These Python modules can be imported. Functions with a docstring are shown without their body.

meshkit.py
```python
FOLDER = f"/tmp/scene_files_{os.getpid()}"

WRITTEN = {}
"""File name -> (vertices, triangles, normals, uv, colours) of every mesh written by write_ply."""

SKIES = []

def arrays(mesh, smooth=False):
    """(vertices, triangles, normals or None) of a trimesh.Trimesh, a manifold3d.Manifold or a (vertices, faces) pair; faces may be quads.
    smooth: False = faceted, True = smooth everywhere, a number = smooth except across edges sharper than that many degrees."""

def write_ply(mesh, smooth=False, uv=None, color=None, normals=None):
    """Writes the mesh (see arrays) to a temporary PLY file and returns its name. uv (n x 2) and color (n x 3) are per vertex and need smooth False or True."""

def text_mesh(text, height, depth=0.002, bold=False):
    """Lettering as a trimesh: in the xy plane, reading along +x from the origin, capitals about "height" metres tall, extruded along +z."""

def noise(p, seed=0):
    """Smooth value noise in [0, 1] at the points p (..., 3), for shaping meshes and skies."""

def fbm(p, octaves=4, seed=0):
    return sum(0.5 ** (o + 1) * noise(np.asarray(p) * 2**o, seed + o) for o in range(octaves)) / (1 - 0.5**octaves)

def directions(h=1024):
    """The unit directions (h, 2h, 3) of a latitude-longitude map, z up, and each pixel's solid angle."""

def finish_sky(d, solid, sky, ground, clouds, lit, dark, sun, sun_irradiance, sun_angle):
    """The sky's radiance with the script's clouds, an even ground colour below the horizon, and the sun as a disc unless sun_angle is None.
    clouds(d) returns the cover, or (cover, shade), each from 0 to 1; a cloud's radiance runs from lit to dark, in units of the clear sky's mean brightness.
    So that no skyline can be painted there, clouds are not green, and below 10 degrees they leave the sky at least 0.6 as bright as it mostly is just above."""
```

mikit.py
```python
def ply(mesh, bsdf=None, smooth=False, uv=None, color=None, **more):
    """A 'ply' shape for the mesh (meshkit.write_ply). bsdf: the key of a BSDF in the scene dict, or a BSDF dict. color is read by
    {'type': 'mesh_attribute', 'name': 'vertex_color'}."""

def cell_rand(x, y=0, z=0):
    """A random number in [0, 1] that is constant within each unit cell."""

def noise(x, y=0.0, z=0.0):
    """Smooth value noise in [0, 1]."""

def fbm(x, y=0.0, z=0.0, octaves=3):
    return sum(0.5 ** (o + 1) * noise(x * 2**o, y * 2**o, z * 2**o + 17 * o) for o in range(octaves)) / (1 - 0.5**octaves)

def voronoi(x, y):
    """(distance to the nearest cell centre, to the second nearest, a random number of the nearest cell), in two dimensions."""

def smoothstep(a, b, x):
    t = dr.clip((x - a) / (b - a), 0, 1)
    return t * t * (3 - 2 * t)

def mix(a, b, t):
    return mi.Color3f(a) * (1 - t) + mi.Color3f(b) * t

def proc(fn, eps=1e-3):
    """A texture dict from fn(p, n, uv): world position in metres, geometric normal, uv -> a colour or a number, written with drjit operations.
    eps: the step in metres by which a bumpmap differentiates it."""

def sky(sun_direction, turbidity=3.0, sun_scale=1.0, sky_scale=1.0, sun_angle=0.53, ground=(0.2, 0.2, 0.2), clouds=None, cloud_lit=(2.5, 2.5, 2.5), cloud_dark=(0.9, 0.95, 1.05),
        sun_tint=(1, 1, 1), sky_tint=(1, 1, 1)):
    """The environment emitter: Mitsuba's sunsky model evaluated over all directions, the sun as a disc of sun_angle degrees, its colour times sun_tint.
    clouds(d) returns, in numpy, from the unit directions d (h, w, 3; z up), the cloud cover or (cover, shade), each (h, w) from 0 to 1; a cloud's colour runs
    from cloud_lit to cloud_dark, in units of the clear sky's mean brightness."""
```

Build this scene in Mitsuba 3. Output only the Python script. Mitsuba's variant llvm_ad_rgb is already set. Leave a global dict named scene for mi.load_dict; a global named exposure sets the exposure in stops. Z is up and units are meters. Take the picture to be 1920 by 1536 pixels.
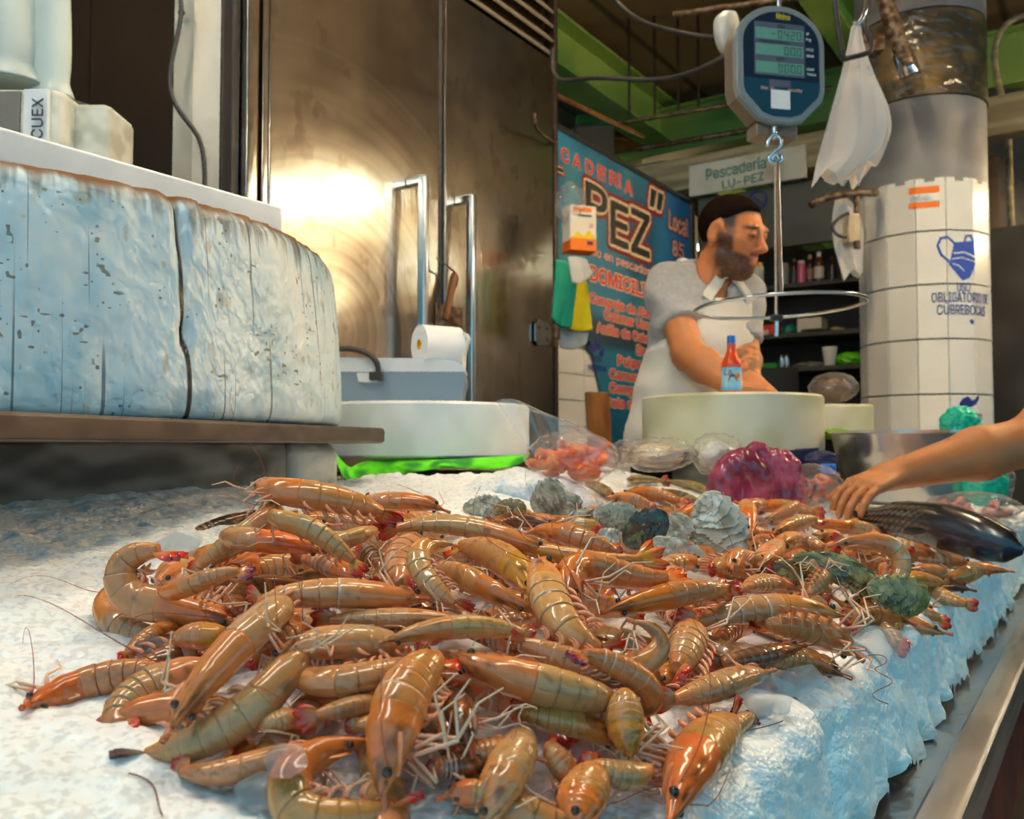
import math, random
import numpy as np, trimesh, manifold3d, mitsuba as mi, drjit as dr
import mikit, meshkit
from mikit import proc, ply, smoothstep
from scipy.interpolate import CubicSpline
from shapely.geometry import Polygon, Point, box as sbox, LineString
from shapely.ops import unary_union
from shapely import affinity
T = mi.ScalarTransform4f
scene, labels = {}, {}

# ---------------------------------------------------------------- camera, light, exposure
YAW, F, PITCH = math.radians(34.4), 1650.0, math.radians(2.325)
FH = np.array([-math.sin(YAW), math.cos(YAW), 0.0])          # horizontal forward
RT = np.array([math.cos(YAW), math.sin(YAW), 0.0])
FW = FH * math.cos(PITCH) + np.array([0, 0, math.sin(PITCH)])
UP = -FH * math.sin(PITCH) + np.array([0, 0, math.cos(PITCH)])
EYE = np.zeros(3)                                            # the camera is the origin; the floor lies at z = -1.25
scene['camera'] = {'type': 'thinlens', 'fov': math.degrees(2 * math.atan(960 / F)), 'fov_axis': 'x', 'aperture_radius': 0.0014,
                   'focus_distance': 0.82, 'near_clip': 0.02, 'far_clip': 100.0,
                   'to_world': T().look_at(origin=[0, 0, 0], target=FW.tolist(), up=[0, 0, 1])}
exposure = 0.32
# cool daylight that comes in from the open street side of the market
scene['daylight'] = {'type': 'constant', 'radiance': {'type': 'rgb', 'value': [0.20, 0.50, 0.64]}}
FLOOR = -1.25
LAMPS = [  # (centre, half length, direction in plan, radiance): fluorescent tubes hung over the stalls
    ((-1.36, .10, 1.70), .60, (0, 1), (150, 125, 95), 'vendor side of the chopping block'),
    ((-.72, 1.95, 2.15), .60, (0, 1), (255, 192, 116), 'middle of the counter'),
    ((-.28, .35, 1.30), .60, (.25, 1), (62, 58, 50), 'near end of the counter'),
    ((.36, 3.10, 1.32), .60, (-.825, .565), (170, 120, 68), 'customer aisle'),
    ((2.40, 5.20, 1.34), .60, (-.825, .565), (190, 132, 72), 'stall across the aisle'),
    ((.55, 5.00, 1.30), .60, (-.825, .565), (190, 132, 70), 'far end of the aisle'),
    ((-3.2, 7.2, 1.85), .60, (0, 1), (150, 100, 52), 'hall behind the banner'),
    ((1.2, 9.5, 1.85), .60, (0, 1), (150, 105, 58), 'hall far behind the column'),
]

# ---------------------------------------------------------------- helpers
def mix(a, b, t):
    f = lambda c: tuple(float(x) for x in c) if isinstance(c, (np.ndarray, tuple, list)) else c
    return mikit.mix(f(a), f(b), t)
def ray(px, py):
    return FW + (px - 960) / F * RT + (768 - py) / F * UP
def P(px, py, fw):
    d = ray(px, py); return d * (fw / (d @ FH))
def onplane(px, py, axis, val):
    d = ray(px, py); return d * (val / d[axis])
def nrm(v):
    v = np.asarray(v, float); return v / (np.linalg.norm(v, axis=-1, keepdims=True) + 1e-12)
def uname(k):
    if k not in labels and k not in scene: return k
    i = 1
    while f'{k}_{i:03d}' in labels or f'{k}_{i:03d}' in scene: i += 1
    return f'{k}_{i:03d}'
def thing(name, label, cat, group=None):
    k = uname(name); labels[k] = {'label': label, 'category': cat}
    if group: labels[k]['group'] = group
    return k
_parts = {}
def pname(parent, name):
    n = _parts.get((parent, name), 0); _parts[(parent, name)] = n + 1
    return f'{parent}__{name}' + (f'_{n:03d}' if n else '')
def part(parent, name, mesh, bsdf, smooth=False, color=None, uv=None, label=None, kind=None, **more):
    k = pname(parent, name); scene[k] = shp(mesh, bsdf, smooth, color, uv, **more)
    if label or kind:
        labels[k] = {}
        if label: labels[k]['label'] = label
        if kind: labels[k]['kind'] = kind
    return k
def solo(name, mesh, bsdf, label, cat, smooth=False, color=None, group=None, kind=None, uv=None):
    k = uname(name); scene[k] = shp(mesh, bsdf, smooth, color, uv); labels[k] = {'label': label}
    if cat: labels[k]['category'] = cat
    if group: labels[k]['group'] = group
    if kind: labels[k]['kind'] = kind
    return k
def struct(name, mesh, bsdf, smooth=False, color=None, label=None, uv=None):
    scene[name] = shp(mesh, bsdf, smooth, color, uv); labels[name] = {'kind': 'structure'}
    if label: labels[name]['label'] = label
    return name
def cat(ms):
    return trimesh.util.concatenate([trimesh.Trimesh(np.asarray(m.vertices), np.asarray(m.faces), process=False) for m in ms])
def nv(mesh): return len(mesh.vertices)
def flat(mesh, c): return np.tile(np.asarray(c, float), (len(mesh.vertices), 1))

def rbox(size, r=0.003, seg=2):
    """box centred on the origin with rounded edges"""
    sx, sy, sz = [s / 2 for s in size]; r = min(r, sx * .98, sy * .98, sz * .98)
    s = manifold3d.Manifold.sphere(r, 4 * seg)
    parts = [s.translate((x, y, z)) for x in (-sx + r, sx - r) for y in (-sy + r, sy - r) for z in (-sz + r, sz - r)]
    m = manifold3d.Manifold.batch_hull(parts).to_mesh()
    return trimesh.Trimesh(m.vert_properties[:, :3], m.tri_verts, process=False)
def frame(c, ex, ey, ez):
    M = np.eye(4); M[:3, 0], M[:3, 1], M[:3, 2], M[:3, 3] = ex, ey, ez, c; return M
def moved(mesh, M):
    m = mesh.copy(); m.apply_transform(M); return m
def bx(lo, hi, r=0.003):
    lo, hi = np.minimum(lo, hi), np.maximum(lo, hi)
    m = rbox(np.asarray(hi) - lo, r); m.apply_translation((np.asarray(lo) + hi) / 2); return m
def obb(c, size, ex, ez=(0, 0, 1), r=0.003):
    ex = nrm(ex); ez = nrm(np.asarray(ez) - (np.asarray(ez) @ ex) * ex); ey = np.cross(ez, ex)
    return moved(rbox(size, r), frame(c, ex, ey, ez))
def tube(pts, rad, sides=8, caps=True):
    p = np.asarray(pts, float); n = len(p); rad = np.broadcast_to(rad, (n,)).astype(float)
    t = nrm(np.gradient(p, axis=0))
    a = np.zeros_like(p); ref = np.array([0, 0, 1.0]) if abs(t[0, 2]) < .9 else np.array([1.0, 0, 0])
    a[0] = nrm(np.cross(t[0], ref))
    for i in range(1, n): a[i] = nrm(a[i - 1] - (a[i - 1] @ t[i]) * t[i])
    b = np.cross(t, a); th = np.arange(sides) * 2 * np.pi / sides
    v = p[:, None] + rad[:, None, None] * (np.cos(th)[None, :, None] * a[:, None] + np.sin(th)[None, :, None] * b[:, None])
    return loft(v, caps)
def loft(v, caps=True, closed=True):
    """v (n rings, m points, 3) -> mesh, outward for counter-clockwise rings seen from the end"""
    n, m = v.shape[:2]; i, j = np.meshgrid(np.arange(n - 1), np.arange(m if closed else m - 1), indexing='ij'); k = (j + 1) % m
    q = np.stack([i * m + j, i * m + k, (i + 1) * m + k, (i + 1) * m + j], -1).reshape(-1, 4)
    f = [q[:, [0, 1, 2]], q[:, [0, 2, 3]]]; vv = v.reshape(-1, 3)
    if caps and closed:
        c0, c1 = len(vv), len(vv) + 1; vv = np.vstack([vv, v[0].mean(0), v[-1].mean(0)]); a = np.arange(m); b = (a + 1) % m
        f += [np.stack([b, a, a * 0 + c0], 1), np.stack([(n - 1) * m + a, (n - 1) * m + b, a * 0 + c1], 1)]
    return trimesh.Trimesh(vv, np.vstack(f), process=False)
def curve(pts, n=24):
    p = np.asarray(pts, float)
    if len(p) == 2: return p[0] + (p[1] - p[0]) * np.linspace(0, 1, n)[:, None]
    s = np.r_[0, np.cumsum(np.linalg.norm(np.diff(p, axis=0), axis=1))]
    return CubicSpline(s, p)(np.linspace(0, s[-1], n))
def lathe(prof, n=48, c=(0, 0, 0), axis=None):
    """prof: list of (radius, z) going up the outside (and down the inside)"""
    prof = np.asarray(prof, float); th = np.arange(n) * 2 * np.pi / n
    v = np.stack([prof[:, 0, None] * np.cos(th), prof[:, 0, None] * np.sin(th), np.tile(prof[:, 1, None], (1, n))], -1)
    m = loft(v, False)
    if axis is not None:
        ez = nrm(axis); ex = nrm(np.cross([0.3, 0.2, 1], ez)) if abs(ez[2]) < .9 else nrm(np.cross([1, 0, 0], ez)); m.apply_transform(frame([0, 0, 0], ex, np.cross(ez, ex), ez))
    m.apply_translation(c); return m
def extr(poly, depth, M=None):
    gs = [g for g in getattr(poly, 'geoms', [poly]) if g.area > 1e-12]
    m = cat([trimesh.creation.extrude_polygon(g, depth, engine='earcut') for g in gs])
    return moved(m, M) if M is not None else m
_tp = {}
def text_poly(s, h, bold=True):
    if (s, bold) not in _tp:
        m = meshkit.text_mesh(s, 1.0, 0.01, bold); up = m.face_normals[:, 2] > .9
        _tp[(s, bold)] = unary_union([Polygon(t[:, :2]).buffer(1e-5) for t in m.triangles[up]])
    return affinity.scale(_tp[(s, bold)], h, h, origin=(0, 0))
def snets(f, lo, hi, h):
    """surface nets of the signed distance f(points (n,3)) < 0 inside"""
    ax = [np.arange(l, u + h, h) for l, u in zip(lo, hi)]; G = np.stack(np.meshgrid(*ax, indexing='ij'), -1); S = G.shape[:3]
    d = f(G.reshape(-1, 3)).reshape(S); ins = d < 0
    c = [(a, b, e) for a in (0, 1) for b in (0, 1) for e in (0, 1)]; n = [s - 1 for s in S]
    sl = lambda o: tuple(slice(o[k], o[k] + n[k]) for k in range(3))
    cnt = sum(ins[sl(o)].astype(int) for o in c); act = (cnt > 0) & (cnt < 8)
    idx = -np.ones(act.shape, int); idx[act] = np.arange(act.sum())
    acc = np.zeros((act.sum(), 3)); w = np.zeros(act.sum()); base = np.argwhere(act)
    for o in c:
        for k in range(3):
            if o[k] == 0:
                o2 = list(o); o2[k] = 1; d0, d1 = d[sl(o)][act], d[sl(o2)][act]; x = (d0 < 0) != (d1 < 0)
                t = np.where(x, d0 / np.where(x, d0 - d1, 1), 0); p = base + np.array(o, float); p[:, k] += t; acc[x] += p[x]; w[x] += 1
    v = acc / w[:, None] * h + np.array([a[0] for a in ax]); fs = []
    for k in range(3):
        k1, k2 = (k + 1) % 3, (k + 2) % 3
        A, B = np.take(ins, range(S[k] - 1), k), np.take(ins, range(1, S[k]), k)
        for sgn, E in ((1, A & ~B), (-1, ~A & B)):
            q = np.argwhere(E); q = q[(q[:, k1] > 0) & (q[:, k2] > 0) & (q[:, k1] < n[k1]) & (q[:, k2] < n[k2])]
            if not len(q): continue
            g = lambda a, b: idx[tuple((q - np.eye(3, dtype=int)[k1] * a - np.eye(3, dtype=int)[k2] * b).T)]
            qs = [g(1, 1), g(0, 1), g(0, 0), g(1, 0)]
            if sgn < 0: qs = qs[::-1]
            fs += [np.stack([qs[0], qs[1], qs[2]], 1), np.stack([qs[0], qs[2], qs[3]], 1)]
    return trimesh.Trimesh(v, np.vstack(fs), process=False)
def cap(p, a, b, ra, rb=None):
    rb = ra if rb is None else rb; a, b = np.asarray(a, float), np.asarray(b, float); ab = b - a
    t = np.clip((p - a) @ ab / (ab @ ab + 1e-12), 0, 1)
    return np.linalg.norm(p - a - t[:, None] * ab, axis=1) - (ra + (rb - ra) * t)
def ell(p, c, r):
    q = (p - np.asarray(c)) / np.asarray(r); k = np.linalg.norm(q, axis=1); return (k - 1) * np.min(r) * np.clip(k, .6, 1.6)
def smin(a, b, k):
    h = np.clip(.5 + .5 * (b - a) / k, 0, 1); return b + (a - b) * h - k * h * (1 - h)
def smax(a, b, k): return -smin(-a, -b, k)
def fbm(p, o=3, seed=0): return meshkit.fbm(p, o, seed)
def sst(a, b, x):
    t = np.clip((x - a) / (b - a), 0, 1); return t * t * (3 - 2 * t)
def mixc(a, b, t):
    t = np.asarray(t)[..., None]; return np.asarray(a) * (1 - t) + np.asarray(b) * t
def lin(*c):
    c = np.asarray(c, float) / 255; return np.where(c < .04045, c / 12.92, ((c + .055) / 1.055) ** 2.4)

# ---------------------------------------------------------------- materials
TAB = []          # every plain or two-tone material is a row here; one shared BSDF reads the row whose number stands in the mesh's uv
MID = {}
def mat(k, c1, rough=.5, metal=0., cc=0., c2=None, s=(10, 10, 10), lo=.3, hi=.7, bump=0., bs=(100, 100, 100)):
    """c1 runs to c2 with noise of frequency s; c1 = None: the vertex colour"""
    vc = c1 is None; c1 = (0, 0, 0) if vc else c1; c2 = c1 if c2 is None else c2
    MID[k] = (len(TAB), ('painted' if vc else 'even' if tuple(c1) == tuple(c2) else 'plain') + ('_rough' if bump else '')); TAB.append([*c1, *c2, *s, lo, hi, rough, metal, cc, bump, *bs])
def custom(k, fn, rough=.5, metal=0., cc=0., bump=None, eps=6e-4):
    d = {'type': 'principled', 'base_color': proc(fn), 'roughness': rough, 'metallic': metal, 'specular': .5, 'clearcoat': cc, 'clearcoat_gloss': .95}
    if bump is not None: d = {'type': 'bumpmap', 'arbitrary': proc(bump, eps), 'scale': 1., 'bsdf': d}
    scene[k] = {'type': 'twosided', 'bsdf': d}
def shp(mesh, bsdf, smooth=False, color=None, uv=None, **more):
    if bsdf in MID:
        i, base = MID[bsdf]
        if base.startswith('painted') and color is None: raise ValueError(bsdf)
        if smooth is not True and smooth is not False:
            mesh = trimesh.graph.smooth_shade(trimesh.Trimesh(mesh.vertices, mesh.faces, process=False), angle=math.radians(smooth), facet_minarea=None); smooth = True
        return ply(mesh, base, smooth, uv=np.tile([i + .0, .5], (len(mesh.vertices), 1)), color=color, **more)
    if isinstance(bsdf, str) and bsdf not in scene: raise KeyError(bsdf)
    return ply(mesh, bsdf, smooth, color=color, uv=uv, **more)
fb = mikit.fbm
mat('vc_matte', None, .75); mat('vc_satin', None, .4); mat('vc_gloss', None, .22, cc=.6)
mat('vc_wet', None, .17, cc=1.0); mat('skin', None, .5); scene['hair'] = {'type': 'twosided', 'bsdf': {'type': 'diffuse', 'reflectance': {'type': 'mesh_attribute', 'name': 'vertex_color'}}}; mat('cotton', None, .85, bump=.0008, bs=(500, 500, 500)); mat('fish_skin', None, .2, cc=1.0)
mat('steel_dark', lin(70, 62, 55), .38, .9); mat('chrome', (.75, .78, .8), .16, 1.); mat('black_plastic', (.012, .012, .013), .35); mat('black_rubber', (.015, .015, .016), .55); mat('eye_black', (.006, .006, .007), .08, cc=1.)
# ---------------------------------------------------------------- lamps
for c, hl, d, rad, where in LAMPS:
    d3 = nrm([d[0], d[1], 0]); c = np.array(c)
    lk = thing('tube_lamp', 'white fluorescent tube lamp above the ' + where, 'lamp')
    hm_ = obb(c + [0, 0, .045], (2 * hl + .06, .07, .04), d3); part(lk, 'housing', hm_, 'vc_satin', color=flat(hm_, (.7, .7, .68)))
    part(lk, 'tube', tube([c - d3 * hl, c + d3 * hl], .014, 12), None, True, emitter={'type': 'area', 'radiance': {'type': 'rgb', 'value': list(rad)}})
    for s in (-1, 1):
        q = c + d3 * s * hl * .8; part(lk, 'hanger', tube([q + [0, 0, .06], [q[0], q[1], 2.4]], .003, 6), 'steel_dark')

# ---------------------------------------------------------------- counter, tray, rail
XR0, XR1, ZR = -.150, -.116, -.325
mat('rail_steel', (.66, .66, .66), .28, .95, c2=(.46, .46, .46), s=(60, 8, 60), lo=.35, hi=.75, bump=.0002, bs=(900, 60, 900))
mat('tray_steel', (.42, .46, .48), .25, .9, bump=.002, bs=(60, 60, 60))
mat('red_panel', lin(92, 10, 16), .45, c2=lin(60, 6, 10))
ct = thing('display_counter', 'long market counter with a steel front rail and dark red front', 'counter')
part(ct, 'tray', bx((-1.035, -.6, -.36), (-.14, 1.98, -.342)), 'tray_steel', label='wet steel tray under the ice'); part(ct, 'tray', bx((-.60, 1.98, -.36), (-.14, 3.3, -.342)), 'tray_steel')
prof = [(XR0 - .004, ZR - .022), (XR0 - .004, ZR - .002), (XR0, ZR + .002), (XR1 - .008, ZR + .002), (XR1 - .002, ZR - .001), (XR1, ZR - .008), (XR1, ZR - .040), (XR1 - .004, ZR - .044), (XR0, ZR - .044)]
rl = np.array([[(x, y, z) for x, z in prof] for y in np.linspace(3.3, -.6, 40)]); part(ct, 'rail', loft(rl), 'rail_steel', 30, label='scratched stainless steel rail')
part(ct, 'front_panel', bx((-.17, -.6, -1.13), (-.145, 3.3, -.375)), 'red_panel', label='dark red front panel')
part(ct, 'shelf_lip', bx((-.15, -.6, -.60), (-.118, 3.3, -.575)), 'black_plastic')
part(ct, 'plinth', bx((-.58, -.6, -1.25), (-.2, 3.3, -1.13)), 'black_plastic')
mat('concrete', lin(128, 128, 118), .7, c2=lin(74, 74, 66), s=(14, 14, 30), bump=.004, bs=(90, 90, 90))
mat('concrete_pale', lin(196, 196, 184), .6, c2=lin(150, 150, 138), s=(24, 24, 30), bump=.003, bs=(90, 90, 90))
cb = thing('concrete_curb', 'grey concrete curb behind the ice under the steel plate', 'curb')
e0, e1 = onplane(540, 850, 0, -1.04), onplane(635, 850, 0, -1.04)
part(cb, 'curb_body', bx((-1.22, -.6, -.36), (-1.04, e0[1], .006), .008), 'concrete', 30)
part(cb, 'curb_end', bx((-1.22, e0[1] + .002, -.36), (-1.032, e1[1], .006), .02), 'concrete_pale', 30, label='paler rounded end of the curb')
struct('trim_3', bx((-1.66, -.6, -.40), (-1.225, 2.2, -.066), .006), 'concrete', 30, label='low ledge behind the counter')
mat('floor_tile', (.10, .095, .09), .5, c2=(.05, .05, .05), s=(5, 5, 5))
struct('floor', bx((-8, -3, FLOOR - .05), (7, 12, FLOOR), .001), 'floor_tile')

# ---------------------------------------------------------------- ice
XB, XE = -1.045, -.205
def ice_z(X, Y):
    t = np.clip((XE - np.asarray(X, float)) / (XE - XB), 0, 1.5)
    return -.215 + .155 * t ** .95 - .01 * sst(.8, 0, np.asarray(Y, float))
def build_ice():
    s_top = np.arange(XB - .02, XE - .03, .0055); nt = len(s_top); nwl = 40
    Y = np.arange(-.25, 3.2, .0058); Y = Y[(Y < 2.2) | (np.arange(len(Y)) % 2 == 0)]
    prof = [(x, None) for x in s_top]
    # rounded shoulder, then the steep front down into the tray
    w = np.linspace(0, 1, nwl)
    ang = np.clip(w / .3, 0, 1) * np.pi / 2
    sx = XE - .03 + .035 * np.sin(ang); sz = -.215 - .035 * (1 - np.cos(ang)); dn = np.clip((w - .3) / .7, 0, 1)
    sx = sx + .014 * dn; sz = sz - .092 * dn
    X = np.r_[s_top, sx]; Yg, Xg = np.meshgrid(Y, X, indexing='ij')
    Z = ice_z(Xg, Yg); Z[:, nt:] = sz + (ice_z(np.full_like(Yg[:, nt:], XE - .03), Yg[:, nt:]) + .215)
    V = np.stack([Xg, Yg, Z], -1)
    du, dv = np.gradient(V, axis=0), np.gradient(V, axis=1); N = nrm(np.cross(dv, du))
    # lumps: rounded clumps on the shoulder and the front, finer crushed grain on the top
    par = np.r_[np.linspace(0, len(s_top) * .0055, nt), len(s_top) * .0055 + w * .15]; U = np.tile(par, (len(Y), 1))
    def bulge(u, y, seed):
        iu, iy = np.floor(u), np.floor(y); best = np.full(u.shape, 9.)
        for a in (-1, 0, 1):
            for b in (-1, 0, 1):
                cu, cy = iu + a, iy + b; h = lambda k: meshkit.noise(np.stack([cu * 7.31 + k, cy * 3.17 + k * 2, cu * 0 + seed], -1) + .5)
                best = np.minimum(best, (cu + h(1) - u) ** 2 + (cy + h(5) - y) ** 2)
        return np.sqrt(np.clip(1 - best, 0, 1))
    wall = sst(XE - .16, XE - .04, Xg)
    D = wall * (.040 * bulge(U / .15 + .3 * np.sin(Yg * 9), Yg / .085, 3) + .014 * bulge(U / .05, Yg / .04, 8) + .004 * bulge(U / .014, Yg / .012, 18)) + (1 - wall) * .012 * bulge(U / .09, Yg / .08, 5)
    Q = V * 1.0
    D += .018 * (fbm(Q * 9, 3, 1) - .5) + .010 * (fbm(Q * 40, 3, 2) - .5) * (1 - .55 * wall)
    D += .006 * (meshkit.noise(Q * 150, 4) - .5) * (1 - .5 * wall)
    D -= D.mean(0, keepdims=True)
    D *= 1 - .7 * np.r_[np.zeros(nt), sst(.9, 1.0, w)][None, :]
    # ragged lower edge
    V = V + N * D[..., None]
    low = np.r_[np.zeros(nt), sst(.75, 1, w)][None, :]
    V[..., 2] += low * (.022 * (meshkit.noise(np.stack([Yg * 22, Yg * 0, Yg * 0], -1), 9) - .4) + .014 * (meshkit.noise(np.stack([Yg * 130, Yg * 0, Yg * 0], -1), 19) - .4)); V[..., 0] += low * .02 * (meshkit.noise(np.stack([Yg * 30, Yg * 0 + 3, Yg * 0], -1), 9) - .5)
    n, m = V.shape[:2]; i, j = np.meshgrid(np.arange(n - 1), np.arange(m - 1), indexing='ij')
    q = np.stack([i * m + j, i * m + j + 1, (i + 1) * m + j + 1, (i + 1) * m + j], -1).reshape(-1, 4)
    cut = (V[:-1, :-1, 1].ravel() < 1.98) | (V[:-1, :-1, 0].ravel() > -.60); q = q[cut]
    f = np.vstack([q[:, [0, 1, 2]], q[:, [0, 2, 3]]])
    vv = V.reshape(-1, 3)
    c = mixc((.88, .92, .93), (.66, .88, .94), (wall * .8).ravel()) * (.92 + .14 * fbm(vv * 60, 3, 5))[:, None]
    return trimesh.Trimesh(vv, f, process=False), np.clip(c, 0, .95), V, U
ICE_MESH, ICE_COL, ICE_V, _ = build_ice()


def ice_col(p, n, uv):
    w = smoothstep(-.36, -.22, p.x) * smoothstep(-.205, -.25, p.z)
    c = mix((.90, .93, .94), (.70, .93, .98), w * .85 + .2 * smoothstep(.45, .8, fb(p.x * 16, p.y * 16, p.z * 16, 2)))
    g = fb(p.x * 260, p.y * 260, p.z * 260, 2)
    return c * (.80 + .14 * w + (.20 - .14 * w) * smoothstep(.30, .55, g))
custom('ice', ice_col, .30, cc=.7, bump=lambda p, n, uv: fb(p.x * 330, p.y * 330, p.z * 330, 2) * .0018, eps=4e-4)
solo('ice_bed', ICE_MESH, 'ice', 'bed of white crushed ice under the shrimp, with a lumpy blue front edge', 'ice', True, None, kind='stuff')
scene['clear_ice'] = {'type': 'principled', 'base_color': {'type': 'rgb', 'value': [.93, .97, .98]}, 'roughness': .12, 'spec_trans': .85, 'eta': 1.31}
from scipy.spatial import cKDTree
_it = cKDTree(ICE_V.reshape(-1, 3)[:, :2][::3]); _iz = ICE_V.reshape(-1, 3)[::3, 2]
def ice_h(x, y):
    return float(_iz[_it.query([x, y])[1]])
def hit(px, py, lift=0., surf=None):
    """where the pixel's ray meets the ice (or another surface z(x, y)) raised by lift"""
    d = ray(px, py); surf = surf or (lambda x, y: ice_z(x, y))
    prev = None
    for fw in np.arange(.25, 4.5, .01):
        q = d * (fw / (d @ FH)); g = q[2] - (float(surf(q[0], q[1])) + lift)
        if g < 0:
            if prev is None: return q
            f0, g0 = prev; fw2 = f0 + (fw - f0) * g0 / (g0 - g); return d * (fw2 / (d @ FH))
        prev = (fw, g)
    return d * (1.6 / (d @ FH))
# ---------------------------------------------------------------- the pile of shrimp
OUT = [(185, 1150), (200, 1250), (215, 1400), (330, 1475), (520, 1560), (900, 1600), (1250, 1580), (1400, 1380), (1600, 1265), (1740, 1150), (1880, 1085),
       (1780, 1010), (1640, 975), (1400, 965), (1160, 950), (1000, 960), (860, 985), (700, 960), (560, 950), (430, 1000), (320, 1050), (225, 1080)]
PILE = Polygon([tuple(hit(x, y)[:2]) for x, y in OUT]).buffer(.012)
import shapely
def pile_h(x, y):
    p = shapely.points(np.asarray(x, float), np.asarray(y, float)); d = shapely.distance(p, PILE.exterior) * np.where(shapely.contains(PILE, p), 1, -1)
    hgt = .052 * sst(-.012, .13, d) * (1 - .35 * sst(1.15, 1.5, np.asarray(y)))
    return ice_z(x, y) + hgt
rng = np.random.default_rng(11)
TAN, ORG, GRY, PNK, YEL, DRK, RED = lin(186, 132, 78), lin(196, 114, 50), lin(172, 138, 98), lin(194, 136, 92), lin(184, 130, 50), lin(96, 58, 34), lin(186, 34, 22)
PAL = lin(188, 144, 98)
STY = {'tan': (TAN, PAL), 'org': (ORG, TAN), 'gry': (GRY, GRY), 'pnk': (PNK, PAL), 'yel': (YEL, TAN), 'drk': (DRK, DRK), 'red': (ORG * .8, PNK * .8), 'grn': (lin(120, 112, 72), lin(132, 120, 80)), 'blk': (lin(50, 36, 28), lin(50, 38, 30))}
PU = [0, .03, .08, .14, .22, .30, .38, .42, .50, .585, .66, .73, .79, .875]
PA = [.05, .14, .34, .56, .80, .95, 1.0, 1.02, 1.0, .96, .88, .77, .64, .40]
SEG = [.40, .50, .585, .66, .73, .79, .875]
def seg_of(u):
    k = np.clip(np.searchsorted(SEG, u, 'right') - 1, 0, 5); return k, np.clip((u - np.take(SEG, k)) / (np.take(SEG, k + 1) - np.take(SEG, k)), 0, 1)

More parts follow.
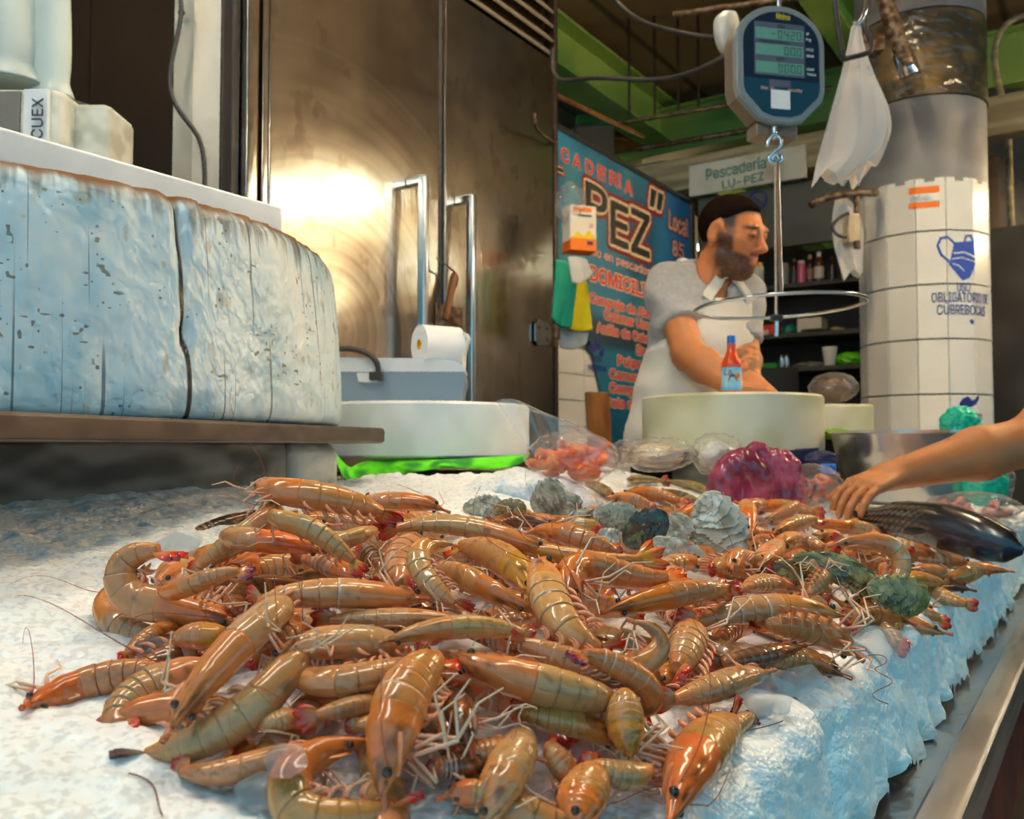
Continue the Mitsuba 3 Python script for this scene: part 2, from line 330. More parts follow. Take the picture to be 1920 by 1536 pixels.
def shrimp(pts, w=None, phi=60, sty='tan', label=None, group=None, legs=0, ant=1, tail=None, fat=1.0, lod=1, lift=0., eyes=True, fan=1.0, straighten=1.0, parts3=None):
    """pts: (px, py[, dh]) from the tip of the head to the tip of the tail; w: thickness in pixels; phi: 0 = back to the left of travel, 90 = back to us"""
    r = np.random.default_rng(int(abs(pts[0][0] * 13 + pts[0][1] * 7 + len(scene))) % 99991)
    if parts3 is None:
        q = [hit(p[0], p[1], lift + (p[2] if len(p) > 2 else 0), pile_h) for p in pts]
        q = np.array(q); fws = q @ FH; mid = np.median(fws)
        w = w or .031 * F / mid
        R = w * mid / F / 2 * fat
        Lmax = 2 * R * 6.2
        for s in (1, .85, .7, .55, .4, .25, .1):
            c = np.array([P(p[0], p[1], mid + s * (f - mid)) for p, f in zip(pts, fws)])
            c3 = curve(c, 60); L = np.linalg.norm(np.diff(c3, axis=0), axis=1).sum()
            if L <= Lmax: break
    else:
        c, R = np.asarray(parts3[0], float), parts3[1]; c3 = curve(c, 60)
    L = np.linalg.norm(np.diff(c3, axis=0), axis=1).sum()
    cs = CubicSpline(np.r_[0, np.cumsum(np.linalg.norm(np.diff(c3, axis=0), axis=1))] / L, c3)
    cph, sph = math.cos(math.radians(phi)), math.sin(math.radians(phi))
    def fr(u):
        u = np.atleast_1d(u); p = cs(u); t = nrm(cs(u, 1)); v = nrm(p - EYE); l = nrm(np.cross(t, v)); d = nrm(l * cph - np.cross(l, t) * sph * np.sign((np.cross(l, t) * v).sum(1))[:, None])
        return p, t, d, np.cross(t, d)
    band = .8 if r.uniform() < .35 else .15
    ca, cb_ = STY[sty]; ca = ca * r.uniform(.85, 1.1, 3); cb_ = cb_ * r.uniform(.85, 1.1, 3); sd = r.integers(1, 500)
    k = thing('shrimp', label or 'raw shrimp', 'shrimp', group)
    m = {2: 26, 1: 18, 0: 12}[lod]; th = np.arange(m) * 2 * np.pi / m
    def body(us, rel, bump=None):
        p, t, d, b = fr(us); a = np.interp(us, PU, PA) * R * rel
        ct_, st_ = np.cos(th), np.sin(th); dv = np.where(ct_ > 0, ct_, ct_ * .86); lat = np.sign(st_) * np.abs(st_) ** .92 * .80
        sh = (.42 * (1 - np.interp(us, PU, PA)) * R * (us < .35))[:, None, None] * d[:, None]
        return p[:, None] + sh + a[:, None, None] * (dv[None, :, None] * d[:, None] + lat[None, :, None] * b[:, None])
    # carapace (head shell), with the rostrum
    uc = np.r_[np.linspace(.02, .40, {2: 20, 1: 13, 0: 8}[lod]), .412, .405]; rel = np.r_[np.ones(len(uc) - 2) * 1.0, 1.0, .88]
    rel[:-2] *= 1 + .02 * np.sin(uc[:-2] * 40 + sd)
    V = body(uc, rel); U, TH = np.meshgrid(uc, th, indexing='ij'); top = np.cos(TH)
    groove = np.exp(-((U - .24 - .03 * top) / .012) ** 2) * .05 * (np.abs(np.sin(TH)) > .3)
    cen = V.mean(1, keepdims=True); V = cen + (V - cen) * (1 - groove[..., None])
    N3 = np.stack([U * 9, np.cos(TH) * 1.3, np.sin(TH) * 1.3 + sd], -1)
    f1, f2 = fbm(N3, 3, sd), fbm(N3 * 3.1, 3, sd + 9)
    C = mixc(ca, ca * [1.15, .95, .8], f1); C = mixc(C, DRK * .7, sst(.54, .70, f1) * .75 * sst(.36, .2, U)); C = mixc(C, ORG * 1.05, sst(.52, .7, f2) * .55)
    C = mixc(C, lin(34, 28, 24), sst(.50, .64, f2) * sst(.28, .08, U) * .85); C = mixc(C, lin(44, 34, 26), sst(.62, .74, f1) * sst(.10, .3, U) * .6); C = mixc(C, PNK * 1.1, sst(.1, -.7, top) * .45)
    C = C * (.88 + .24 * fbm(N3 * 8, 2, sd + 3))[..., None] * [.98, .88, .72]
    cm = loft(V); rp, rt_, rd, rb = fr(np.array([.05])); base = rp[0] + rd[0] * R * .34
    ros = tube(curve([base - rt_[0] * R * .9, base + rt_[0] * R * .4, base + rt_[0] * R * 1.25 + rd[0] * R * .12], 7), np.array([.16, .15, .13, .11, .08, .05, .015]) * R, 6)
    kc = np.vstack([C.reshape(-1, 3), C[0].mean(0), C[-1].mean(0), flat(ros, mixc(ca, RED, .35))])
    part(k, 'carapace', cat([cm, ros]), 'vc_wet', True, np.clip(kc, .004, .9))
    # abdomen: six overlapping rings
    us, rel = [.395], [.96]
    fr_ = {2: [0, .06, .3, .6, .85, 1], 1: [0, .08, .5, 1], 0: [0, .1, 1]}[lod]
    for s in range(6):
        for x in fr_:
            us.append(SEG[s] + (SEG[s + 1] - SEG[s]) * (x * .985 + .002)); rel.append((.955 if x == 0 else 1.0) + (.045 * x if s < 5 else 0))
    us, rel = np.array(us), np.array(rel); V = body(us, rel); U, TH = np.meshgrid(us, th, indexing='ij'); top = np.cos(TH); sk, sf = seg_of(U)
    N3 = np.stack([U * 11, np.cos(TH) * 1.3, np.sin(TH) * 1.3 + sd], -1); f1, f2 = fbm(N3, 3, sd + 20), fbm(N3 * 3, 3, sd + 31)
    C = mixc(cb_ * .88, cb_ * [1.15, 1.05, 1.0], f1); C = mixc(C, lin(206, 196, 190), sst(.80, .97, sf) * sst(.45, .58, fbm(np.stack([sk * 3.7, sk * 0 + sd, np.sign(np.sin(TH)) * .2], -1), 1, sd)) * band * sst(-.4, .5, top))
    C = mixc(C, DRK, sst(.07, .0, sf) * .35); C = mixc(C, ORG, sst(.70, .88, U) * .65); C = mixc(C, DRK * .8, sst(.60, .75, f2) * .5)
    C = mixc(C, PNK * 1.05, sst(.1, -.7, top) * .4); C = C * (.9 + .2 * fbm(N3 * 9, 2, sd + 3))[..., None] * [.97, .88, .76]
    part(k, 'abdomen', loft(V), 'vc_wet', True, np.clip(np.vstack([C.reshape(-1, 3), C[0].mean(0), C[-1].mean(0)]), .004, .9))
    # tail fan
    p, t, d, b = [x[0] for x in fr(np.array([.865]))]; ln = L * .135 * fan; ms, cs_ = [], []
    tc = {'pur': lin(120, 22, 60), 'org': lin(214, 82, 22), 'drk': lin(90, 30, 20)}.get(tail, RED)
    for a, wd, le in ((0, .30, .8), (-.42, .44, 1), (.42, .44, 1), (-.85, .42, .9), (.85, .42, .9)):
        a = a * r.uniform(.55, 1.0); n1, n2 = 7, 7; uu, vv = np.meshgrid(np.linspace(0, 1, n1), np.linspace(-1, 1, n2), indexing='ij')
        x = uu * le * ln; half = wd * R * .95 * np.sin(np.clip(uu * .86 + .1, 0, 1) * np.pi) ** .55 * (uu < .999) + .0004; y = vv * half
        di = nrm(t * math.cos(a) + b * math.sin(a)); si = nrm(b * math.cos(a) - t * math.sin(a)); zz = (-.25 * R * vv ** 2 * np.sign(1) + .06 * R * np.cos(vv * 9)) * uu - x * .15
        S = p + di * x[..., None] + si * y[..., None] + d * (zz + .02 * R * (abs(a) < .3))[..., None]
        Sb = S - d * (.05 * R) * (1 - .6 * uu[..., None])
        ring = np.concatenate([S, Sb[:, ::-1]], 1); ms.append(loft(ring)); cc = mixc(ca * .9, tc, sst(.25, .85, uu)); cc = mixc(cc, tc * .45, sst(.85, 1, uu) * .8); cc = cc * (.75 + .5 * fbm(np.stack([vv * 4 + a * 9, uu, uu * 0 + sd], -1), 2))[..., None]
        cc = np.concatenate([cc, cc[:, ::-1]], 1); cs_.append(np.vstack([cc.reshape(-1, 3), cc[0].mean(0), cc[-1].mean(0)]))
    part(k, 'tail_fan', cat(ms), 'vc_wet', True, np.clip(np.vstack(cs_), .003, .9), label='reddish tail fan')
    # eyes on short stalks
    if eyes:
        p, t, d, b = [x[0] for x in fr(np.array([.085]))]; er = R * .17
        for s in (-1, 1):
            e = p + d * R * .30 + b * s * R * .42 + t * R * .22; ic = trimesh.creation.icosphere(2 if lod else 1, er); ic.apply_translation(e)
            st = tube([p + d * R * .22 + b * s * R * .2, e], R * .07, 6)
            ek = part(k, 'eye', ic, 'eye_black', True, label='black eye')
            if lod: part(k, 'eye_stalk', st, 'vc_wet', True, flat(st, ca * .7))
    # the two flat scales beside the beak
    if eyes and lod:
        p, t, d, b = [x[0] for x in fr(np.array([.10]))]
        for s in (-1, 1):
            uu, vv = np.meshgrid(np.linspace(0, 1, 7), np.linspace(-1, 1, 5), indexing='ij'); half = R * .26 * np.sin(np.clip(uu * .8 + .18, 0, 1) * np.pi) ** .6 * (uu < .99) + .0003
            di = nrm(t + b * s * .28 - d * .05); si = nrm(np.cross(di, d)); A = p + b * s * R * .20 + d * R * .02 + di * (uu * R * 1.35)[..., None] + si * (vv * half)[..., None] - d * (R * .10 * vv ** 2)[..., None]; B = A - d * R * .04
            m_ = loft(np.concatenate([A, B[:, ::-1]], 1)); part(k, 'antennal_scale', m_, 'vc_wet', True, flat(m_, mixc(ca, lin(214, 130, 84), r.uniform(.2, .8))))
    # walking legs
    for i in range(legs):
        s = -1 if i % 2 else 1; u0 = .19 + .035 * (i // 2); p, t, d, b = [x[0] for x in fr(np.array([u0]))]; a0 = p - d * R * .62 + b * s * R * .35
        l1, l2, l3 = R * r.uniform(1.0, 1.5), R * r.uniform(1.1, 1.6), R * r.uniform(.8, 1.2); sw = r.uniform(-.5, 1.0)
        a1 = a0 + nrm(-d * r.uniform(.4, 1) + b * s * r.uniform(.1, .7) - t * r.uniform(-.3, .6)) * l1
        a2 = a1 + nrm(t * sw + b * s * .4 + d * r.uniform(-.4, .6)) * l2; a3 = a2 + nrm(t * (sw - .3) - d * r.uniform(-.1, .6) + b * s * .2) * l3
        # keep the legs above the ice
        lp = np.vstack([a0 + (a1 - a0) * np.linspace(0, 1, 4)[:, None], a1 + (a2 - a1) * np.linspace(.08, 1, 5)[:, None], a2 + (a3 - a2) * np.linspace(.1, 1, 4)[:, None]])
        lp[:, 2] = np.maximum(lp[:, 2], np.array(ice_z(lp[:, 0], lp[:, 1])) + .002)
        lm = tube(lp, np.linspace(.085, .03, len(lp)) * R, 6); tt = np.linspace(0, 1, len(lp))
        lc = mixc(lin(226, 176, 140), lin(226, 200, 168), r.uniform() * np.ones(len(lp))) ; lc = mixc(lc, lin(196, 96, 56), sst(.3, 0, tt) * .7)
        part(k, 'leg', lm, 'vc_wet', True, np.vstack([np.repeat(lc, 6, 0), lc[0], lc[-1]]))
    if legs:
        ms = []
        for i in range(5):
            p, t, d, b = [x[0] for x in fr(np.array([SEG[i] + .035]))]
            for s in (-1, 1):
                a0 = p - d * R * .70 + b * s * R * .3; ms.append(tube(curve([a0, a0 - d * R * .35 + t * R * .15, a0 - d * R * .55 + t * R * .6], 5), np.array([.10, .13, .12, .08, .02]) * R, 6))
        mm = cat(ms); part(k, 'swimmerets', mm, 'vc_wet', True, flat(mm, lin(214, 140, 100)))
    for i in range(ant):
        p, t, d, b = [x[0] for x in fr(np.array([.05]))]; s = -1 if i % 2 else 1; a0 = p + t * R * .3 + b * s * R * .15; w1 = nrm(t + b * s * r.uniform(.2, 1.2) + d * r.uniform(0, .7)); w2 = nrm(w1 + r.normal(0, .7, 3)); w3 = nrm(-t * r.uniform(-.5, 1) + r.normal(0, .6, 3))
        ap = curve([a0, a0 + w1 * R * 2, a0 + w1 * R * 3 + w2 * R * 2, a0 + w1 * R * 3 + w2 * R * 3.5 + w3 * R * 2], 20); ap[:, 2] = np.maximum(ap[:, 2], np.array(ice_z(ap[:, 0], ap[:, 1])) + .004)
        am = tube(ap, np.linspace(.026, .010, 20) * R, 5); part(k, 'antenna', am, 'vc_wet', True, flat(am, lin(150, 62, 30)))
    return k

# each: points head -> tail, thickness in pixels, phi, colours, label, options
G1 = 'shrimp in the near pile'
S = [
 ([(42, 1335), (150, 1290), (265, 1262), (350, 1268, -.01)], 78, 62, 'red', 'pinkish shrimp at the far left, its head stretched out alone over bare ice', dict(legs=6, ant=2, lod=2)),
 ([(305, 1385, .012), (365, 1300, .015), (432, 1222, .015), (484, 1172, .01), (478, 1180, -.03)], 88, 100, 'tan', 'thick straight tan shrimp lying diagonally near the left edge, head down with two dark eyes', dict(lod=2, lift=.016, ant=1)),
 ([(430, 1262, -.015), (340, 1285, -.005), (262, 1320), (232, 1385)], 110, 150, 'pnk', 'broad brownish shrimp half hidden beneath the diagonal tan shrimp at the left', dict(lod=2, lift=-.008)),
 ([(565, 1205, -.01), (520, 1275, .004), (455, 1338, .004), (360, 1392, .004), (275, 1418), (208, 1440)], 82, 10, 'gry', 'curved greyish shrimp at the lower left whose tail fan points left onto the ice', dict(lod=2, tail='drk')),
 ([(505, 1275, .012), (565, 1218, .014), (640, 1205, .01), (720, 1195, -.01)], 74, -50, 'gry', 'belly-up shrimp left of centre showing a bundle of pale white legs', dict(lod=2, legs=10)),
 ([(795, 1120), (700, 1116, .008), (600, 1112, .008), (520, 1122, .004), (478, 1140, -.01)], 66, 75, 'tan', 'plump tan shrimp lying level left of centre, its head and beak pointing right', dict(lod=2, lift=.012)),
 ([(890, 1170, -.01), (790, 1160, .004), (680, 1160, .004), (578, 1164)], 46, 80, 'tan', 'slim straight shrimp with a pointed end, just below the plump level one', dict(lod=2, lift=.006)),
 ([(470, 1165), (385, 1150, .01), (300, 1132, .012), (236, 1105, .012), (232, 1062, .012), (285, 1034, .01), (345, 1046)], 70, 5, 'org', 'shrimp curled tight into a ring at the left edge of the pile', dict(lod=2, legs=6, lift=.014)),
 ([(300, 1112, -.012), (350, 1102, .008), (415, 1078, .012), (476, 1070, .012)], 42, 40, 'org', 'red-tipped tail of a shrimp poking out of the curled one at the left', dict(lod=1, tail='pur', lift=.018, eyes=False, ant=0)),
 ([(235, 1105, -.01), (200, 1128), (215, 1165), (268, 1188), (335, 1206)], 52, 175, 'tan', 'shrimp bent around the left rim of the pile below the curled one', dict(lod=1, eyes=False)),
 ([(335, 1175, -.01), (285, 1190), (255, 1212), (236, 1238)], 40, 60, 'red', 'small reddish shrimp tail hanging down onto the ice at the left rim', dict(lod=1, eyes=False, ant=0)),
 ([(440, 1195, -.01), (385, 1192), (325, 1200)], 62, 90, 'yel', 'yellowish shrimp wedged behind the diagonal tan shrimp', dict(lod=1)),
 ([(570, 1190, -.01), (515, 1208), (462, 1245)], 66, 120, 'org', 'orange-brown shrimp between the diagonal shrimp and the belly-up one', dict(lod=1)),
 ([(525, 940, .01), (465, 1000, .012), (405, 1040, .004), (345, 1078, -.01)], 56, 120, 'tan', 'long brown shrimp sloping down at the back left of the pile', dict(lod=1, legs=4)),
 ([(490, 962), (412, 985), (332, 1012)], 36, 80, 'blk', 'dark blackish shrimp lying at the back left edge of the pile', dict(lod=1)),
 ([(610, 1030), (545, 1020, .006), (492, 1014, .006), (462, 1008, -.01)], 54, 80, 'org', 'round-ended orange shrimp under the peak of the pile', dict(lod=1, lift=.012)),
 ([(548, 955, -.012), (512, 972, .012), (560, 985, .022), (628, 1024, .018), (692, 1070, .012)], 46, 40, 'tan', 'shrimp at the peak of the pile bent over with its dark red tail hanging forward', dict(lod=2, lift=.02, eyes=False)),
 ([(476, 914, .02), (555, 926, .03), (630, 938, .026), (700, 955, .016), (746, 972, .004)], 58, -40, 'org', 'shrimp on the very top of the pile, its orange beak pointing left', dict(lod=2, legs=8, ant=2, lift=.022)),
 ([(838, 957), (780, 942, .004), (722, 940), (685, 938, -.01)], 42, 70, 'red', 'reddish brown shrimp at the back of the pile beside the white ice ridge', dict(lod=1, lift=.012)),
 ([(1045, 1032), (950, 1006, .01), (850, 984, .012), (765, 986, .008), (700, 1006)], 46, 62, 'tan', 'long slender shrimp near the back with a dark spot behind its orange beak', dict(lod=2, lift=.014)),
 ([(590, 1035, -.015), (645, 1014, .008), (712, 992, .01)], 40, 80, 'pnk', 'purple-tinged tail of a shrimp just below the peak of the pile', dict(lod=1, tail='pur', eyes=False, ant=0, lift=.012)),
 ([(700, 1092), (642, 1072), (590, 1052), (540, 1045)], 46, 70, 'red', 'dark pinkish shrimp in the hollow below the bent one at the peak', dict(lod=1, legs=4)),
 ([(790, 1008), (760, 1040, .008), (752, 1085, .008), (775, 1130)], 72, 170, 'tan', 'thick brown shrimp standing upright in the middle of the back rows', dict(lod=1, lift=.006, legs=2)),
 ([(850, 1030, -.012), (788, 1062, .014), (822, 1108, .016), (888, 1146, .01)], 48, 165, 'tan', 'shrimp with its bent back and red tail lying over the upright brown one', dict(lod=2, lift=.018, eyes=False)),
 ([(1004, 1160), (945, 1125, .008), (880, 1088, .008), (815, 1062, -.01)], 50, 150, 'org', 'shrimp showing pale legs that fan out to the lower right behind the centre', dict(lod=2, legs=8, lift=.014)),
 ([(990, 1128), (968, 1072, .008), (912, 1036, .01), (838, 1026)], 66, 150, 'yel', 'thick yellowish shrimp arched behind the centre of the pile', dict(lod=2, lift=.01)),
 ([(1012, 1088), (955, 1055), (915, 1035, -.01)], 40, 60, 'org', 'small orange shrimp head between the yellowish arched one and the long orange one', dict(lod=1, legs=2)),
 ([(930, 1015, -.012), (1040, 1040, .006), (1125, 1052, .01), (1238, 1036, .014)], 44, 70, 'yel', 'yellow-orange shrimp with a wide bright orange tail fan in front of the oysters', dict(lod=2, tail='org', fan=1.4, lift=.012, eyes=False)),
 ([(1000, 1002), (1042, 1000, .01), (1095, 1014, .01), (1170, 1040)], 54, 75, 'org', 'glossy orange shrimp with a tapering tail left of the dark oyster', dict(lod=2, lift=.012, eyes=False)),
 ([(1050, 988), (990, 976), (925, 986)], 34, 80, 'drk', 'dark brown shrimp in front of the open oyster at the back', dict(lod=1)),
 ([(1110, 1150, .01), (1076, 1105, .016), (1088, 1066, .014), (1160, 1078, .004), (1282, 1058, .014)], 66, 40, 'org', 'pale orange shrimp, head turned to the camera, orange tail fan edged red', dict(lod=2, legs=8, tail='org', lift=.016, fan=1.2)),
 ([(1130, 1152), (1220, 1126, .006), (1300, 1110, .006), (1380, 1106, -.004)], 58, 72, 'org', 'bright orange shrimp with white bands on its round end, right of centre', dict(lod=2, lift=.012)),
 ([(1580, 1152), (1500, 1140, .006), (1405, 1144, .006), (1320, 1162, .006), (1260, 1182, -.006)], 64, 72, 'tan', 'long brown shrimp with glossy highlights lying level right of centre, head to the right', dict(lod=2, lift=.01)),
 ([(1500, 1105), (1442, 1094), (1392, 1112)], 44, 70, 'pnk', 'pinkish shrimp with a white-banded end beside the mossy brown oyster', dict(lod=1)),
 ([(1615, 1230), (1560, 1196, .01), (1480, 1172, .01), (1395, 1172, -.01)], 72, -60, 'org', 'upturned orange-headed shrimp at the right rim with a sheaf of long pale legs', dict(lod=2, legs=10, ant=2, lift=.014)),
 ([(1500, 1212, -.006), (1420, 1232), (1325, 1246)], 48, 80, 'drk', 'dark brown shrimp below the sheaf of pale legs', dict(lod=1, lift=.008)),
 ([(1582, 1262), (1520, 1240), (1435, 1248)], 56, 60, 'red', 'red-cheeked shrimp head resting on the ice at the right rim', dict(lod=1, tail='org', lift=.008)),
 ([(1300, 1175, -.01), (1288, 1220, .006), (1262, 1276)], 76, 170, 'tan', 'stout shrimp with white patches standing upright in the right half', dict(lod=2, eyes=False, ant=0)),
 ([(1030, 1070, .0), (1036, 1130, .014), (1072, 1185, .016), (1150, 1222)], 82, 150, 'tan', 'very thick tan shrimp sloping down through the centre of the pile', dict(lod=2, lift=.012, legs=3)),
 ([(1180, 1175, -.012), (1232, 1212, .01), (1190, 1250, .016), (1070, 1240, .02), (925, 1208, .016)], 62, 12, 'tan', 'shrimp folded at the right with its crimson tail stretched left across the centre', dict(lod=2, lift=.018, eyes=False, ant=0)),
 ([(1440, 1255), (1375, 1276, .004), (1305, 1300, .004), (1228, 1322, -.004)], 62, 60, 'gry', 'grey-brown shrimp with white bands next to the clear ice flake on the right', dict(lod=2, lift=.006)),
 ([(852, 1236, -.004), (930, 1262, .006), (1010, 1284, .008), (1085, 1302, .006), (1150, 1315, -.008)], 90, 75, 'tan', 'big ringed shrimp in the middle front, partly under the folded one', dict(lod=2, lift=.008)),
 ([(1160, 1335, -.02), (1218, 1298, .012), (1180, 1264, .016), (1085, 1232, .018)], 52, 160, 'org', 'shrimp with a raised purple tail over the big ringed one', dict(lod=2, tail='pur', lift=.02, eyes=False, ant=0)),
 ([(1182, 1425, -.004), (1172, 1355, .01), (1172, 1288, .02)], 88, 95, 'yel', 'yellow-brown shrimp tail end standing upright in front with a red flared rim', dict(lod=2, lift=.01, eyes=False, ant=0)),
 ([(560, 1250, -.01), (640, 1276, .004), (715, 1262, .004), (768, 1232, -.006)], 64, 125, 'pnk', 'smooth pink shrimp back just left of the centre', dict(lod=2, eyes=False, lift=.004)),
 ([(716, 1208), (782, 1188, .01), (860, 1176, .01), (940, 1180, .004), (1010, 1196, -.01)], 52, 70, 'pnk', 'rosy shrimp in the centre whose two black eyes face left', dict(lod=2, lift=.014)),
 ([(738, 1500, -.004), (736, 1420, .01), (748, 1340, .016), (782, 1272, .016), (848, 1236, .004)], 110, 18, 'org', 'large orange-tan shrimp hanging head down in the front centre, back arched to the left', dict(lod=2, legs=8, ant=2, lift=.012)),
 ([(888, 1405, .01), (872, 1358, .012), (852, 1316), (835, 1285, -.01)], 66, 60, 'drk', 'shrimp facing the camera at the front centre with one large black eye', dict(lod=2, legs=8, ant=2)),
 ([(890, 1560, -.01), (930, 1480, .004), (962, 1418, .004), (985, 1360, -.01)], 92, 140, 'pnk', 'thick pale shrimp pointing away at the bottom edge right of centre', dict(lod=2, legs=4)),
 ([(1170, 1402), (1110, 1366), (1030, 1346), (950, 1328, -.01)], 60, 70, 'org', 'brown shrimp lying low in the front, dark eye at its right end', dict(lod=2, ant=2)),
 ([(1065, 1560), (1095, 1480), (1132, 1425)], 96, 150, 'org', 'tan shrimp at the bottom edge left of the big headed one', dict(lod=2, legs=4)),
 ([(1232, 1550, -.004), (1268, 1470, .006), (1315, 1400, .008), (1395, 1338)], 104, 150, 'org', 'large shrimp in the bottom right corner of the pile, head down against the ice', dict(lod=2, legs=10, ant=2)),
 ([(1330, 1400, -.01), (1385, 1358), (1420, 1340)], 44, 70, 'pnk', 'pinkish tail end resting on the ice right of the big corner shrimp', dict(lod=1, tail='pur', eyes=False, ant=0)),
 ([(700, 1408), (610, 1418, .004), (548, 1462, .006), (562, 1518, .006), (660, 1530, .004), (795, 1522)], 84, 175, 'org', 'shrimp curled in a C at the bottom left, bright red tail pointing right', dict(lod=2, legs=4)),
 ([(615, 1400, -.004), (510, 1425), (420, 1448), (315, 1428)], 62, 90, 'pnk', 'tan shrimp lying flat on the ice under the greyish curved one', dict(lod=2)),
 ([(740, 1318, -.014), (650, 1328, .006), (565, 1348, .01)], 50, 90, 'red', 'shrimp showing only its spread red tail fan left of the front centre', dict(lod=1, eyes=False, ant=0, fan=1.5)),
 ([(790, 1345, -.01), (710, 1356, .002), (645, 1364)], 54, 80, 'tan', 'rounded shrimp back peeking from under the hanging front shrimp', dict(lod=1, eyes=False, ant=0)),
 ([(575, 1345, -.006), (525, 1352), (475, 1368)], 52, 80, 'pnk', 'mauve shrimp in the gap below the greyish curved one', dict(lod=1)),
 ([(910, 1430), (800, 1442)], 60, 80, 'drk', 'dark shrimp deep in the gap at the front centre', dict(lod=1)),
 ([(1085, 1470, -.01), (1050, 1430), (1025, 1385)], 56, 60, 'red', 'dark red shrimp shell wedged between the two bottom shrimps', dict(lod=1)),
 ([(1010, 1420), (930, 1408), (850, 1420)], 60, 70, 'org', 'brown shrimp low in the gap between the hanging shrimp and the thick pale one', dict(lod=1, legs=3)),
 ([(1215, 1440), (1150, 1450), (1085, 1420)], 64, 80, 'pnk', 'pale shrimp lying crosswise behind the big corner shrimp', dict(lod=1, legs=3)),
 ([(835, 1500), (890, 1490), (940, 1520)], 60, 60, 'org', 'orange shrimp head at the bottom edge right of the hanging front shrimp', dict(lod=1, legs=4)),
 ([(1560, 1032), (1625, 1018, .008), (1684, 1040, .008), (1686, 1078, .006), (1625, 1090)], 40, 10, 'pnk', 'pale pink shrimp curled in a hook beside the long green oyster', dict(lod=1, legs=4, lift=.012)),
 ([(1815, 1056), (1762, 1050), (1702, 1046)], 36, 70, 'tan', 'tan shrimp near the head of the dark fish, second from the ice edge', dict(lod=1)),
 ([(1895, 1070), (1842, 1066), (1790, 1060), (1760, 1050)], 30, 70, 'org', 'shrimp whose tail sticks out over the ice at the far right', dict(lod=1, eyes=False)),
 ([(1760, 1098), (1812, 1078, .004), (1850, 1066)], 38, 60, 'tan', 'stubby shrimp lying on the ice edge at the far right', dict(lod=1)),
 ([(1688, 1088), (1735, 1088), (1790, 1102)], 36, 90, 'yel', 'shrimp seen end on like a cup at the right rim', dict(lod=1)),
 ([(1855, 1054), (1780, 1022), (1720, 1006), (1655, 1000)], 34, 70, 'pnk', 'long pink shrimp lying along the belly of the dark fish', dict(lod=1)),
 ([(1705, 1165), (1652, 1150), (1595, 1170)], 50, 70, 'org', 'amber shrimp at the right rim touching the end of the long green oyster', dict(lod=1)),
 ([(1545, 1080, .012), (1522, 1108, .006), (1505, 1130, -.01)], 36, -40, 'gry', 'pale upturned shrimp head with bristling legs in front of the long green oyster', dict(lod=1, legs=8, lift=.012)),
 ([(1400, 1010), (1400, 975, .006), (1392, 942, .012)], 44, 150, 'org', 'shrimp with a raised red tail right behind the large grey oyster', dict(lod=1, legs=4, lift=.01)),
]
for pts, w, phi, sty, lab, o in S:
    if o.get('lod') == 2: o.setdefault('legs', 4)
    shrimp(pts, w, phi, sty, lab, **o)
GF = 'shrimp in the far right of the pile'
far = [([(1560, 985), (1612, 992), (1665, 1002)], 'pnk'), ([(1530, 1004), (1585, 1012)], 'tan'), ([(1415, 957), (1480, 950), (1545, 968)], 'org'), ([(1450, 1005), (1490, 985), (1545, 970)], 'pnk'),
       ([(1462, 1030), (1520, 1018), (1565, 1036)], 'tan'), ([(1412, 1060), (1440, 1040), (1462, 1012)], 'pnk'), ([(1380, 1070), (1420, 1052), (1455, 1058)], 'tan'), ([(1640, 1000), (1600, 1020), (1560, 1015)], 'gry'),
       ([(1750, 1045), (1700, 1030), (1650, 1015)], 'org'), ([(1500, 975), (1550, 985), (1600, 975)], 'org'), ([(1560, 955), (1620, 965), (1680, 985)], 'tan'), ([(1430, 985), (1470, 965), (1500, 940)], 'gry'),
       ([(1820, 1040), (1790, 1030), (1740, 1020)], 'pnk'), ([(1600, 1060), (1560, 1070), (1540, 1055)], 'tan'), ([(1700, 1070), (1740, 1075), (1780, 1075)], 'pnk'), ([(1360, 960), (1400, 950), (1440, 945)], 'org'),
       ([(1480, 1050), (1520, 1060), (1550, 1045)], 'gry'), ([(1620, 1110), (1650, 1125), (1690, 1130)], 'tan'), ([(1590, 1135), (1640, 1140), (1680, 1150)], 'org'), ([(1640, 970), (1600, 958), (1560, 950)], 'org')]
ORD = 'leftmost second third fourth fifth sixth seventh eighth ninth tenth'.split()
def ordinal(i): return 'leftmost' if i == 0 else ORD[i] + ' from the left'
def mx(pts): return sum(p[0] for p in pts) / len(pts)
HUE = {'pnk': 'pinkish', 'tan': 'tan', 'org': 'orange', 'gry': 'greyish', 'drk': 'dark'}
for i, (pts, sty) in enumerate(far):
    n = sorted(mx(q) for q, s_ in far if s_ == sty).index(mx(pts))
    shrimp(pts, None, 40 + 100 * (i * .37 % 1), sty, f'{ordinal(n)} of the {HUE[sty]} shrimps between the large oyster and the dark fish', GF, legs=3 if i % 3 == 0 else 0, lod=1, lift=.004)
GB = 'shrimp behind the oysters'
near = [([(1165, 932), (1225, 928), (1290, 945)], 'org'), ([(1255, 975), (1300, 962), (1330, 935)], 'org'), ([(1140, 936), (1180, 940), (1230, 950)], 'pnk'), ([(1330, 960), (1280, 940), (1240, 935)], 'pnk'), ([(870, 1005), (930, 1000), (985, 1005)], 'drk'), ([(1420, 1075), (1380, 1065), (1340, 1070)], 'org')]
for i, (pts, sty) in enumerate(near):
    n = sorted(mx(q) for q, _ in near).index(mx(pts))
    shrimp(pts, None, 60, sty, f'{ordinal(n)} of the shrimps lying right behind and beside the oysters, {HUE[sty]}', GB, legs=3 if i % 2 else 0, lod=1, lift=.0)
GG = 'small greenish shrimp at the back of the ice'
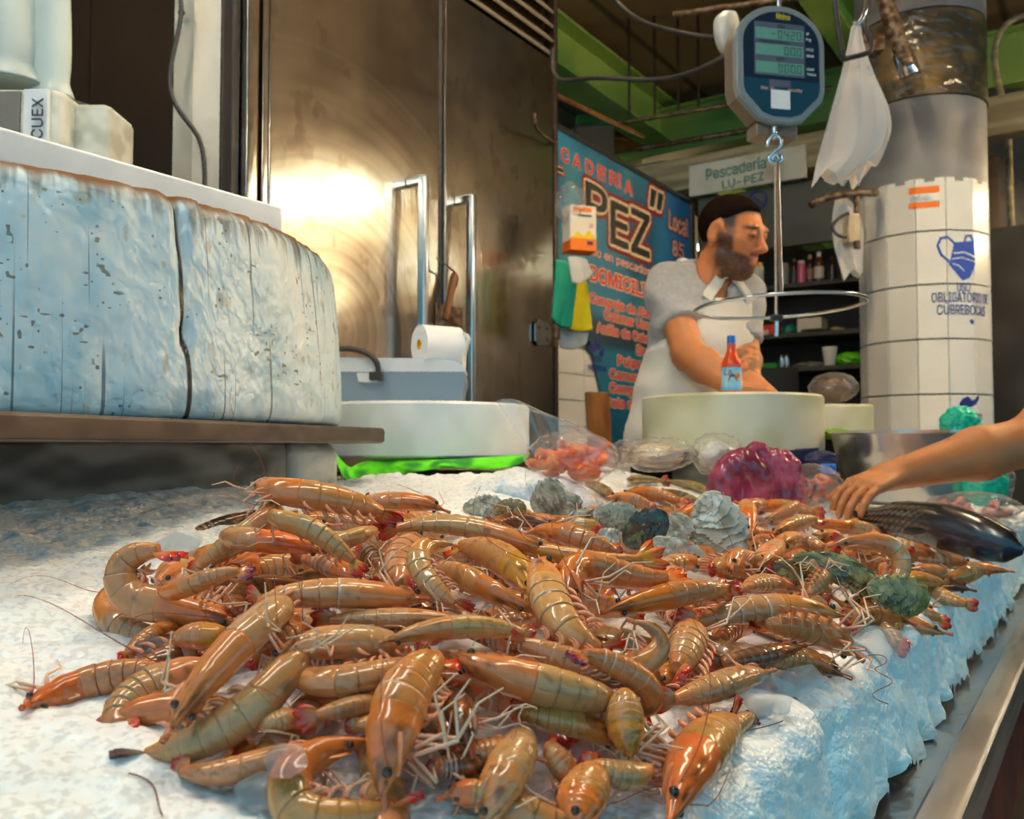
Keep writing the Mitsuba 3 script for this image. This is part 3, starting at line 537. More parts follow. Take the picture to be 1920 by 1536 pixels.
back = [[(1095, 902), (1125, 915), (1152, 935)], [(1240, 902), (1285, 908), (1328, 926)], [(1232, 920), (1275, 930), (1315, 942)], [(1180, 905), (1220, 900), (1260, 905)], [(1300, 890), (1345, 888), (1390, 885)], [(975, 890), (1000, 898), (1020, 905)], [(1420, 935), (1480, 938), (1540, 942)], [(1210, 925), (1255, 938), (1300, 950)]]
for i, pts in enumerate(back):
    n = sorted(mx(q) for q in back).index(mx(pts))
    q = [hit(a, b, .012) for a, b in pts]; shrimp(pts, None, 80, 'grn', f'{ordinal(n)} of the small greenish shrimps at the back below the bags', GG, lod=0, ant=0, parts3=(q, .013))
# the lower layer that shows through the gaps
cand = []
xs = np.random.default_rng(5).uniform(PILE.bounds[0], PILE.bounds[2], 4000); ys = np.random.default_rng(6).uniform(PILE.bounds[1], PILE.bounds[3], 4000)
inner = PILE.buffer(-.030)
for x, y in zip(xs, ys):
    if inner.contains(Point(x, y)) and all((x - a) ** 2 + (y - b) ** 2 > (.058 if y > .62 else .050) ** 2 for a, b in cand) and y < 1.5 and not (x > -.275 and y < 1.05) and (x * RT[0] + y * RT[1]) / (x * FH[0] + y * FH[1]) > -.40: cand.append((x, y))
for i, (x, y) in enumerate(cand):
    a = rng.uniform(0, 6.28); hl = .055; bend = rng.uniform(-.03, .03); c = np.array([x, y])
    u, v = np.array([math.cos(a), math.sin(a)]), np.array([-math.sin(a), math.cos(a)])
    q = []
    for s in (-1, 0, 1):
        xy = c + u * hl * s + v * bend * (1 - s * s); q.append([xy[0], xy[1], float(ice_z(*xy)) * .45 + float(pile_h(*xy)) * .55 - .006])
    shrimp([(x * 1000, y * 1000)], None, rng.uniform(30, 120), ['tan', 'org', 'pnk', 'drk', 'red', 'yel'][i % 6], 'one of the shrimps of the lower layer, showing only through gaps between those on top', 'shrimp in the lower layer of the pile', legs=2 if i % 3 == 0 else 0, lod=0, ant=0, parts3=(q, .0145))
print('shrimps', sum(1 for k in labels if k.startswith('shrimp') and '__' not in k), len(cand))
mat('warm_steel', (.72, .62, .46), .42, .9)
mat('post_paint', lin(216, 208, 190), .4, c2=lin(186, 168, 134), s=(12, 12, 4), lo=.4, hi=.8, bump=.003, bs=(130, 130, 90))
mat('rusty', lin(120, 104, 86), .45, .6, c2=lin(70, 48, 32), s=(60, 60, 60))
# ---------------------------------------------------------------- left: steel plate, chopping block, slab, post, fridge
pa, pb = P(-260, 826, .62), P(720, 833, 1.50)
pdir = nrm([pb[0] - pa[0], pb[1] - pa[1], 0]); pn = np.cross(pdir, [0, 0, 1]); pn = pn if pn[0] > 0 else -pn
mat('plate_steel', lin(88, 78, 72), .42, .5, c2=lin(72, 63, 58), s=(22, 22, 40))
PZ0, PZ1 = .003, .029
sp = thing('steel_plate', 'brown-grey steel slab under the big chopping block', 'plate')
pl_c = (pa + pb) / 2 - pn * .40; plen = np.linalg.norm((pb - pa)[:2])
part(sp, 'plate_body', obb([pl_c[0], pl_c[1], (PZ0 + PZ1) / 2], (plen, .80, PZ1 - PZ0), pdir, r=.003), 'plate_steel', 30)
part(sp, 'front_edge', obb([pl_c[0] + pn[0] * .4005, pl_c[1] + pn[1] * .4005, (PZ0 + PZ1) / 2], (plen - .004, .003, PZ1 - PZ0 - .006), pdir, r=.001), 'plate_steel', 30)

# the chopping block: a thick round trunk, painted, worn brown along its upper rim, split in one place
BC, BR, BZ0, BZ1 = np.array([-1.468, .655]), .566, PZ1 + .001, .303
def block_mesh():
    n, m = 420, 46; th = np.linspace(0, 2 * np.pi, n, endpoint=False); hs = np.linspace(0, 1, m)
    H, TH = np.meshgrid(hs, th, indexing='ij'); q = np.stack([np.cos(TH) * 3, np.sin(TH) * 3, H * .7], -1)
    r = BR + .010 * (fbm(q * 1.4, 3, 3) - .5) + .003 * (fbm(q * [12, 12, 2], 3, 4) - .5) - .022 * H ** 1.6 + .0
    r -= .007 * np.abs(H * 2 - 1) ** 12 + .010 * sst(.93, 1, H) * meshkit.noise(q * [14, 14, 1], 8) + .003 * sst(.0, .03, .03 - H)
    cr = math.atan2(.641 - BC[1], -.905 - BC[0])
    def ang(a): return np.abs((TH - a + np.pi) % (2 * np.pi) - np.pi)
    off = .012 * (1 - H) - .012 + .004 * np.sin(H * 9)
    r -= .016 * np.exp(-(ang(cr + off) / (.003 + .004 * sst(.75, 1, H))) ** 2)
    for k in range(60):
        a = rng.uniform(0, 2 * np.pi); lo, hi = sorted(rng.uniform(0, 1, 2)); r -= .0022 * np.exp(-(ang(a + .01 * np.sin(H * 7 + k)) / .0022) ** 2) * sst(lo, lo + .05, H) * sst(hi, hi - .05, H)
    z = BZ0 + (BZ1 - BZ0) * H + .004 * sst(.8, 1, H) * (meshkit.noise(q * 9, 6) - .5)
    V = np.stack([BC[0] + r * np.cos(TH), BC[1] + r * np.sin(TH), z], -1)
    for w in (.985, .9, .5, .02):
        V = np.concatenate([V, np.stack([BC[0] + (r[-1] * w) * np.cos(th), BC[1] + (r[-1] * w) * np.sin(th), np.full(n, BZ1 + .002)], -1)[None]], 0)
    return loft(V), V
bm, _ = block_mesh()
def block_col(p, n, uv):
    th = dr.atan2(p.y - float(BC[1]), p.x - float(BC[0])); h = (p.z - BZ0) / (BZ1 - BZ0)
    c = mix(lin(200, 218, 222), lin(160, 190, 200), smoothstep(.35, .75, fb(th * 9, h * 3, 1, 4)))
    c = mix(c, lin(222, 226, 220), smoothstep(.5, .8, fb(th * 14 + 4, h * 4, 5, 4)) * .7)
    c = mix(c, lin(150, 142, 116), smoothstep(.66, .78, fb(th * 26, h * 9, 9, 4)) * .55)
    dark = smoothstep(.70, .86, mikit.noise(th * 90, h * 1.3, 3.)) * smoothstep(.60, .68, mikit.noise(th * 190, h * .8, 7.))
    c = mix(c, lin(70, 84, 92), dark * .8)
    fl = smoothstep(.80, .86, mikit.noise(th * 95, h * 60, 12.)) * smoothstep(.62, .72, mikit.noise(th * 24, h * 9, 22.))
    c = mix(c, lin(96, 86, 62), fl * .8)
    cr = math.atan2(.641 - BC[1], -.905 - BC[0])
    c = mix(c, lin(40, 38, 34), smoothstep(.0075, .0035, dr.abs(th - cr + .012 * h - .004 * dr.sin(h * 9))))
    rim = smoothstep(.86, .985, h + (fb(th * 40, h * 3, 2, 4) - .5) * .20 + (mikit.noise(th * 120, 2, 2) - .5) * .10)
    c = mix(c, lin(74, 66, 56), rim * .75); c = mix(c, lin(104, 66, 30), smoothstep(.955, .995, h + (fb(th * 30, 1, 8, 3) - .5) * .05))
    return c
custom('block_paint', block_col, .42, cc=.15, bump=lambda p, n, uv: fb(p.x * 70, p.y * 70, p.z * 45, 4) * .005 + fb(p.x * 260, p.y * 260, p.z * 60, 2) * .0010)
solo('chopping_block', bm, 'block_paint', 'huge round pale blue-white chopping block with a split side and worn brown rim', 'chopping block', True)
mat('hdpe', (.80, .83, .84), .38, c2=(.70, .74, .75), s=(18, 18, 10))
s0, s1 = onplane(537, 392, 2, .32), onplane(-200, 250, 2, .345)
sy = P(536, 384, 1.27)
slab = bx((-1.62, -.05, BZ1 + .004), (-.995, sy[1], BZ1 + .046), .006)
solo('cutting_slab', slab, 'hdpe', 'long white plastic cutting slab lying on top of the chopping block', 'cutting board', 30)

# things on the far side of the block, against the dark wall
XF = -1.68
struct('wall_left', bx((-2.35, -1.2, FLOOR), (-2.30, 1.32, 2.4), .002), 'steel_dark', label='dark wall behind the chopping block')
wp = onplane(120, 260, 0, -2.28); lowz = onplane(260, 225, 0, -2.28)[2]
struct('baseboard_left', bx((-2.30, -1.2, FLOOR), (-2.285, 1.30, lowz), .002), 'concrete')
mat('foam', lin(202, 204, 192), .7, c2=lin(170, 172, 158), s=(30, 30, 30), bump=.0015, bs=(220, 220, 220))
mat('grey_white', lin(178, 192, 188), .45, c2=lin(150, 164, 164), s=(8, 8, 3))
bk = thing('styrofoam_box', 'white styrofoam box with hand-written letters, behind the chopping block', 'box')
D0 = 1.55
def front_box(x0, y0, x1, y1, d, depth, r=.01):
    a, b = P(x0, y1, d), P(x1, y0, d); c = (a + b) / 2 + FH * depth / 2; return obb(c, (np.linalg.norm((b - a)[:2]), depth, b[2] - a[2]), RT, r=r)
part(bk, 'box_body', front_box(-90, 160, 116, 330, D0, .3, .02), 'foam', 30)
tp_ = front_box(40, 166, 92, 330, D0 - .006, .008, .002); part(bk, 'paper_label', tp_, 'vc_matte', False, flat(tp_, lin(206, 210, 212)), label='white paper strip with writing')
dk = front_box(-90, 170, 38, 330, D0 - .004, .006, .002); part(bk, 'grey_side', dk, 'vc_matte', False, flat(dk, lin(92, 92, 90)), label='grey left side of the box')
tx = extr(text_poly('CUEX', .020, False), .0015); tc = P(80, 262, D0 - .011)
part(bk, 'lettering', moved(tx, frame(tc, [0, 0, 1], -RT, -FH)), 'black_plastic', label='hand-written letters reading upwards')
solo('styrofoam_block', front_box(119, 190, 205, 330, D0 + .05, .12, .016), 'foam', 'plain styrofoam block right of the lettered styrofoam box', 'box', 30)
for nm, x0, x1, yb, d, lab in (('plastic_tube', -60, 66, 158, D0 + .08, 'wide pale plastic tube standing on the lettered styrofoam box'), ('plastic_tube', 62, 130, 186, D0 + .10, 'narrower pale plastic tube right of the wide one, flared at its foot')):
    n, pr = 40, []; cx = (x0 + x1) / 2; hw = (x1 - x0) / 2
    ys = np.linspace(-140, yb, n)
    for y in ys:
        k = 1 + .03 * math.sin((y - 20) / 34) + .22 * float(sst(yb - 34, yb, y)) - .06 * float(sst(yb - 70, yb - 30, y)) * float(sst(yb, yb - 30, y)); q = P(cx, y, d); pr.append((q, hw * k / F * d))
    thv = np.arange(40) * 2 * np.pi / 40
    V = np.array([[q + RT * r * math.cos(a) + FH * r * .7 * math.sin(a) + RT * .003 * math.sin(3 * a) for a in thv] for q, r in pr])[::-1]
    part(thing(nm, lab, 'tube'), 'sleeve', loft(V), 'grey_white', True)
# white post
px0, px1, px2 = 323, 360, 437
dpost = 2.06
q0, q1, q2 = P(px0, 300, dpost + .02), P(px1, 300, dpost - .01), P(px2, 300, dpost)
def prism(pts2, z0, z1):
    return extr(Polygon(pts2), z1 - z0, T4([0, 0, z0]))
def T4(v):
    M = np.eye(4); M[:3, 3] = v; return M
dvec = FH * .12
struct('trim_1', prism([q0[:2], q1[:2], q2[:2], (q2 + dvec)[:2], (q0 + dvec)[:2]], FLOOR, 2.4), 'post_paint', label='cream painted post between the dark wall and the fridge')
ph = lathe([(.008, 0), (.008, .004), (.0001, .004)], 16, P(341, 24, dpost - .02) , -FH); part('trim_1', 'screw_hole', ph, 'black_rubber', True)
cab = curve([P(322, -40, 2.00), P(321, 120, 2.00), P(322, 178, 2.0), P(345, 220, 2.0), P(372, 258, 2.0), P(382, 300, 2.0), P(384, 360, 2.0), P(384, 420, 2.0)], 50)
solo('power_cable', tube(cab, .0055, 8), 'black_rubber', 'thick black cable running down the cream post', 'cable', True)

# steel fridge
def brushed(p, n, uv):
    sw = dr.sqrt(dr.square(p.y - 1.62) + dr.square(p.z - .30)); s = mikit.noise(sw * 90, 3., 1.) * smoothstep(.55, .2, dr.abs(sw - .32))
    c = mix((.38, .34, .29), (.25, .22, .19), smoothstep(.3, .75, fb(p.y * 5, p.z * 5, 1., 4)))
    c = mix(c, (.62, .56, .48), s * .35); return mix(c, (.25, .21, .17), smoothstep(.62, .78, fb(p.y * 24, p.z * 16, 3., 3)) * .6)
custom('fridge_steel', brushed, .21, 1., bump=lambda p, n, uv: mikit.noise(p.y * 420, p.z * 26, p.x * 60) * .00030 + fb(p.y * 7, p.z * 5, 2., 2) * .0022, eps=1e-3)
fr = thing('steel_fridge', 'tall two-door stainless steel fridge behind the counter, with bar handles', 'fridge')
def Yat(px): d = ray(px, 400); return d[1] * XF / d[0]
y0, ys_, y1 = Yat(503), Yat(829), Yat(1038); zt = 1.42
part(fr, 'cabinet', bx((XF - .62, Yat(437), FLOOR + .1), (XF - .045, y1, 2.15), .004), 'steel_dark', 30)
for a, b, nm in ((y0, ys_ - .015, 0), (ys_ + .015, y1, 1)):
    dk_ = part(fr, 'door', bx((XF - .042, a, FLOOR + .15), (XF, b, zt), .006), 'fridge_steel', 30)
    px, ty = ((790, 330), (880, 366))[nm]
    hy = onplane(px, ty, 0, XF + .05); hz = hy[2]; hl = hz - .06
    hm = [bx((XF + .045, hy[1] - .012, .08), (XF + .07, hy[1] + .012, hz), .004)]
    for z in (hz - .012, .10): hm.append(bx((XF, hy[1] - .012, z - .012), (XF + .06, hy[1] + .012, z + .012), .003))
    part(fr, 'door__handle' if not nm else 'door_001__handle', cat(hm), 'chrome', 30)
part(fr, 'gasket', bx((XF - .04, ys_ - .015, FLOOR + .15), (XF - .012, ys_ + .015, zt), .002), 'black_rubber')
part(fr, 'side_frame', bx((XF - .045, Yat(437), FLOOR + .1), (XF - .01, Yat(452), 2.15), .003), 'black_plastic')
part(fr, 'side_frame', bx((XF - .045, Yat(452) + .003, FLOOR + .1), (XF + .012, Yat(478), 2.15), .006), 'fridge_steel', 30)
part(fr, 'side_frame', bx((XF - .045, Yat(478) + .004, FLOOR + .1), (XF - .02, Yat(486), 2.15), .002), 'red_panel')
part(fr, 'side_frame', bx((XF - .045, Yat(486) + .003, FLOOR + .1), (XF + .004, y0 - .004, 2.15), .004), 'fridge_steel', 30)
part(fr, 'upper_panel', bx((XF - .06, y0, zt + .004), (XF - .035, y1, 2.15), .003), 'steel_dark')
for i in range(9):
    z = zt + .03 + i * .055; sl = obb([XF - .012, (y0 + y1) / 2, z], (y1 - y0 - .01, .05, .008), (0, 1, 0), (.75, 0, .65), .002); part(fr, 'louvre', sl, 'warm_steel', 30)
part(fr, 'corner_strip', bx((XF - .045, y1 + .001, FLOOR + .1), (XF + .008, y1 + .02, 2.15), .003), 'steel_dark')
# latch lock with a wooden peg, hinge plate, wire hook
mat('wood_peg', lin(116, 66, 26), .5)
lk_ = thing('door_latch', 'worn latch with a wooden peg between the two fridge doors', 'latch')
lp = onplane(845, 575, 0, XF + .02); part(lk_, 'peg', tube(curve([onplane(852, 515, 0, XF + .03), onplane(846, 545, 0, XF + .032), onplane(836, 600, 0, XF + .03)], 8), .011, 8), 'wood_peg', True)
part(lk_, 'plate', bx(onplane(815, 612, 0, XF + .002), onplane(868, 578, 0, XF + .008), .002), 'rusty')
part(lk_, 'wire', tube(curve([onplane(818, 484, 0, XF + .02), onplane(840, 500, 0, XF + .04), onplane(858, 520, 0, XF + .03), onplane(850, 545, 0, XF + .04)], 20), .003, 6), 'rusty', True)
hp = thing('hinge_plate', 'riveted steel hinge plate at the lower right edge of the fridge', 'hinge')
hc = onplane(1020, 626, 0, XF + .012); hpoly = Polygon([(-.055, -.03), (-.04, -.045), (.03, -.038), (.045, -.02), (.045, .025), (.03, .04), (-.035, .05), (-.055, .03)])
part(hp, 'plate', extr(hpoly, .006, frame(hc - [.006, 0, 0], [0, 1, 0], [0, 0, 1], [1, 0, 0])), 'chrome')
for a, b in ((-.035, .02), (.02, -.02), (.02, .02)): part(hp, 'rivet', lathe([(.007, 0), (.006, .003), (.0005, .004)], 10, hc + [0, a, b], [1, 0, 0]), 'steel_dark', True)
part(hp, 'pin', tube([onplane(1041, 606, 0, XF + .018), onplane(1041, 650, 0, XF + .018)], .008, 8), 'rusty', True)
solo('wire_hook', tube(curve([onplane(1003, 214, 0, XF + .09), onplane(1003, 228, 0, XF + .09), onplane(1012, 248, 0, XF + .06), onplane(1040, 268, 0, XF + .02), onplane(1044, 262, 0, XF - .01)], 30), .006, 8), 'rusty', 'bent wire hook sticking out at the upper right edge of the fridge', 'hook', True)

# ---------------------------------------------------------------- round white board, printer scale, green cloth
cwb = P(786, 840, 2.10); RB = .262; zb0, zb1 = -.026, .094
solo('round_cutting_board', lathe([(.001, zb0), (RB - .004, zb0), (RB, zb0 + .004), (RB, zb1 - .006), (RB - .006, zb1), (.001, zb1)], 120, (cwb[0], cwb[1], 0)), 'hdpe', 'thick round white plastic board carrying the receipt scale', 'cutting board', 30)
def cloth_mesh():
    n, m = 90, 16; us = np.linspace(0, 1, n); V = np.zeros((n, m, 3))
    top = [(628, 848), (640, 862), (680, 866), (800, 862), (900, 858), (990, 852)]; bot = [(634, 868), (640, 888), (700, 893), (760, 889), (830, 878), (900, 880), (955, 876), (990, 862)]
    tp = curve([P(x, y, 1.85 if x > 650 else 1.72) for x, y in top], n); bp = curve([P(x, y, 1.80 if x > 650 else 1.68) for x, y in bot], n)
    for j in range(m):
        w = j / (m - 1); q = tp * (1 - w) + bp * w; V[:, j] = q + np.outer(np.sin(w * np.pi) * .008 * np.sin(us * 40 + 1) + .012 * np.sin(w * np.pi), -FH)
    V2 = V + FH * .006
    return loft(np.concatenate([V, V2[:, ::-1]], 1))
cm_ = cloth_mesh(); mat('green_cloth', lin(92, 214, 20), .85, c2=lin(22, 128, 30), s=(26, 26, 26), lo=.45, hi=.75, bump=.002, bs=(300, 300, 300))
solo('green_cloth', cm_, 'green_cloth', 'bright green cloth squeezed under the round white board', 'cloth', 60)
cp_ = thing('receipt_scale', 'grey and white receipt printer scale on the round white board', 'scale')
ds = 2.06
def prof_body(pts, d, depth, bsdf, name, r=.004, label=None, col=None, parent=cp_):
    q = [P(x, y, d) for x, y in pts]; o = q[0]; poly = Polygon([((v - o) @ RT, v[2] - o[2]) for v in q]).buffer(-r, join_style=1).buffer(r, join_style=1)
    m = extr(poly, depth, frame(o + FH * depth, RT, [0, 0, 1], -FH)); return part(parent, name, m, bsdf, 30, label=label) if col is None else part(parent, name, m, bsdf, False, flat(m, col), label=label)
mat('scale_grey', lin(112, 132, 150), .35); mat('scale_white', lin(206, 210, 214), .3)
prof_body([(618, 756), (860, 756), (866, 742), (872, 716), (870, 697), (618, 697)], ds, .14, 'scale_grey', 'lower_body', label='blue-grey lower housing')
prof_body([(618, 697), (872, 697), (868, 684), (850, 676), (800, 672), (618, 670)], ds, .14, 'scale_white', 'top_cover', label='white top cover')
prof_body([(668, 699), (708, 699), (708, 716), (690, 717), (672, 716)], ds - .012, .012, 'scale_white', 'socket_rim', r=.002)
prof_body([(692, 697), (716, 697), (716, 713), (692, 713)], ds - .03, .03, 'black_plastic', 'plug', r=.002)
part(cp_, 'power_cord', tube(curve([P(615, 657, ds - .01), P(650, 654, ds - .01), P(680, 660, ds - .015), P(704, 676, ds - .02), P(708, 700, ds - .02)], 30), .0065, 8), 'black_rubber', True)
wm = tube(curve([P(850, 690, ds + .02), P(866, 696, ds + .02), P(872, 660, ds + .03), P(878, 634, ds + .03), P(869, 627, ds + .04), P(846, 634, ds + .05)], 40), .0055, 8); part(cp_, 'wire_stand', wm, 'vc_satin', True, flat(wm, lin(206, 206, 196)))
rc = thing('paper_roll', 'roll of white receipt paper with a yellow core lying on the receipt scale', 'paper roll')
ax = nrm(RT * .86 + FH * .51); c0 = P(786, 646, ds + .02); rr = .0475; cc0 = c0
ro = lathe([(.011, 0), (rr, 0), (rr, .100), (.011, .100)], 64, cc0, ax); mat('paper', (.86, .86, .87), .8); part(rc, 'paper', ro, 'paper', 30)
co = lathe([(.0105, -.001), (.012, -.001), (.012, .101), (.0095, .101), (.0095, -.001)], 32, cc0, ax); part(rc, 'core', co, 'vc_matte', 30 and True, flat(co, lin(226, 180, 20)), label='yellow cardboard core')
# ---------------------------------------------------------------- banner wall, back wall, shelves, column, ceiling
XBAN = -1.76
mat('wall_paint', lin(176, 168, 150), .7, c2=lin(140, 132, 116), s=(4, 4, 4))
mat('dark_wall', lin(56, 58, 54), .6, c2=lin(36, 36, 34), s=(4, 4, 4))
mat('tile', (.80, .77, .70), .18, cc=.4)
mat('grout', lin(120, 106, 84), .8)
yb1 = 4.22
struct('wall_banner', bx((XBAN - .12, 2.74, FLOOR), (XBAN - .02, yb1 + .1, 1.20), .002), 'wall_paint')
# tiled lower part of that wall beside the fridge
tz0 = onplane(1042, 640, 0, XBAN + .0)[2]
for j in range(7):
    for i in range(3):
        z = tz0 - .012 - j * .105; y = 2.80 + i * .30; k = pname('wall_banner', 'tile'); scene[k] = shp(bx((XBAN - .022, y + .003, z - .102), (XBAN - .008, y + .297, z), .002), 'tile')
# printed banner
def sheet(pts_px, X, n=30, m=30, wav=.006):
    c = [onplane(x, y, 0, X) for x, y in pts_px]; a, b = np.meshgrid(np.linspace(0, 1, n), np.linspace(0, 1, m), indexing='ij')
    V = (1 - a)[..., None] * ((1 - b)[..., None] * c[0] + b[..., None] * c[3]) + a[..., None] * ((1 - b)[..., None] * c[1] + b[..., None] * c[2]); return V
bz1 = onplane(1290, 382, 0, XBAN)[2]; by1 = onplane(1292, 400, 0, XBAN)[1]; bz0 = -.05
def ban_y(px): d = ray(px, 500); return d[1] * XBAN / d[0]
by0 = 2.66
def ban_col(p, n, uv):
    t = fb(p.y * 2.2, p.z * 2.2, 1., 4); c = mix(lin(8, 70, 104), lin(26, 112, 142), smoothstep(.3, .7, t)); c = mix(c, lin(44, 118, 120), smoothstep(.5, .8, fb(p.y * 5 + 9, p.z * 3, 5., 3)) * .6)
    c = mix(c, lin(8, 30, 54), smoothstep(.09, .03, dr.abs(p.z - .47)) * .85); c = mix(c, lin(6, 60, 90), smoothstep(.25, 0., p.z) * .5); return mix(c, lin(24, 104, 190), smoothstep(3.6, 4.0, p.y) * .45)
custom('banner_print', ban_col, .5)
ban = thing('shop_banner', 'blue printed fishmonger banner with red lettering beside the fridge', 'banner')
yl, yr = ban_y(1108), by1
bpoly = Polygon([(by0, bz1), (by1, bz1), (by1, bz0), (ban_y(1150), bz0), (ban_y(1104), onplane(1104, 640, 0, XBAN)[2]), (by0, onplane(1104, 640, 0, XBAN)[2])])
Mb = frame([XBAN, 0, 0], [0, 1, 0], [0, 0, 1], [1, 0, 0])
part(ban, 'sheet', extr(bpoly, .004, Mb), 'banner_print')
part(ban, 'black_hem', bx((XBAN, by0, bz1), (XBAN + .012, by1 + .05, bz1 + .022), .003), 'black_plastic'); part(ban, 'black_hem', bx((XBAN, by1 + .003, bz0), (XBAN + .012, by1 + .05, bz1), .003), 'black_plastic')
for kk, c in (('ink_red', lin(190, 34, 30)), ('ink_wine', lin(112, 16, 22)), ('ink_cream', lin(214, 186, 150)), ('ink_black', (.006, .006, .008)), ('ink_pink', lin(214, 168, 150)), ('ink_navy', lin(18, 30, 110)), ('ink_blue', lin(24, 60, 160)), ('ink_orange', lin(240, 120, 24)), ('ink_white', (.8, .8, .8)), ('ink_yellow', lin(236, 200, 20)), ('ink_green', lin(70, 120, 108))):
    mat(kk, c, .5)
def place_text(parent, s, px, py, X, h_px, layers, name='lettering', width_px=None, lean=0, bold=True, spread=1.0):
    """lettering on the plane x = X, its lower left corner at a pixel"""
    a = onplane(px, py, 0, X); b = onplane(px, py - h_px, 0, X); h = b[2] - a[2]; g = text_poly(s, h, bold); g = affinity.translate(g, -g.bounds[0], 0)
    if width_px: g = affinity.scale(g, (onplane(px + width_px, py, 0, X)[1] - a[1]) / (g.bounds[2]), 1, origin=(0, 0))
    for i, (grow, ink) in enumerate(layers):
        q = g.buffer(grow * h, join_style=2) if grow else g
        part(parent, name, extr(q, .0015 + .001 * i, frame([X + .004, a[1], a[2]], [0, 1, 0], [0, 0, 1], [1, 0, 0])), ink)
for ch, px, py in zip('CADERIA', (1050, 1072, 1096, 1119, 1141, 1158, 1169), (300, 311, 322, 333, 344, 351, 360)):
    place_text(ban, ch, px, py, XBAN, 24, [(.06, 'ink_pink'), (0, 'ink_red')], width_px=15 if ch != 'I' else 5)
place_text(ban, '-', 1043, 335, XBAN, 42, [(.16, 'ink_wine'), (.06, 'ink_cream'), (0, 'ink_black')])
for ch, px, py, w, h in (('P', 1095, 410, 42, 70), ('E', 1142, 454, 34, 78), ('Z', 1181, 470, 35, 80), ('”', 1216, 432, 26, 78)):
    place_text(ban, ch, px, py, XBAN, h, [(.17, 'ink_wine'), (.075, 'ink_cream'), (0, 'ink_black')], width_px=w)
place_text(ban, 'Local', 1252, 428, XBAN, 34, [(.10, 'ink_wine'), (0, 'ink_pink')], width_px=36); place_text(ban, '85', 1259, 478, XBAN, 28, [(.10, 'ink_wine'), (0, 'ink_pink')], width_px=21)
place_text(ban, 'do en pescados y', 1106, 478, XBAN, 17, [(.05, 'ink_wine'), (0, 'ink_pink')], width_px=122)
place_text(ban, 'A DOMICILIO', 1080, 517, XBAN, 27, [(.12, 'ink_pink'), (0, 'ink_red')], width_px=142)
for s, px, py, w in (('Cangrejo de Alaska', 1104, 566, 130), ('Calamar Limpio', 1131, 598, 100), ('Anillo de Calamar', 1117, 622, 120), ('Surimi', 1191, 664, 50), ('Pulpo', 1156, 684, 46), ('Camaron', 1141, 709, 72), ('Cangrejo', 1141, 735, 74), ('Cola de Langosta', 1132, 762, 130)):
    place_text(ban, s, px, py, XBAN, 17, [(.13, 'ink_pink'), (0, 'ink_red')], width_px=w)
dv = lambda px, py: (onplane(px, py, 0, XBAN)[1], onplane(px, py, 0, XBAN)[2])
def blob(parent, pts, ink, dx=.006, name='pictogram'): part(parent, name, extr(Polygon([dv(*p) for p in pts]).buffer(.004), .0016, frame([XBAN + dx - .002, 0, 0], [0, 1, 0], [0, 0, 1], [1, 0, 0])), ink)
blob(ban, [(1100, 652), (1108, 645), (1118, 655), (1106, 660)], 'ink_navy'); blob(ban, [(1118, 632), (1124, 642), (1122, 655), (1114, 644)], 'ink_navy'); blob(ban, [(1122, 664), (1130, 655), (1128, 668)], 'ink_navy')
place_text(ban, 'USO', 1110, 676, XBAN, 10, [(0, 'ink_navy')], width_px=16); place_text(ban, 'CUBREBOCAS', 1101, 692, XBAN, 9, [(0, 'ink_navy')], width_px=34)
# hanging at the fridge edge: carton in a plastic bag, teal and yellow cloths
hx = -1.60
gb = thing('glove_carton', 'white and orange cardboard carton hanging in clear plastic beside the fridge', 'box')
fa, fbx = P(1068, 470, 2.95), P(1112, 470, 2.90)
exc = nrm(RT * .86 + FH * .3); tilt = nrm(np.array([0, 0, 1]) + exc * -.12); cc_ = P(1086, 432, 2.98)
cbm = obb(cc_, (.098, .07, .155), exc, tilt, .003); ez = nrm(tilt - (tilt @ exc) * exc); ey = np.cross(ez, exc)
part(gb, 'carton', cbm, 'vc_matte', False, flat(cbm, lin(226, 214, 196)), label='white and orange carton')
cb2 = obb(cc_ - ez * .0585, (.0985, .0705, .0385), exc, tilt, .003); part(gb, 'carton_base', cb2, 'vc_matte', False, flat(cb2, lin(240, 100, 20)))
fz = -ey if (-ey) @ FH < 0 else ey
def sticker(parent, c, ex, ez_, nrm_, poly, ink, name='print', d=.0012): part(parent, name, extr(poly, d, frame(c, ex, ez_, nrm_)), ink)
exx = exc
nn = fz; fc = cc_ + nn * .0352; exs = exx if np.cross(exx, ez) @ nn > 0 else -exx
sticker(gb, fc, exs, ez, nn, sbox(-.047, -.0765, .047, -.036), 'ink_orange'); sticker(gb, fc, exs, ez, nn, Polygon([(-.046, -.036), (-.02, -.012), (-.005, -.03), (.02, -.006), (.046, -.036)]), 'ink_yellow'); sticker(gb, fc, exs, ez, nn, sbox(-.036, .056, .03, .070), 'ink_orange')
sticker(gb, fc, exs, ez, nn, sbox(-.02, .040, .03, .045), 'ink_black'); sticker(gb, fc, exs, ez, nn, Point(.03, .01).buffer(.008), 'ink_pink'); sticker(gb, fc + nn * .0013, exs, ez, nn, sbox(.014, -.056, .034, -.044), 'ink_navy')
scene['film'] = {'type': 'blendbsdf', 'weight': .07, 'a': {'type': 'thindielectric', 'int_ior': 1.45}, 'b': {'type': 'twosided', 'bsdf': {'type': 'roughplastic', 'diffuse_reflectance': {'type': 'rgb', 'value': [.72, .70, .66]}, 'alpha': .12}}}
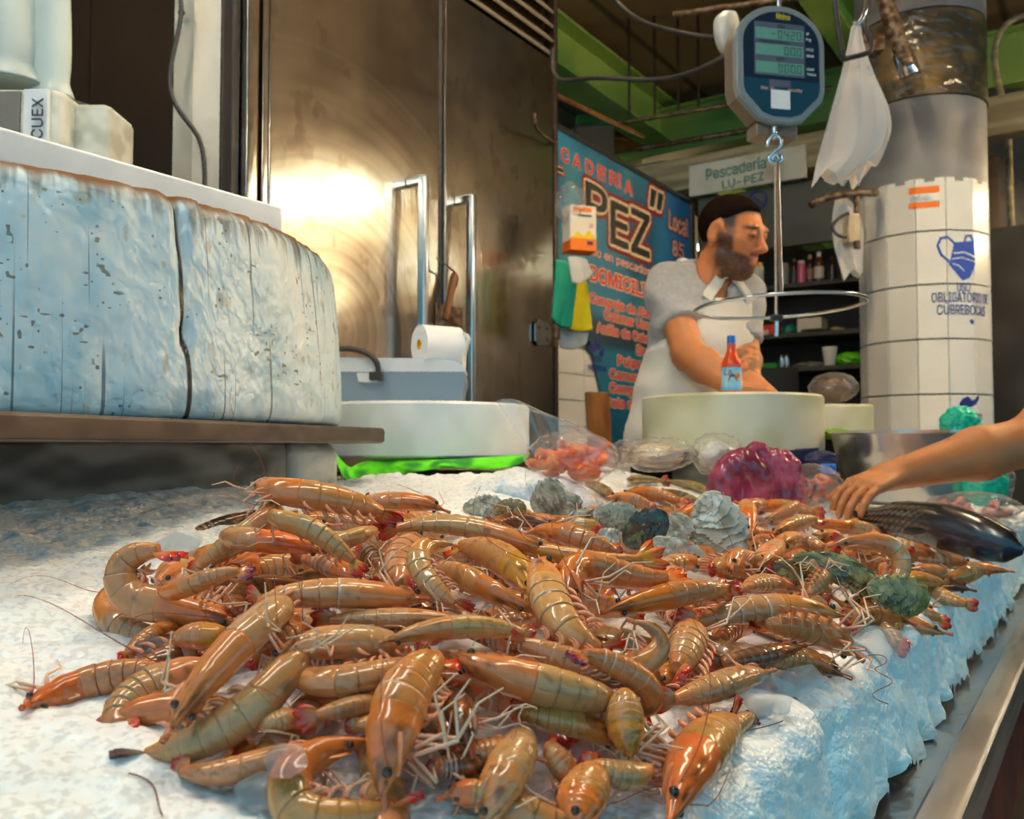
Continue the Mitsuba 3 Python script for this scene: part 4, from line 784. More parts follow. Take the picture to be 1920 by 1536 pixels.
def bag_mesh(c, r, ex=RT, seed=0, tie=None, wr=.12, sub=4, zcut=None):
    ic = trimesh.creation.icosphere(sub, 1.0); v = np.array(ic.vertices); n = fbm(v * 2.2 + seed, 3, seed) - .5; rdg = np.abs(fbm(v * 5 + seed * 3, 2, seed + 5) - .5); v = v * (1 + wr * 2 * n - wr * 3 * rdg)[:, None]
    ey_ = np.cross([0, 0, 1], ex); v = np.asarray(c) + v[:, :1] * r[0] * ex + v[:, 1:2] * r[1] * ey_ + v[:, 2:] * r[2] * np.array([0, 0, 1.0])
    if zcut is not None: v[:, 2] = np.maximum(v[:, 2], zcut)
    return trimesh.Trimesh(v, ic.faces, process=False)
bgm = bag_mesh(P(1070, 382, 2.97), (.055, .05, .075), seed=3, wr=.2, sub=3); part(gb, 'plastic_wrap', bgm, 'film', True, label='crumpled clear plastic above the carton')
def drape(px_top, px_bot, d, thick, folds=2.5, amp=.012, n=24, m=20, sd=0):
    """a hanging cloth between two polylines of pixels (left to right)"""
    tp, bp = curve([P(x, y, d) for x, y in px_top], n), curve([P(x, y, d) for x, y in px_bot], n); V = np.zeros((m, n, 3))
    for j in range(m):
        w = j / (m - 1); q = tp * (1 - w) + bp * w; V[j] = q - np.outer(amp * (.3 + .7 * w) * np.sin(np.linspace(0, folds * 2 * np.pi, n) + sd + w), FH)
    V2 = V + FH * thick; return loft(np.concatenate([V, V2[:, ::-1]], 1)[::-1])
def cloth(name, lab, catg, col, *a, **k):
    m = drape(*a, **k); return solo(name, m, 'vc_matte', lab, catg, 50 and True, flat(m, col) * (.85 + .3 * fbm(m.vertices * 20, 3, 3))[:, None])
cloth('rubber_glove', 'teal rubber glove hanging below the carton, its cuff rolled', 'glove', lin(6, 140, 112), [(1042, 486), (1062, 490), (1086, 500)], [(1034, 598), (1050, 610), (1072, 612)], 2.93, .03, folds=1, amp=.01)
cloth('yellow_cloth', 'yellow cloth hanging behind the teal glove', 'cloth', lin(232, 208, 10), [(1070, 500), (1090, 515), (1102, 535)], [(1056, 612), (1085, 620), (1111, 618)], 2.99, .02, folds=1, amp=.006)
cloth('white_rag', 'white rag hanging below the orange carton', 'cloth', lin(210, 204, 192), [(1064, 482), (1085, 482), (1100, 486)], [(1072, 530), (1090, 530), (1111, 512)], 2.88, .008, folds=1, amp=.006)
cloth('grey_cloth', 'pale grey cloth at the bottom of the hanging cloths', 'cloth', lin(150, 158, 164), [(1050, 618), (1080, 622), (1104, 624)], [(1050, 652), (1075, 654), (1100, 644)], 3.0, .012, folds=1, amp=.004)
wd = obb(P(1122, 788, 2.95), (.085, .016, .19), nrm(RT * .95 + FH * .3), nrm(np.array([0, 0, 1]) + RT * -.38), .003)
mat('board_wood', lin(150, 96, 40), .5, c2=lin(112, 66, 24), s=(30, 30, 6))
solo('wooden_board', wd, 'board_wood', 'small brown wooden board leaning behind the counter below the banner', 'board', 30)

# back wall with the hand-lettered sign, shelves
struct('wall_back', bx((-1.9, yb1 + .35, FLOOR), (1.4, yb1 + .45, 1.0), .002), 'dark_wall')
def onY(px, py, Y=yb1): return onplane(px, py, 1, Y)
sl, sr = onY(1296, 300)[0], onY(1614, 300)[0]
beam_z0, beam_z1 = onY(1400, 335)[2], onY(1400, 275)[2]
mat('beam_cream', lin(150, 142, 112), .6, c2=lin(112, 104, 78), s=(3, 3, 30))
struct('trim_2', bx((-2.6, yb1, beam_z1 - .16), (1.6, yb1 + .10, beam_z1 + .01), .006), 'beam_cream', label='cream lintel beam above the stall')
sg = thing('stall_sign', 'white panel with hand-lettered shop name above the shelves', 'sign')
a_, b_ = onY(1293, 372, yb1 - .02), onY(1512, 274, yb1 - .02)
sz0, sz1 = onY(1400, 352, yb1 - .02)[2], onY(1400, 292, yb1 - .02)[2]
mat('sign_white', lin(210, 206, 190), .6, c2=lin(170, 162, 140), s=(9, 9, 9), lo=.4, hi=.8)
part(sg, 'panel', bx((a_[0], yb1 - .03, sz0), (b_[0], yb1 - .012, sz1), .004), 'sign_white')
def ytext(parent, s, px, py, Y, h_px, ink, width_px=None, grow=0, name='lettering', rot=0, bold=False):
    a = onY(px, py, Y); h = onY(px, py - h_px, Y)[2] - a[2]; g = text_poly(s, h, bold); g = affinity.translate(g, -g.bounds[0], 0)
    if width_px: g = affinity.scale(g, (onY(px + width_px, py, Y)[0] - a[0]) / g.bounds[2], 1, origin=(0, 0))
    if rot: g = affinity.rotate(g, rot, origin=(0, 0))
    part(parent, name, extr(g.buffer(grow * h) if grow else g, .002, frame([a[0], Y, a[2]], [1, 0, 0], [0, 0, 1], [0, -1, 0])), ink)
ytext(sg, 'Pescadería', 1325, 338, yb1 - .031, 20, 'ink_green', 112, .02, rot=2); ytext(sg, 'LU-PEZ', 1355, 355, yb1 - .031, 15, 'ink_green', 78, .02, rot=3)
# grey board above the shelves with a no-smoking sign
gz0, gz1 = onY(1400, 470)[2], sz0 - .005
gpn = bx((onY(1306, 400)[0], yb1 + .02, gz0), (onY(1640, 400)[0], yb1 + .05, gz1), .004)
mat('grey_board', lin(74, 80, 76), .5, c2=lin(58, 62, 58), s=(6, 6, 6))
struct('trim_4', gpn, 'grey_board')
ns = thing('warning_sign', 'dark round no-smoking sign on the grey board behind the man', 'sign'); nc = onY(1421, 376, yb1 + .018)
part(ns, 'ring', extr(Point(0, 0).buffer(.05, 24).difference(Point(0, 0).buffer(.040, 24)), .002, frame(nc, [1, 0, 0], [0, 0, 1], [0, -1, 0])), 'ink_navy'); part(ns, 'slash', extr(affinity.rotate(sbox(-.045, -.005, .045, .005), -45), .002, frame(nc, [1, 0, 0], [0, 0, 1], [0, -1, 0])), 'ink_navy')
# shelf unit
su = thing('wall_shelf', 'dark shelf unit filled with bottles and boxes behind the man', 'shelf')
shx0, shx1 = onY(1330, 600)[0], onY(1632, 600)[0]; SH = {}
for nm, y in (('a', 528), ('b', 622), ('c', 687), ('d', 762)):
    z = onY(1500, y)[2]; SH[nm] = z; part(su, 'board', bx((shx0, yb1 + .02, z - .022), (shx1, yb1 + .33, z), .002), 'dark_wall')
for x in (shx0 - .02, shx1): part(su, 'side', bx((x, yb1 + .02, SH['d'] - .3), (x + .02, yb1 + .33, gz0), .002), 'dark_wall')
part(su, 'back', bx((shx0, yb1 + .335, SH['d'] - .3), (shx1, yb1 + .345, gz0), .002), 'dark_wall')
def bottle(px, sh, hpx, wpx, body, capc, lab, shape='round', label_c=None, dz=.10):
    Y = yb1 + dz; z = SH[sh]; x = onY(px, 600, Y)[0]; k = Y / ray(px, 600)[1] / F; h, r = hpx * k, wpx * k / 2
    t = thing('shelf_bottle', lab, 'bottle', None)
    pr = [(.001, 0), (r * .95, 0), (r, h * .03), (r, h * .60), (r * .8, h * .70), (r * .42, h * .80), (r * .38, h * .86), (.001, h * .86)] if shape == 'round' else [(.001, 0), (r * .95, 0), (r, h * .03), (r, h * .84), (r * .85, h * .88), (.001, h * .88)]
    m = lathe(pr, 20, (x, Y, z)); part(t, 'bottle_body', m, 'vc_gloss', True, flat(m, body))
    rc_ = r * (.46 if shape == 'round' else .82); m = lathe([(.001, h * .84), (rc_, h * .84), (rc_, h * .98), (rc_ * .9, h), (.001, h)], 16, (x, Y, z)); part(t, 'cap', m, 'vc_satin', True, flat(m, capc))
    if label_c is not None: m = lathe([(r * 1.01, h * .15), (r * 1.02, h * .16), (r * 1.02, h * .5), (r * 1.01, h * .51)], 20, (x, Y, z)); part(t, 'paper_label', m, 'vc_satin', True, flat(m, label_c))
bottle(1422, 'a', 50, 22, lin(196, 190, 172), lin(214, 150, 40), 'white bottle with an orange cap right of the man on the top shelf', 'jar')
bottle(1504, 'a', 46, 15, lin(196, 84, 110), lin(226, 200, 200), 'pink bottle on the top shelf', 'jar')
bottle(1490, 'a', 52, 14, lin(36, 10, 12), lin(60, 14, 14), 'dark bottle left of the pink bottle', 'round', lin(30, 40, 50))
bottle(1520, 'a', 56, 15, lin(30, 12, 10), lin(150, 110, 20), 'dark bottle with a yellow cap right of the pink bottle', 'round', lin(120, 80, 70))
bottle(1537, 'a', 60, 18, lin(80, 22, 12), lin(210, 205, 195), 'reddish bottle with a white cap and pale label', 'round', lin(190, 176, 160))
bottle(1562, 'a', 48, 15, lin(34, 8, 10), lin(60, 20, 16), 'dark bottle furthest right on the top shelf', 'round')
bottle(1470, 'a', 44, 22, lin(120, 116, 104), lin(130, 126, 116), 'grey jar behind the scale rods on the top shelf', 'jar')
def shelf_box(px0, px1, sh, hpx, col, name, lab, catg, Y=yb1 + .10, depth=.12, r=.006, print_=None):
    z = SH[sh]; x0, x1 = onY(px0, 600, Y)[0], onY(px1, 600, Y)[0]; k = Y / ray(px0, 600)[1] / F; m = bx((x0, Y, z), (x1, Y + depth, z + hpx * k), r); t = thing(name, lab, catg); part(t, 'box_body', m, 'vc_satin', False, flat(m, col))
    if print_ is not None:
        w = x1 - x0; q = extr(sbox(x0 + w * .2, z + hpx * k * .15, x0 + w * .65, z + hpx * k * .55), .002, frame([0, Y, 0], [1, 0, 0], [0, 0, 1], [0, -1, 0])); part(t, 'print', q, 'vc_satin', False, flat(q, print_))
shelf_box(1414, 1456, 'b', 22, lin(206, 44, 16), 'red_box', 'red box on the second shelf right of the man', 'box', print_=lin(220, 190, 170))
shelf_box(1494, 1540, 'b', 30, lin(196, 186, 170), 'white_tub', 'white tub on the second shelf', 'container')
shelf_box(1410, 1456, 'c', 12, lin(8, 130, 32), 'green_tray', 'green tray on the third shelf beside the man', 'tray')
shelf_box(1416, 1452, 'c', 17, lin(180, 176, 160), 'takeout_box', 'white takeout box behind the green tray', 'box', Y=yb1 + .235, depth=.08)
def lump(px, sh, wpx, hpx, col, name, lab, catg, sd, Y=yb1 + .13, bsdf='vc_gloss'):
    z = SH[sh]; k = Y / ray(px, 600)[1] / F; x = onY(px, 600, Y)[0]; m = bag_mesh((x, Y, z + hpx * k * .42), (wpx * k / 2, .05, hpx * k * .55), np.array([1., 0, 0]), sd, wr=.22, sub=3, zcut=z); solo(name, m, bsdf, lab, catg, True, flat(m, col) * (.7 + .6 * fbm(m.vertices * 30, 2, sd))[:, None])
lump(1482, 'b', 36, 22, lin(14, 110, 84), 'teal_bag', 'crumpled teal plastic bag on the second shelf', 'bag', 4)
lump(1530, 'b', 60, 7, lin(60, 90, 20), 'green_packet', 'flat green packet at the front of the second shelf', 'packet', 6, yb1 + .06); lump(1568, 'b', 30, 10, lin(206, 190, 140), 'cream_packet', 'cream packet at the right of the second shelf', 'packet', 7)
lump(1590, 'c', 60, 28, lin(92, 190, 24), 'lime_bag', 'lime green plastic bag on the third shelf beside the column', 'bag', 8); lump(1520, 'c', 70, 12, lin(130, 126, 118), 'clear_packets', 'crumpled clear packets in the middle of the third shelf', 'packet', 9)
cupm = lathe([(.001, 0), (.024, 0), (.036, .092), (.033, .092), (.022, .004), (.001, .004)], 24, (onY(1555, 600, yb1 + .08)[0], yb1 + .08, SH['c'])); solo('foam_cup', cupm, 'vc_matte', 'white foam cup on the third shelf', 'cup', True, flat(cupm, lin(226, 222, 210)))
for i, x in enumerate((1465, 1474)):
    m = lathe([(.001, 0), (.014, 0), (.014, .05), (.006, .07), (.001, .07)], 16, (onY(x, 600, yb1 + .08)[0], yb1 + .08, SH['c'])); solo('salt_shaker', m, 'chrome', ('left', 'right')[i] + ' one of two little steel shakers beside the green tray', 'shaker', True)
mb = front_box(1412, 690, 1498, 1360, 3.9, .2, .006); solo('dark_cabinet', mb, 'steel_dark', 'dark steel cabinet under the shelves beside the man', 'cabinet', 30)

# round tiled column
pc = P(1733, 600, 3.42); RC = 113.5 / F * 3.42 / math.sqrt(1 - (113.5 / F) ** 2) * .985
def colz(py): return P(1733, py, 3.42 - RC)[2]
zt_ = colz(330); NT = 14; gap = 2 * np.pi / NT
face0 = math.atan2(-pc[1], -pc[0])
col = thing('tiled_column', 'round column, white tiles below, grey paint and tape wrapping above', 'column')
part(col, 'core', lathe([(.001, FLOOR), (RC - .012, FLOOR), (RC - .012, 2.4), (.001, 2.4)], 64, (pc[0], pc[1], 0)), 'grout', 30)
mat('grey_paint', lin(112, 116, 122), .55, c2=lin(92, 94, 98), s=(7, 7, 7))
zband = colz(176)
k = pname(col, 'grey_paint'); scene[k] = shp(lathe([(RC - .013, zt_ - .02), (RC - .002, zt_ - .016), (RC - .002, zband), (RC - .013, zband + .003)], 64, (pc[0], pc[1], 0)), 'grey_paint', 30)
mat('tape_film', lin(120, 100, 66), .25, cc=.6, c2=lin(60, 56, 46), s=(9, 9, 9), bump=.010, bs=(30, 30, 40))
k = pname(col, 'plastic_wrap'); scene[k] = shp(lathe([(RC - .011, zband + .002), (RC + .004, zband + .004), (RC + .005, colz(14)), (RC - .011, colz(12))], 64, (pc[0], pc[1], 0)), 'tape_film', 30); labels[k] = {'label': 'brown tape and plastic wrapped round the column'}
k = pname(col, 'blue_band'); scene[k] = shp(lathe([(RC - .011, colz(11)), (RC + .004, colz(10)), (RC + .004, 2.39), (RC - .011, 2.39)], 64, (pc[0], pc[1], 0)), 'grey_paint', 30)
TH_ = .206; tw = 2 * RC * math.tan(gap / 2)
rows = [zt_] + [colz(y) for y in (431, 532, 635, 739, 842, 945)]
for j in range(len(rows) - 1):
    for i in range(-4, 5):
        a = face0 + i * gap + .12; n_ = np.array([math.cos(a), math.sin(a), 0]); c = pc * [1, 1, 0] + n_ * (RC * math.cos(gap / 2) - .003) + np.array([0, 0, (rows[j] + rows[j + 1]) / 2])
        k = pname(col, 'tile'); scene[k] = shp(obb(c, (.012, tw - .006 if abs(i) < 9 else tw, rows[j] - rows[j + 1] - .005), n_, r=.002), 'tile')
def on_column(poly, px, py, h_px, ink, w_px=None, parent=None, name='lettering', lift=.004, key=None):
    """flat print wrapped on the column: lower left corner at a pixel"""
    d = ray(px, py); A = d[0] ** 2 + d[1] ** 2; B = -2 * (d[0] * pc[0] + d[1] * pc[1]); C = pc[0] ** 2 + pc[1] ** 2 - RC ** 2; t = (-B - math.sqrt(B * B - 4 * A * C)) / (2 * A); q = d * t; a0 = math.atan2(q[1] - pc[1], q[0] - pc[0])
    s = h_px / F * t; g = poly; g = affinity.scale(g, s, s, origin=(0, 0))
    m = extr(g.segmentize(.01), .0012); m = m.subdivide_to_size(.02) if len(m.faces) < 4000 else m; v = np.array(m.vertices); a = a0 + v[:, 0] / RC
    ia = np.round((a - face0 - .12) / gap); da = a - (face0 + .12 + ia * gap); rad = (RC * math.cos(gap / 2) + .0035) / np.cos(da) + v[:, 2]
    m.vertices = np.stack([pc[0] + rad * np.cos(a), pc[1] + rad * np.sin(a), q[2] + v[:, 1]], -1); part(parent, name, m, ink)
def unit_text(s, wide=None):
    g = text_poly(s, 1.0, False).buffer(.006); g = affinity.translate(g, -g.bounds[0], 0); return affinity.scale(g, wide / g.bounds[2], 1, origin=(0, 0)) if wide else g
osk = thing('price_sticker', 'orange and white sticker near the top of the tiled column', 'sticker')
on_column(sbox(0, 0, 1, .24), 1704, 366, 52, 'ink_orange', parent=osk, name='orange_band'); on_column(sbox(0, 0, 1, .20), 1704, 393, 52, 'ink_orange', parent=osk, name='orange_band'); on_column(sbox(0, 0, 1, .30), 1704, 382, 52, 'ink_white', parent=osk, name='white_band')
on_column(unit_text('ENGADO', 4.0), 1708, 379, 9, 'ink_black', parent=osk)
ms_ = thing('mask_notice', 'blue face mask pictogram and notice printed on the tiled column', 'notice')
mp = Polygon([(.36, .95), (.85, 1.0), (.88, .45), (.72, .12), (.55, .05), (.22, .42)]).buffer(.02)
gapl = lambda a, b: LineString([a, b]).buffer(.022)
mp = mp.difference(unary_union([LineString([(.33, .70), (.60, .74), (.90, .62)]).buffer(.024), LineString([(.28, .56), (.55, .60), (.90, .50)]).buffer(.02), LineString([(.30, .44), (.45, .40), (.58, .28)]).buffer(.02)]))
loop = LineString([(.36, .93), (.18, 1.10), (.02, 1.08), (-.06, .9), (.02, .66), (.22, .46)]).buffer(.025).simplify(.01); loop2 = LineString([(.62, 1.0), (.66, 1.14), (.78, 1.16), (.86, .98)]).buffer(.022)
on_column(unary_union([mp]), 1764, 528, 76, 'ink_blue', parent=ms_, name='mask'); on_column(loop, 1764, 528, 76, 'ink_blue', parent=ms_, name='ear_loop'); on_column(loop2, 1764, 528, 76, 'ink_blue', parent=ms_, name='ear_loop')
on_column(unit_text('USO', 1.7), 1795, 546, 16, 'ink_navy', parent=ms_); on_column(unit_text('OBLIGATORIO DE', 7.0), 1747, 567, 18, 'ink_navy', parent=ms_); on_column(unit_text('CUBREBOCAS', 5.9), 1757, 590, 18, 'ink_navy', parent=ms_)
on_column(Polygon([(0, .6), (.5, 0), (.7, .5), (.4, .9)]), 1818, 609, 12, 'ink_navy', parent=ms_, name='pictogram')
hn = thing('hand_notice', 'blue open hand pictogram low on the tiled column', 'notice')
on_column(Polygon([(0, .35), (.25, .62), (.55, .75), (.75, .55), (.6, .45), (.95, .55), (1.2, .8), (1.3, .72), (.95, .3), (.6, .15), (.25, .2), (.12, .1)]).buffer(.03), 1800, 768, 32, 'ink_navy', parent=hn, name='hand'); on_column(unit_text('USO', 2.2), 1822, 788, 12, 'ink_navy', parent=hn)

# hall behind: ceiling, green beams, pipes, hoods
custom('ceiling_brown', lambda p, n, uv: mix(mix(lin(132, 108, 74), lin(98, 80, 54), fb(p.x * 1.5, p.y * 1.5, 1., 3)), lin(56, 46, 32), smoothstep(.46, .5, dr.abs(p.x * 1.1 - dr.round(p.x * 1.1)))), .8)
struct('ceiling', bx((-7, -1.0, 2.40), (6.5, 12, 2.46), .002), 'ceiling_brown')
mat('green_paint', lin(140, 170, 84), .4, c2=lin(86, 130, 66), s=(2, 2, 2))
mat('hall_wall', lin(120, 108, 92), .7, c2=lin(84, 76, 66), s=(2, 2, 2))
struct('wall_hall', bx((-7, 11.9, FLOOR), (6.5, 12, 2.4), .002), 'hall_wall'); struct('wall_hall_left', bx((-7, 2.9, FLOOR), (-6.9, 12, 2.4), .002), 'hall_wall')
struct('wall_far_right', bx((6.4, 6.5, FLOOR), (6.5, 12, 2.4), .002), 'hall_wall')
def ibeam(a, b, h=.30, w=.16, nm='steel_beam', lab='', hang=0):
    a, b = np.array(a), np.array(b); d = nrm(b - a); L = np.linalg.norm(b - a); t = thing(nm, lab, 'beam'); c = (a + b) / 2
    part(t, 'web', obb(c, (L, .02, h - .03), d, r=.002), 'green_paint'); part(t, 'flange', obb(c - [0, 0, h / 2 - .008], (L, w, .016), d, r=.003), 'green_paint'); part(t, 'flange', obb(c + [0, 0, h / 2 - .008], (L, w, .016), d, r=.003), 'green_paint')
ibeam((-4.2, 5.55, 2.15), (4.2, 5.55, 2.15), .32, .14, lab='green steel cross beam high behind the scale')
ibeam((-2.55, 3.2, 2.22), (-2.55, 11.5, 2.22), .30, .22, lab='green steel beam running back from the fridge top')
ibeam((-1.15, 2.9, 2.26), (-1.15, 5.45, 2.26), .22, .14, lab='short green beam above the hanging scale')
ibeam((-.5, 5.65, 2.22), (-.5, 11.5, 2.22), .26, .2, lab='green beam running back into the hall')
ibeam((-4.2, 8.4, 2.15), (4.2, 8.4, 2.15), .3, .14, lab='green cross beam furthest back in the hall')
gp = P(1105, 150, 6.4); solo('green_post', obb([gp[0], gp[1], .6], (.20, .20, 3.7), RT, r=.01), 'green_paint', 'green steel post behind the banner', 'post', 30)
for (x0, y0_), (x1, y1_), d0, d1, r, nm, lab in (((1158, 232), (1560, 165), 4.9, 4.6, .012, 'ceiling_pipe', 'thin pipe crossing below the green beams'), ((1195, 280), (1500, 228), 5.2, 4.9, .016, 'ceiling_pipe', 'second thin pipe just above the cream lintel')):
    solo(nm, tube([P(x0, y0_, d0), P(x1, y1_, d1)], r, 8), 'rusty', lab, 'pipe', True)
for i, x in enumerate((1180, 1228, 1272, 1310)):
    a = P(x, 225 - (x - 1158) * .16, 4.88 - (x - 1158) * .0007); solo('pipe_hanger', tube([a, [a[0], a[1], 2.4]], .007, 6), 'steel_dark', f'{("first", "second", "third", "fourth")[i]} thin vertical rod from the left holding the ceiling pipe', 'rod', True)
solo('roof_pipe', tube([P(1262, 28, 3.4), P(1700, -35, 3.1)], .014, 8), 'rusty', 'rusty pipe crossing at the top above the scale', 'pipe', True)
solo('wall_pipe', tube([P(1040, 178, 3.9), P(1206, 256, 5.4)], .012, 8), 'board_wood', 'slanting tan pipe above the banner', 'pipe', True)
dbx = front_box(1078, 232, 1152, 330, 5.6, .4, .01); solo('dark_hood', dbx, 'dark_wall', 'dark box hanging above the banner', 'box', 30)
obx = front_box(1150, 240, 1206, 262, 5.9, .3, .01); solo('orange_awning', obx, 'board_wood', 'orange-brown awning edge beyond the dark box', 'awning')
ww = front_box(1160, 266, 1240, 300, 7.5, .3, .01); solo('far_counter', ww, 'sign_white', 'pale panel of a far stall above the banner', 'panel', 30)
solo('black_cable', tube(curve([P(1130, -30, 2.9), P(1180, 25, 2.9), P(1250, 55, 2.8), P(1340, 70, 2.7), P(1372, 60, 2.6)], 40), .008, 8), 'black_rubber', 'black cable sagging at the top towards the scale', 'cable', True)
solo('black_cable', tube(curve([P(1036, 90, 3.0), P(1044, 145, 3.0), P(1100, 147, 2.9), P(1220, 150, 2.8), P(1290, 138, 2.7), P(1362, 104, 2.6)], 40), .008, 8), 'black_rubber', 'black cable drooping from the fridge corner to the scale', 'cable', True)
# right of the column
rb = front_box(1846, 165, 1990, 430, 4.75, .6, .01); solo('dark_duct', rb, 'dark_wall', 'tall dark cabinet behind the column at the right edge', 'cabinet', 30)
solo('gas_pipe', tube(curve([P(1950, 35, 4.3), P(1885, 48, 4.3), P(1876, 60, 4.3), P(1882, 200, 4.3), P(1894, 370, 4.3), P(1898, 440, 4.3)], 40), .016, 8), 'beam_cream', 'cream pipe bending down the dark cabinet at the right edge', 'pipe', True)
solo('steel_backsplash', front_box(1880, 530, 2060, 778, 4.5, .05, .004), 'warm_steel', 'shiny steel sheet at the right edge behind the column', 'panel', 30)
solo('grey_hood', front_box(1884, 440, 2060, 528, 4.40, .08, .01), 'grey_board', 'grey hood above the shiny steel sheet', 'hood', 30)
solo('wall_cabinet', front_box(1850, 292, 1874, 440, 4.3, .2, .006), 'steel_dark', 'narrow steel cabinet just right of the column', 'cabinet', 30)
rs = thing('side_rack', 'narrow steel rack with shelves just right of the column', 'rack')
for y in (508, 597, 668, 712): part(rs, 'shelf', front_box(1836, y - 4, 1873, y + 4, 4.2, .25, .004), 'chrome', 30)
part(rs, 'back_panel', front_box(1836, 450, 1872, 775, 4.5, .02, .004), 'steel_dark'); part(rs, 'upright', front_box(1873, 440, 1879, 800, 4.2, .02, .003), 'steel_dark')
pot = lathe([(.001, 0), (.05, 0), (.055, .02), (.055, .10), (.052, .10), (.05, .02), (.001, .01)], 32, P(1852, 707, 4.32)); solo('steel_pot', pot, 'chrome', 'small steel pot on the rack right of the column', 'pot', 30)
solo('base_cupboard', front_box(1846, 780, 2060, 1100, 4.3, .5, .01), 'concrete', 'grey base cupboard behind the column at the right edge', 'cupboard', 30)
# pipe elbow at the top of the column
pe = thing('flue_pipe', 'tarnished metal pipe meeting the column at the top right', 'pipe'); part(pe, 'pipe_body', tube(curve([P(1655, -20, 3.0), P(1672, 40, 3.0), P(1702, 125, 3.02)], 16), .028, 16), 'rusty', True); part(pe, 'collar', tube([P(1692, 100, 3.02), P(1706, 140, 3.03)], .034, 16), 'chrome', True)
part(pe, 'joint', front_box(1620, 60, 1660, 92, 3.0, .08, .006), 'rusty')
# ---------------------------------------------------------------- the man behind the counter
def sdf_col(m, fn): return np.clip(fn(np.array(m.vertices)), .003, .95)
man = thing('person', 'bearded man in a white apron and pale grey polo shirt, looking down behind the board', 'person')
SKIN, SKD = lin(196, 124, 76), lin(150, 84, 52)
HC = P(1374, 444, 2.66)
fd = nrm(RT * .70 - FH * .70 - np.array([0, 0, .28])); hx_ = nrm(np.cross(fd, [0, 0, 1])); hz_ = np.cross(hx_, fd)
# head tilts a little forward and to his left
def to_head(p): q = p - HC; return np.stack([q @ hx_, q @ fd, q @ hz_], 1) / HS
HS = 1.02
def face(q):
    d = ell(q, (0, -.018, .035), (.074, .096, .084)); d = smin(d, ell(q, (0, .022, -.028), (.060, .070, .086)), .03)
    d = smin(d, cap(q, (0, .060, -.094), (0, .058, -.098), .026), .03)
    for s in (-1, 1):
        d = smin(d, cap(q, (s * .050, -.004, -.062), (s * .020, .055, -.096), .020, .016), .025); d = smin(d, cap(q, (s * .046, .055, -.012), (s * .058, .02, -.006), .016), .022)
    d = smin(d, cap(q, (-.034, .081, .030), (.034, .081, .030), .012), .018)
    for s in (-1, 1): d = smax(d, -(np.linalg.norm(q - np.array([s * .031, .101, .010]), axis=1) - .017), .012)
    for s in (-1, 1): d = smin(d, np.linalg.norm(q - np.array([s * .031, .078, .011]), axis=1) - .0145, .006)
    d = smin(d, cap(q, (0, .088, .014), (0, .113, -.024), .008, .0115), .011)
    for s in (-1, 1): d = smin(d, cap(q, (s * .012, .101, -.029), (s * .011, .096, -.030), .0085), .007)
    d = smin(d, cap(q, (-.018, .083, -.056), (.018, .083, -.056), .0065), .008); d = smin(d, cap(q, (-.014, .083, -.068), (.014, .083, -.068), .0070), .008)
    d = smax(d, -cap(q, (-.022, .097, -.0622), (.022, .097, -.0622), .0028), .003)
    for s in (-1, 1):
        e = ell(q, (s * .078, -.012, -.002), (.012, .026, .035)); e = smax(e, -ell(q, (s * .090, -.006, .002), (.010, .014, .022)), .006); d = smin(d, e, .010)
    return d
def head_all(p):
    q = to_head(p); d = face(q) * HS
    return smin(d, cap(p, NK0, NK1, .056, .064), .03)
NK0, NK1 = HC - fd * .035 - hz_ * .07, P(1322, 560, 2.72)
lo = HC - .20; lo[2] -= .10; hm = snets(head_all, np.minimum(lo, NK1 - .08), HC + .19, .0042)
def head_c(v):
    q = to_head(v); c = mixc(SKIN, SKIN * [1.05, .92, .85], fbm(v * 30, 3, 2)); x, y, z = q.T
    beard = sst(-.052, -.068, z - .30 * np.abs(x)) * sst(-.005, .02, y) * sst(-.150, -.125, z); beard = np.maximum(beard, sst(.020, .032, np.abs(x)) * 0)
    side = sst(.044, .056, np.abs(x)) * sst(.028, -.01, z) * sst(-.012, .006, y) * sst(.055, .04, y); must = np.exp(-((z + .0465) / .006) ** 2) * sst(.030, .018, np.abs(x)) * sst(.06, .08, y)
    lipc = sst(.024, .014, np.abs(x)) * sst(.082, .088, y); lip = (np.exp(-((z + .056) / .006) ** 2) + np.exp(-((z + .068) / .006) ** 2)) * lipc; soul = np.exp(-((z + .08) / .005) ** 2) * sst(.014, .006, np.abs(x)) * sst(.07, .08, y)
    cheek = sst(-.05, -.034, z) ; b = np.clip(np.maximum(beard * (1 - .9 * lip.clip(0, 1)), np.maximum(side, np.maximum(must, soul))), 0, 1) * (.65 + .5 * fbm(v * 260, 2, 4))
    c = mixc(c, lin(24, 14, 10), np.clip(b * 1.0, 0, .92)); c = mixc(c, lin(170, 88, 72), np.clip(lip, 0, 1) * .6)
    fade = sst(.052, .064, np.abs(x)) * sst(-.03, .03, z) * sst(.055, .03, y) * sst(.09, .05, z) * (1 - .9 * (np.abs(x) > .074)); c = mixc(c, lin(30, 20, 15), fade * .95)
    brow = np.exp(-((z - .033 - .006 * np.cos(np.abs(x) * 60)) / .0055) ** 2) * sst(.010, .016, np.abs(x)) * sst(.056, .046, np.abs(x)) * sst(.05, .06, y); c = mixc(c, lin(22, 13, 9), brow * .92)
    he = z - np.interp(y, [-.12, -.06, -.035, -.012, .012, .03, .05, .07, .12], [-.06, -.05, -.01, .034, .040, .052, .070, .078, .10]); c = mixc(c, lin(16, 11, 9), sst(-.016, .004, he) * (np.abs(x) < .0735) * .95)
    for s in (-1, 1):
        e = np.exp(-(((x - s * .031) / .014) ** 2 + ((z - .0055) / .0034) ** 2)) * sst(.07, .08, y); c = mixc(c, lin(14, 9, 7), np.clip(e * 1.5, 0, 1))
        e = np.exp(-(((x - s * .031) / .016) ** 2 + ((z - .012) / .010) ** 2)) * sst(.07, .08, y); c = mixc(c, SKD * .7, e * .45)
    return c
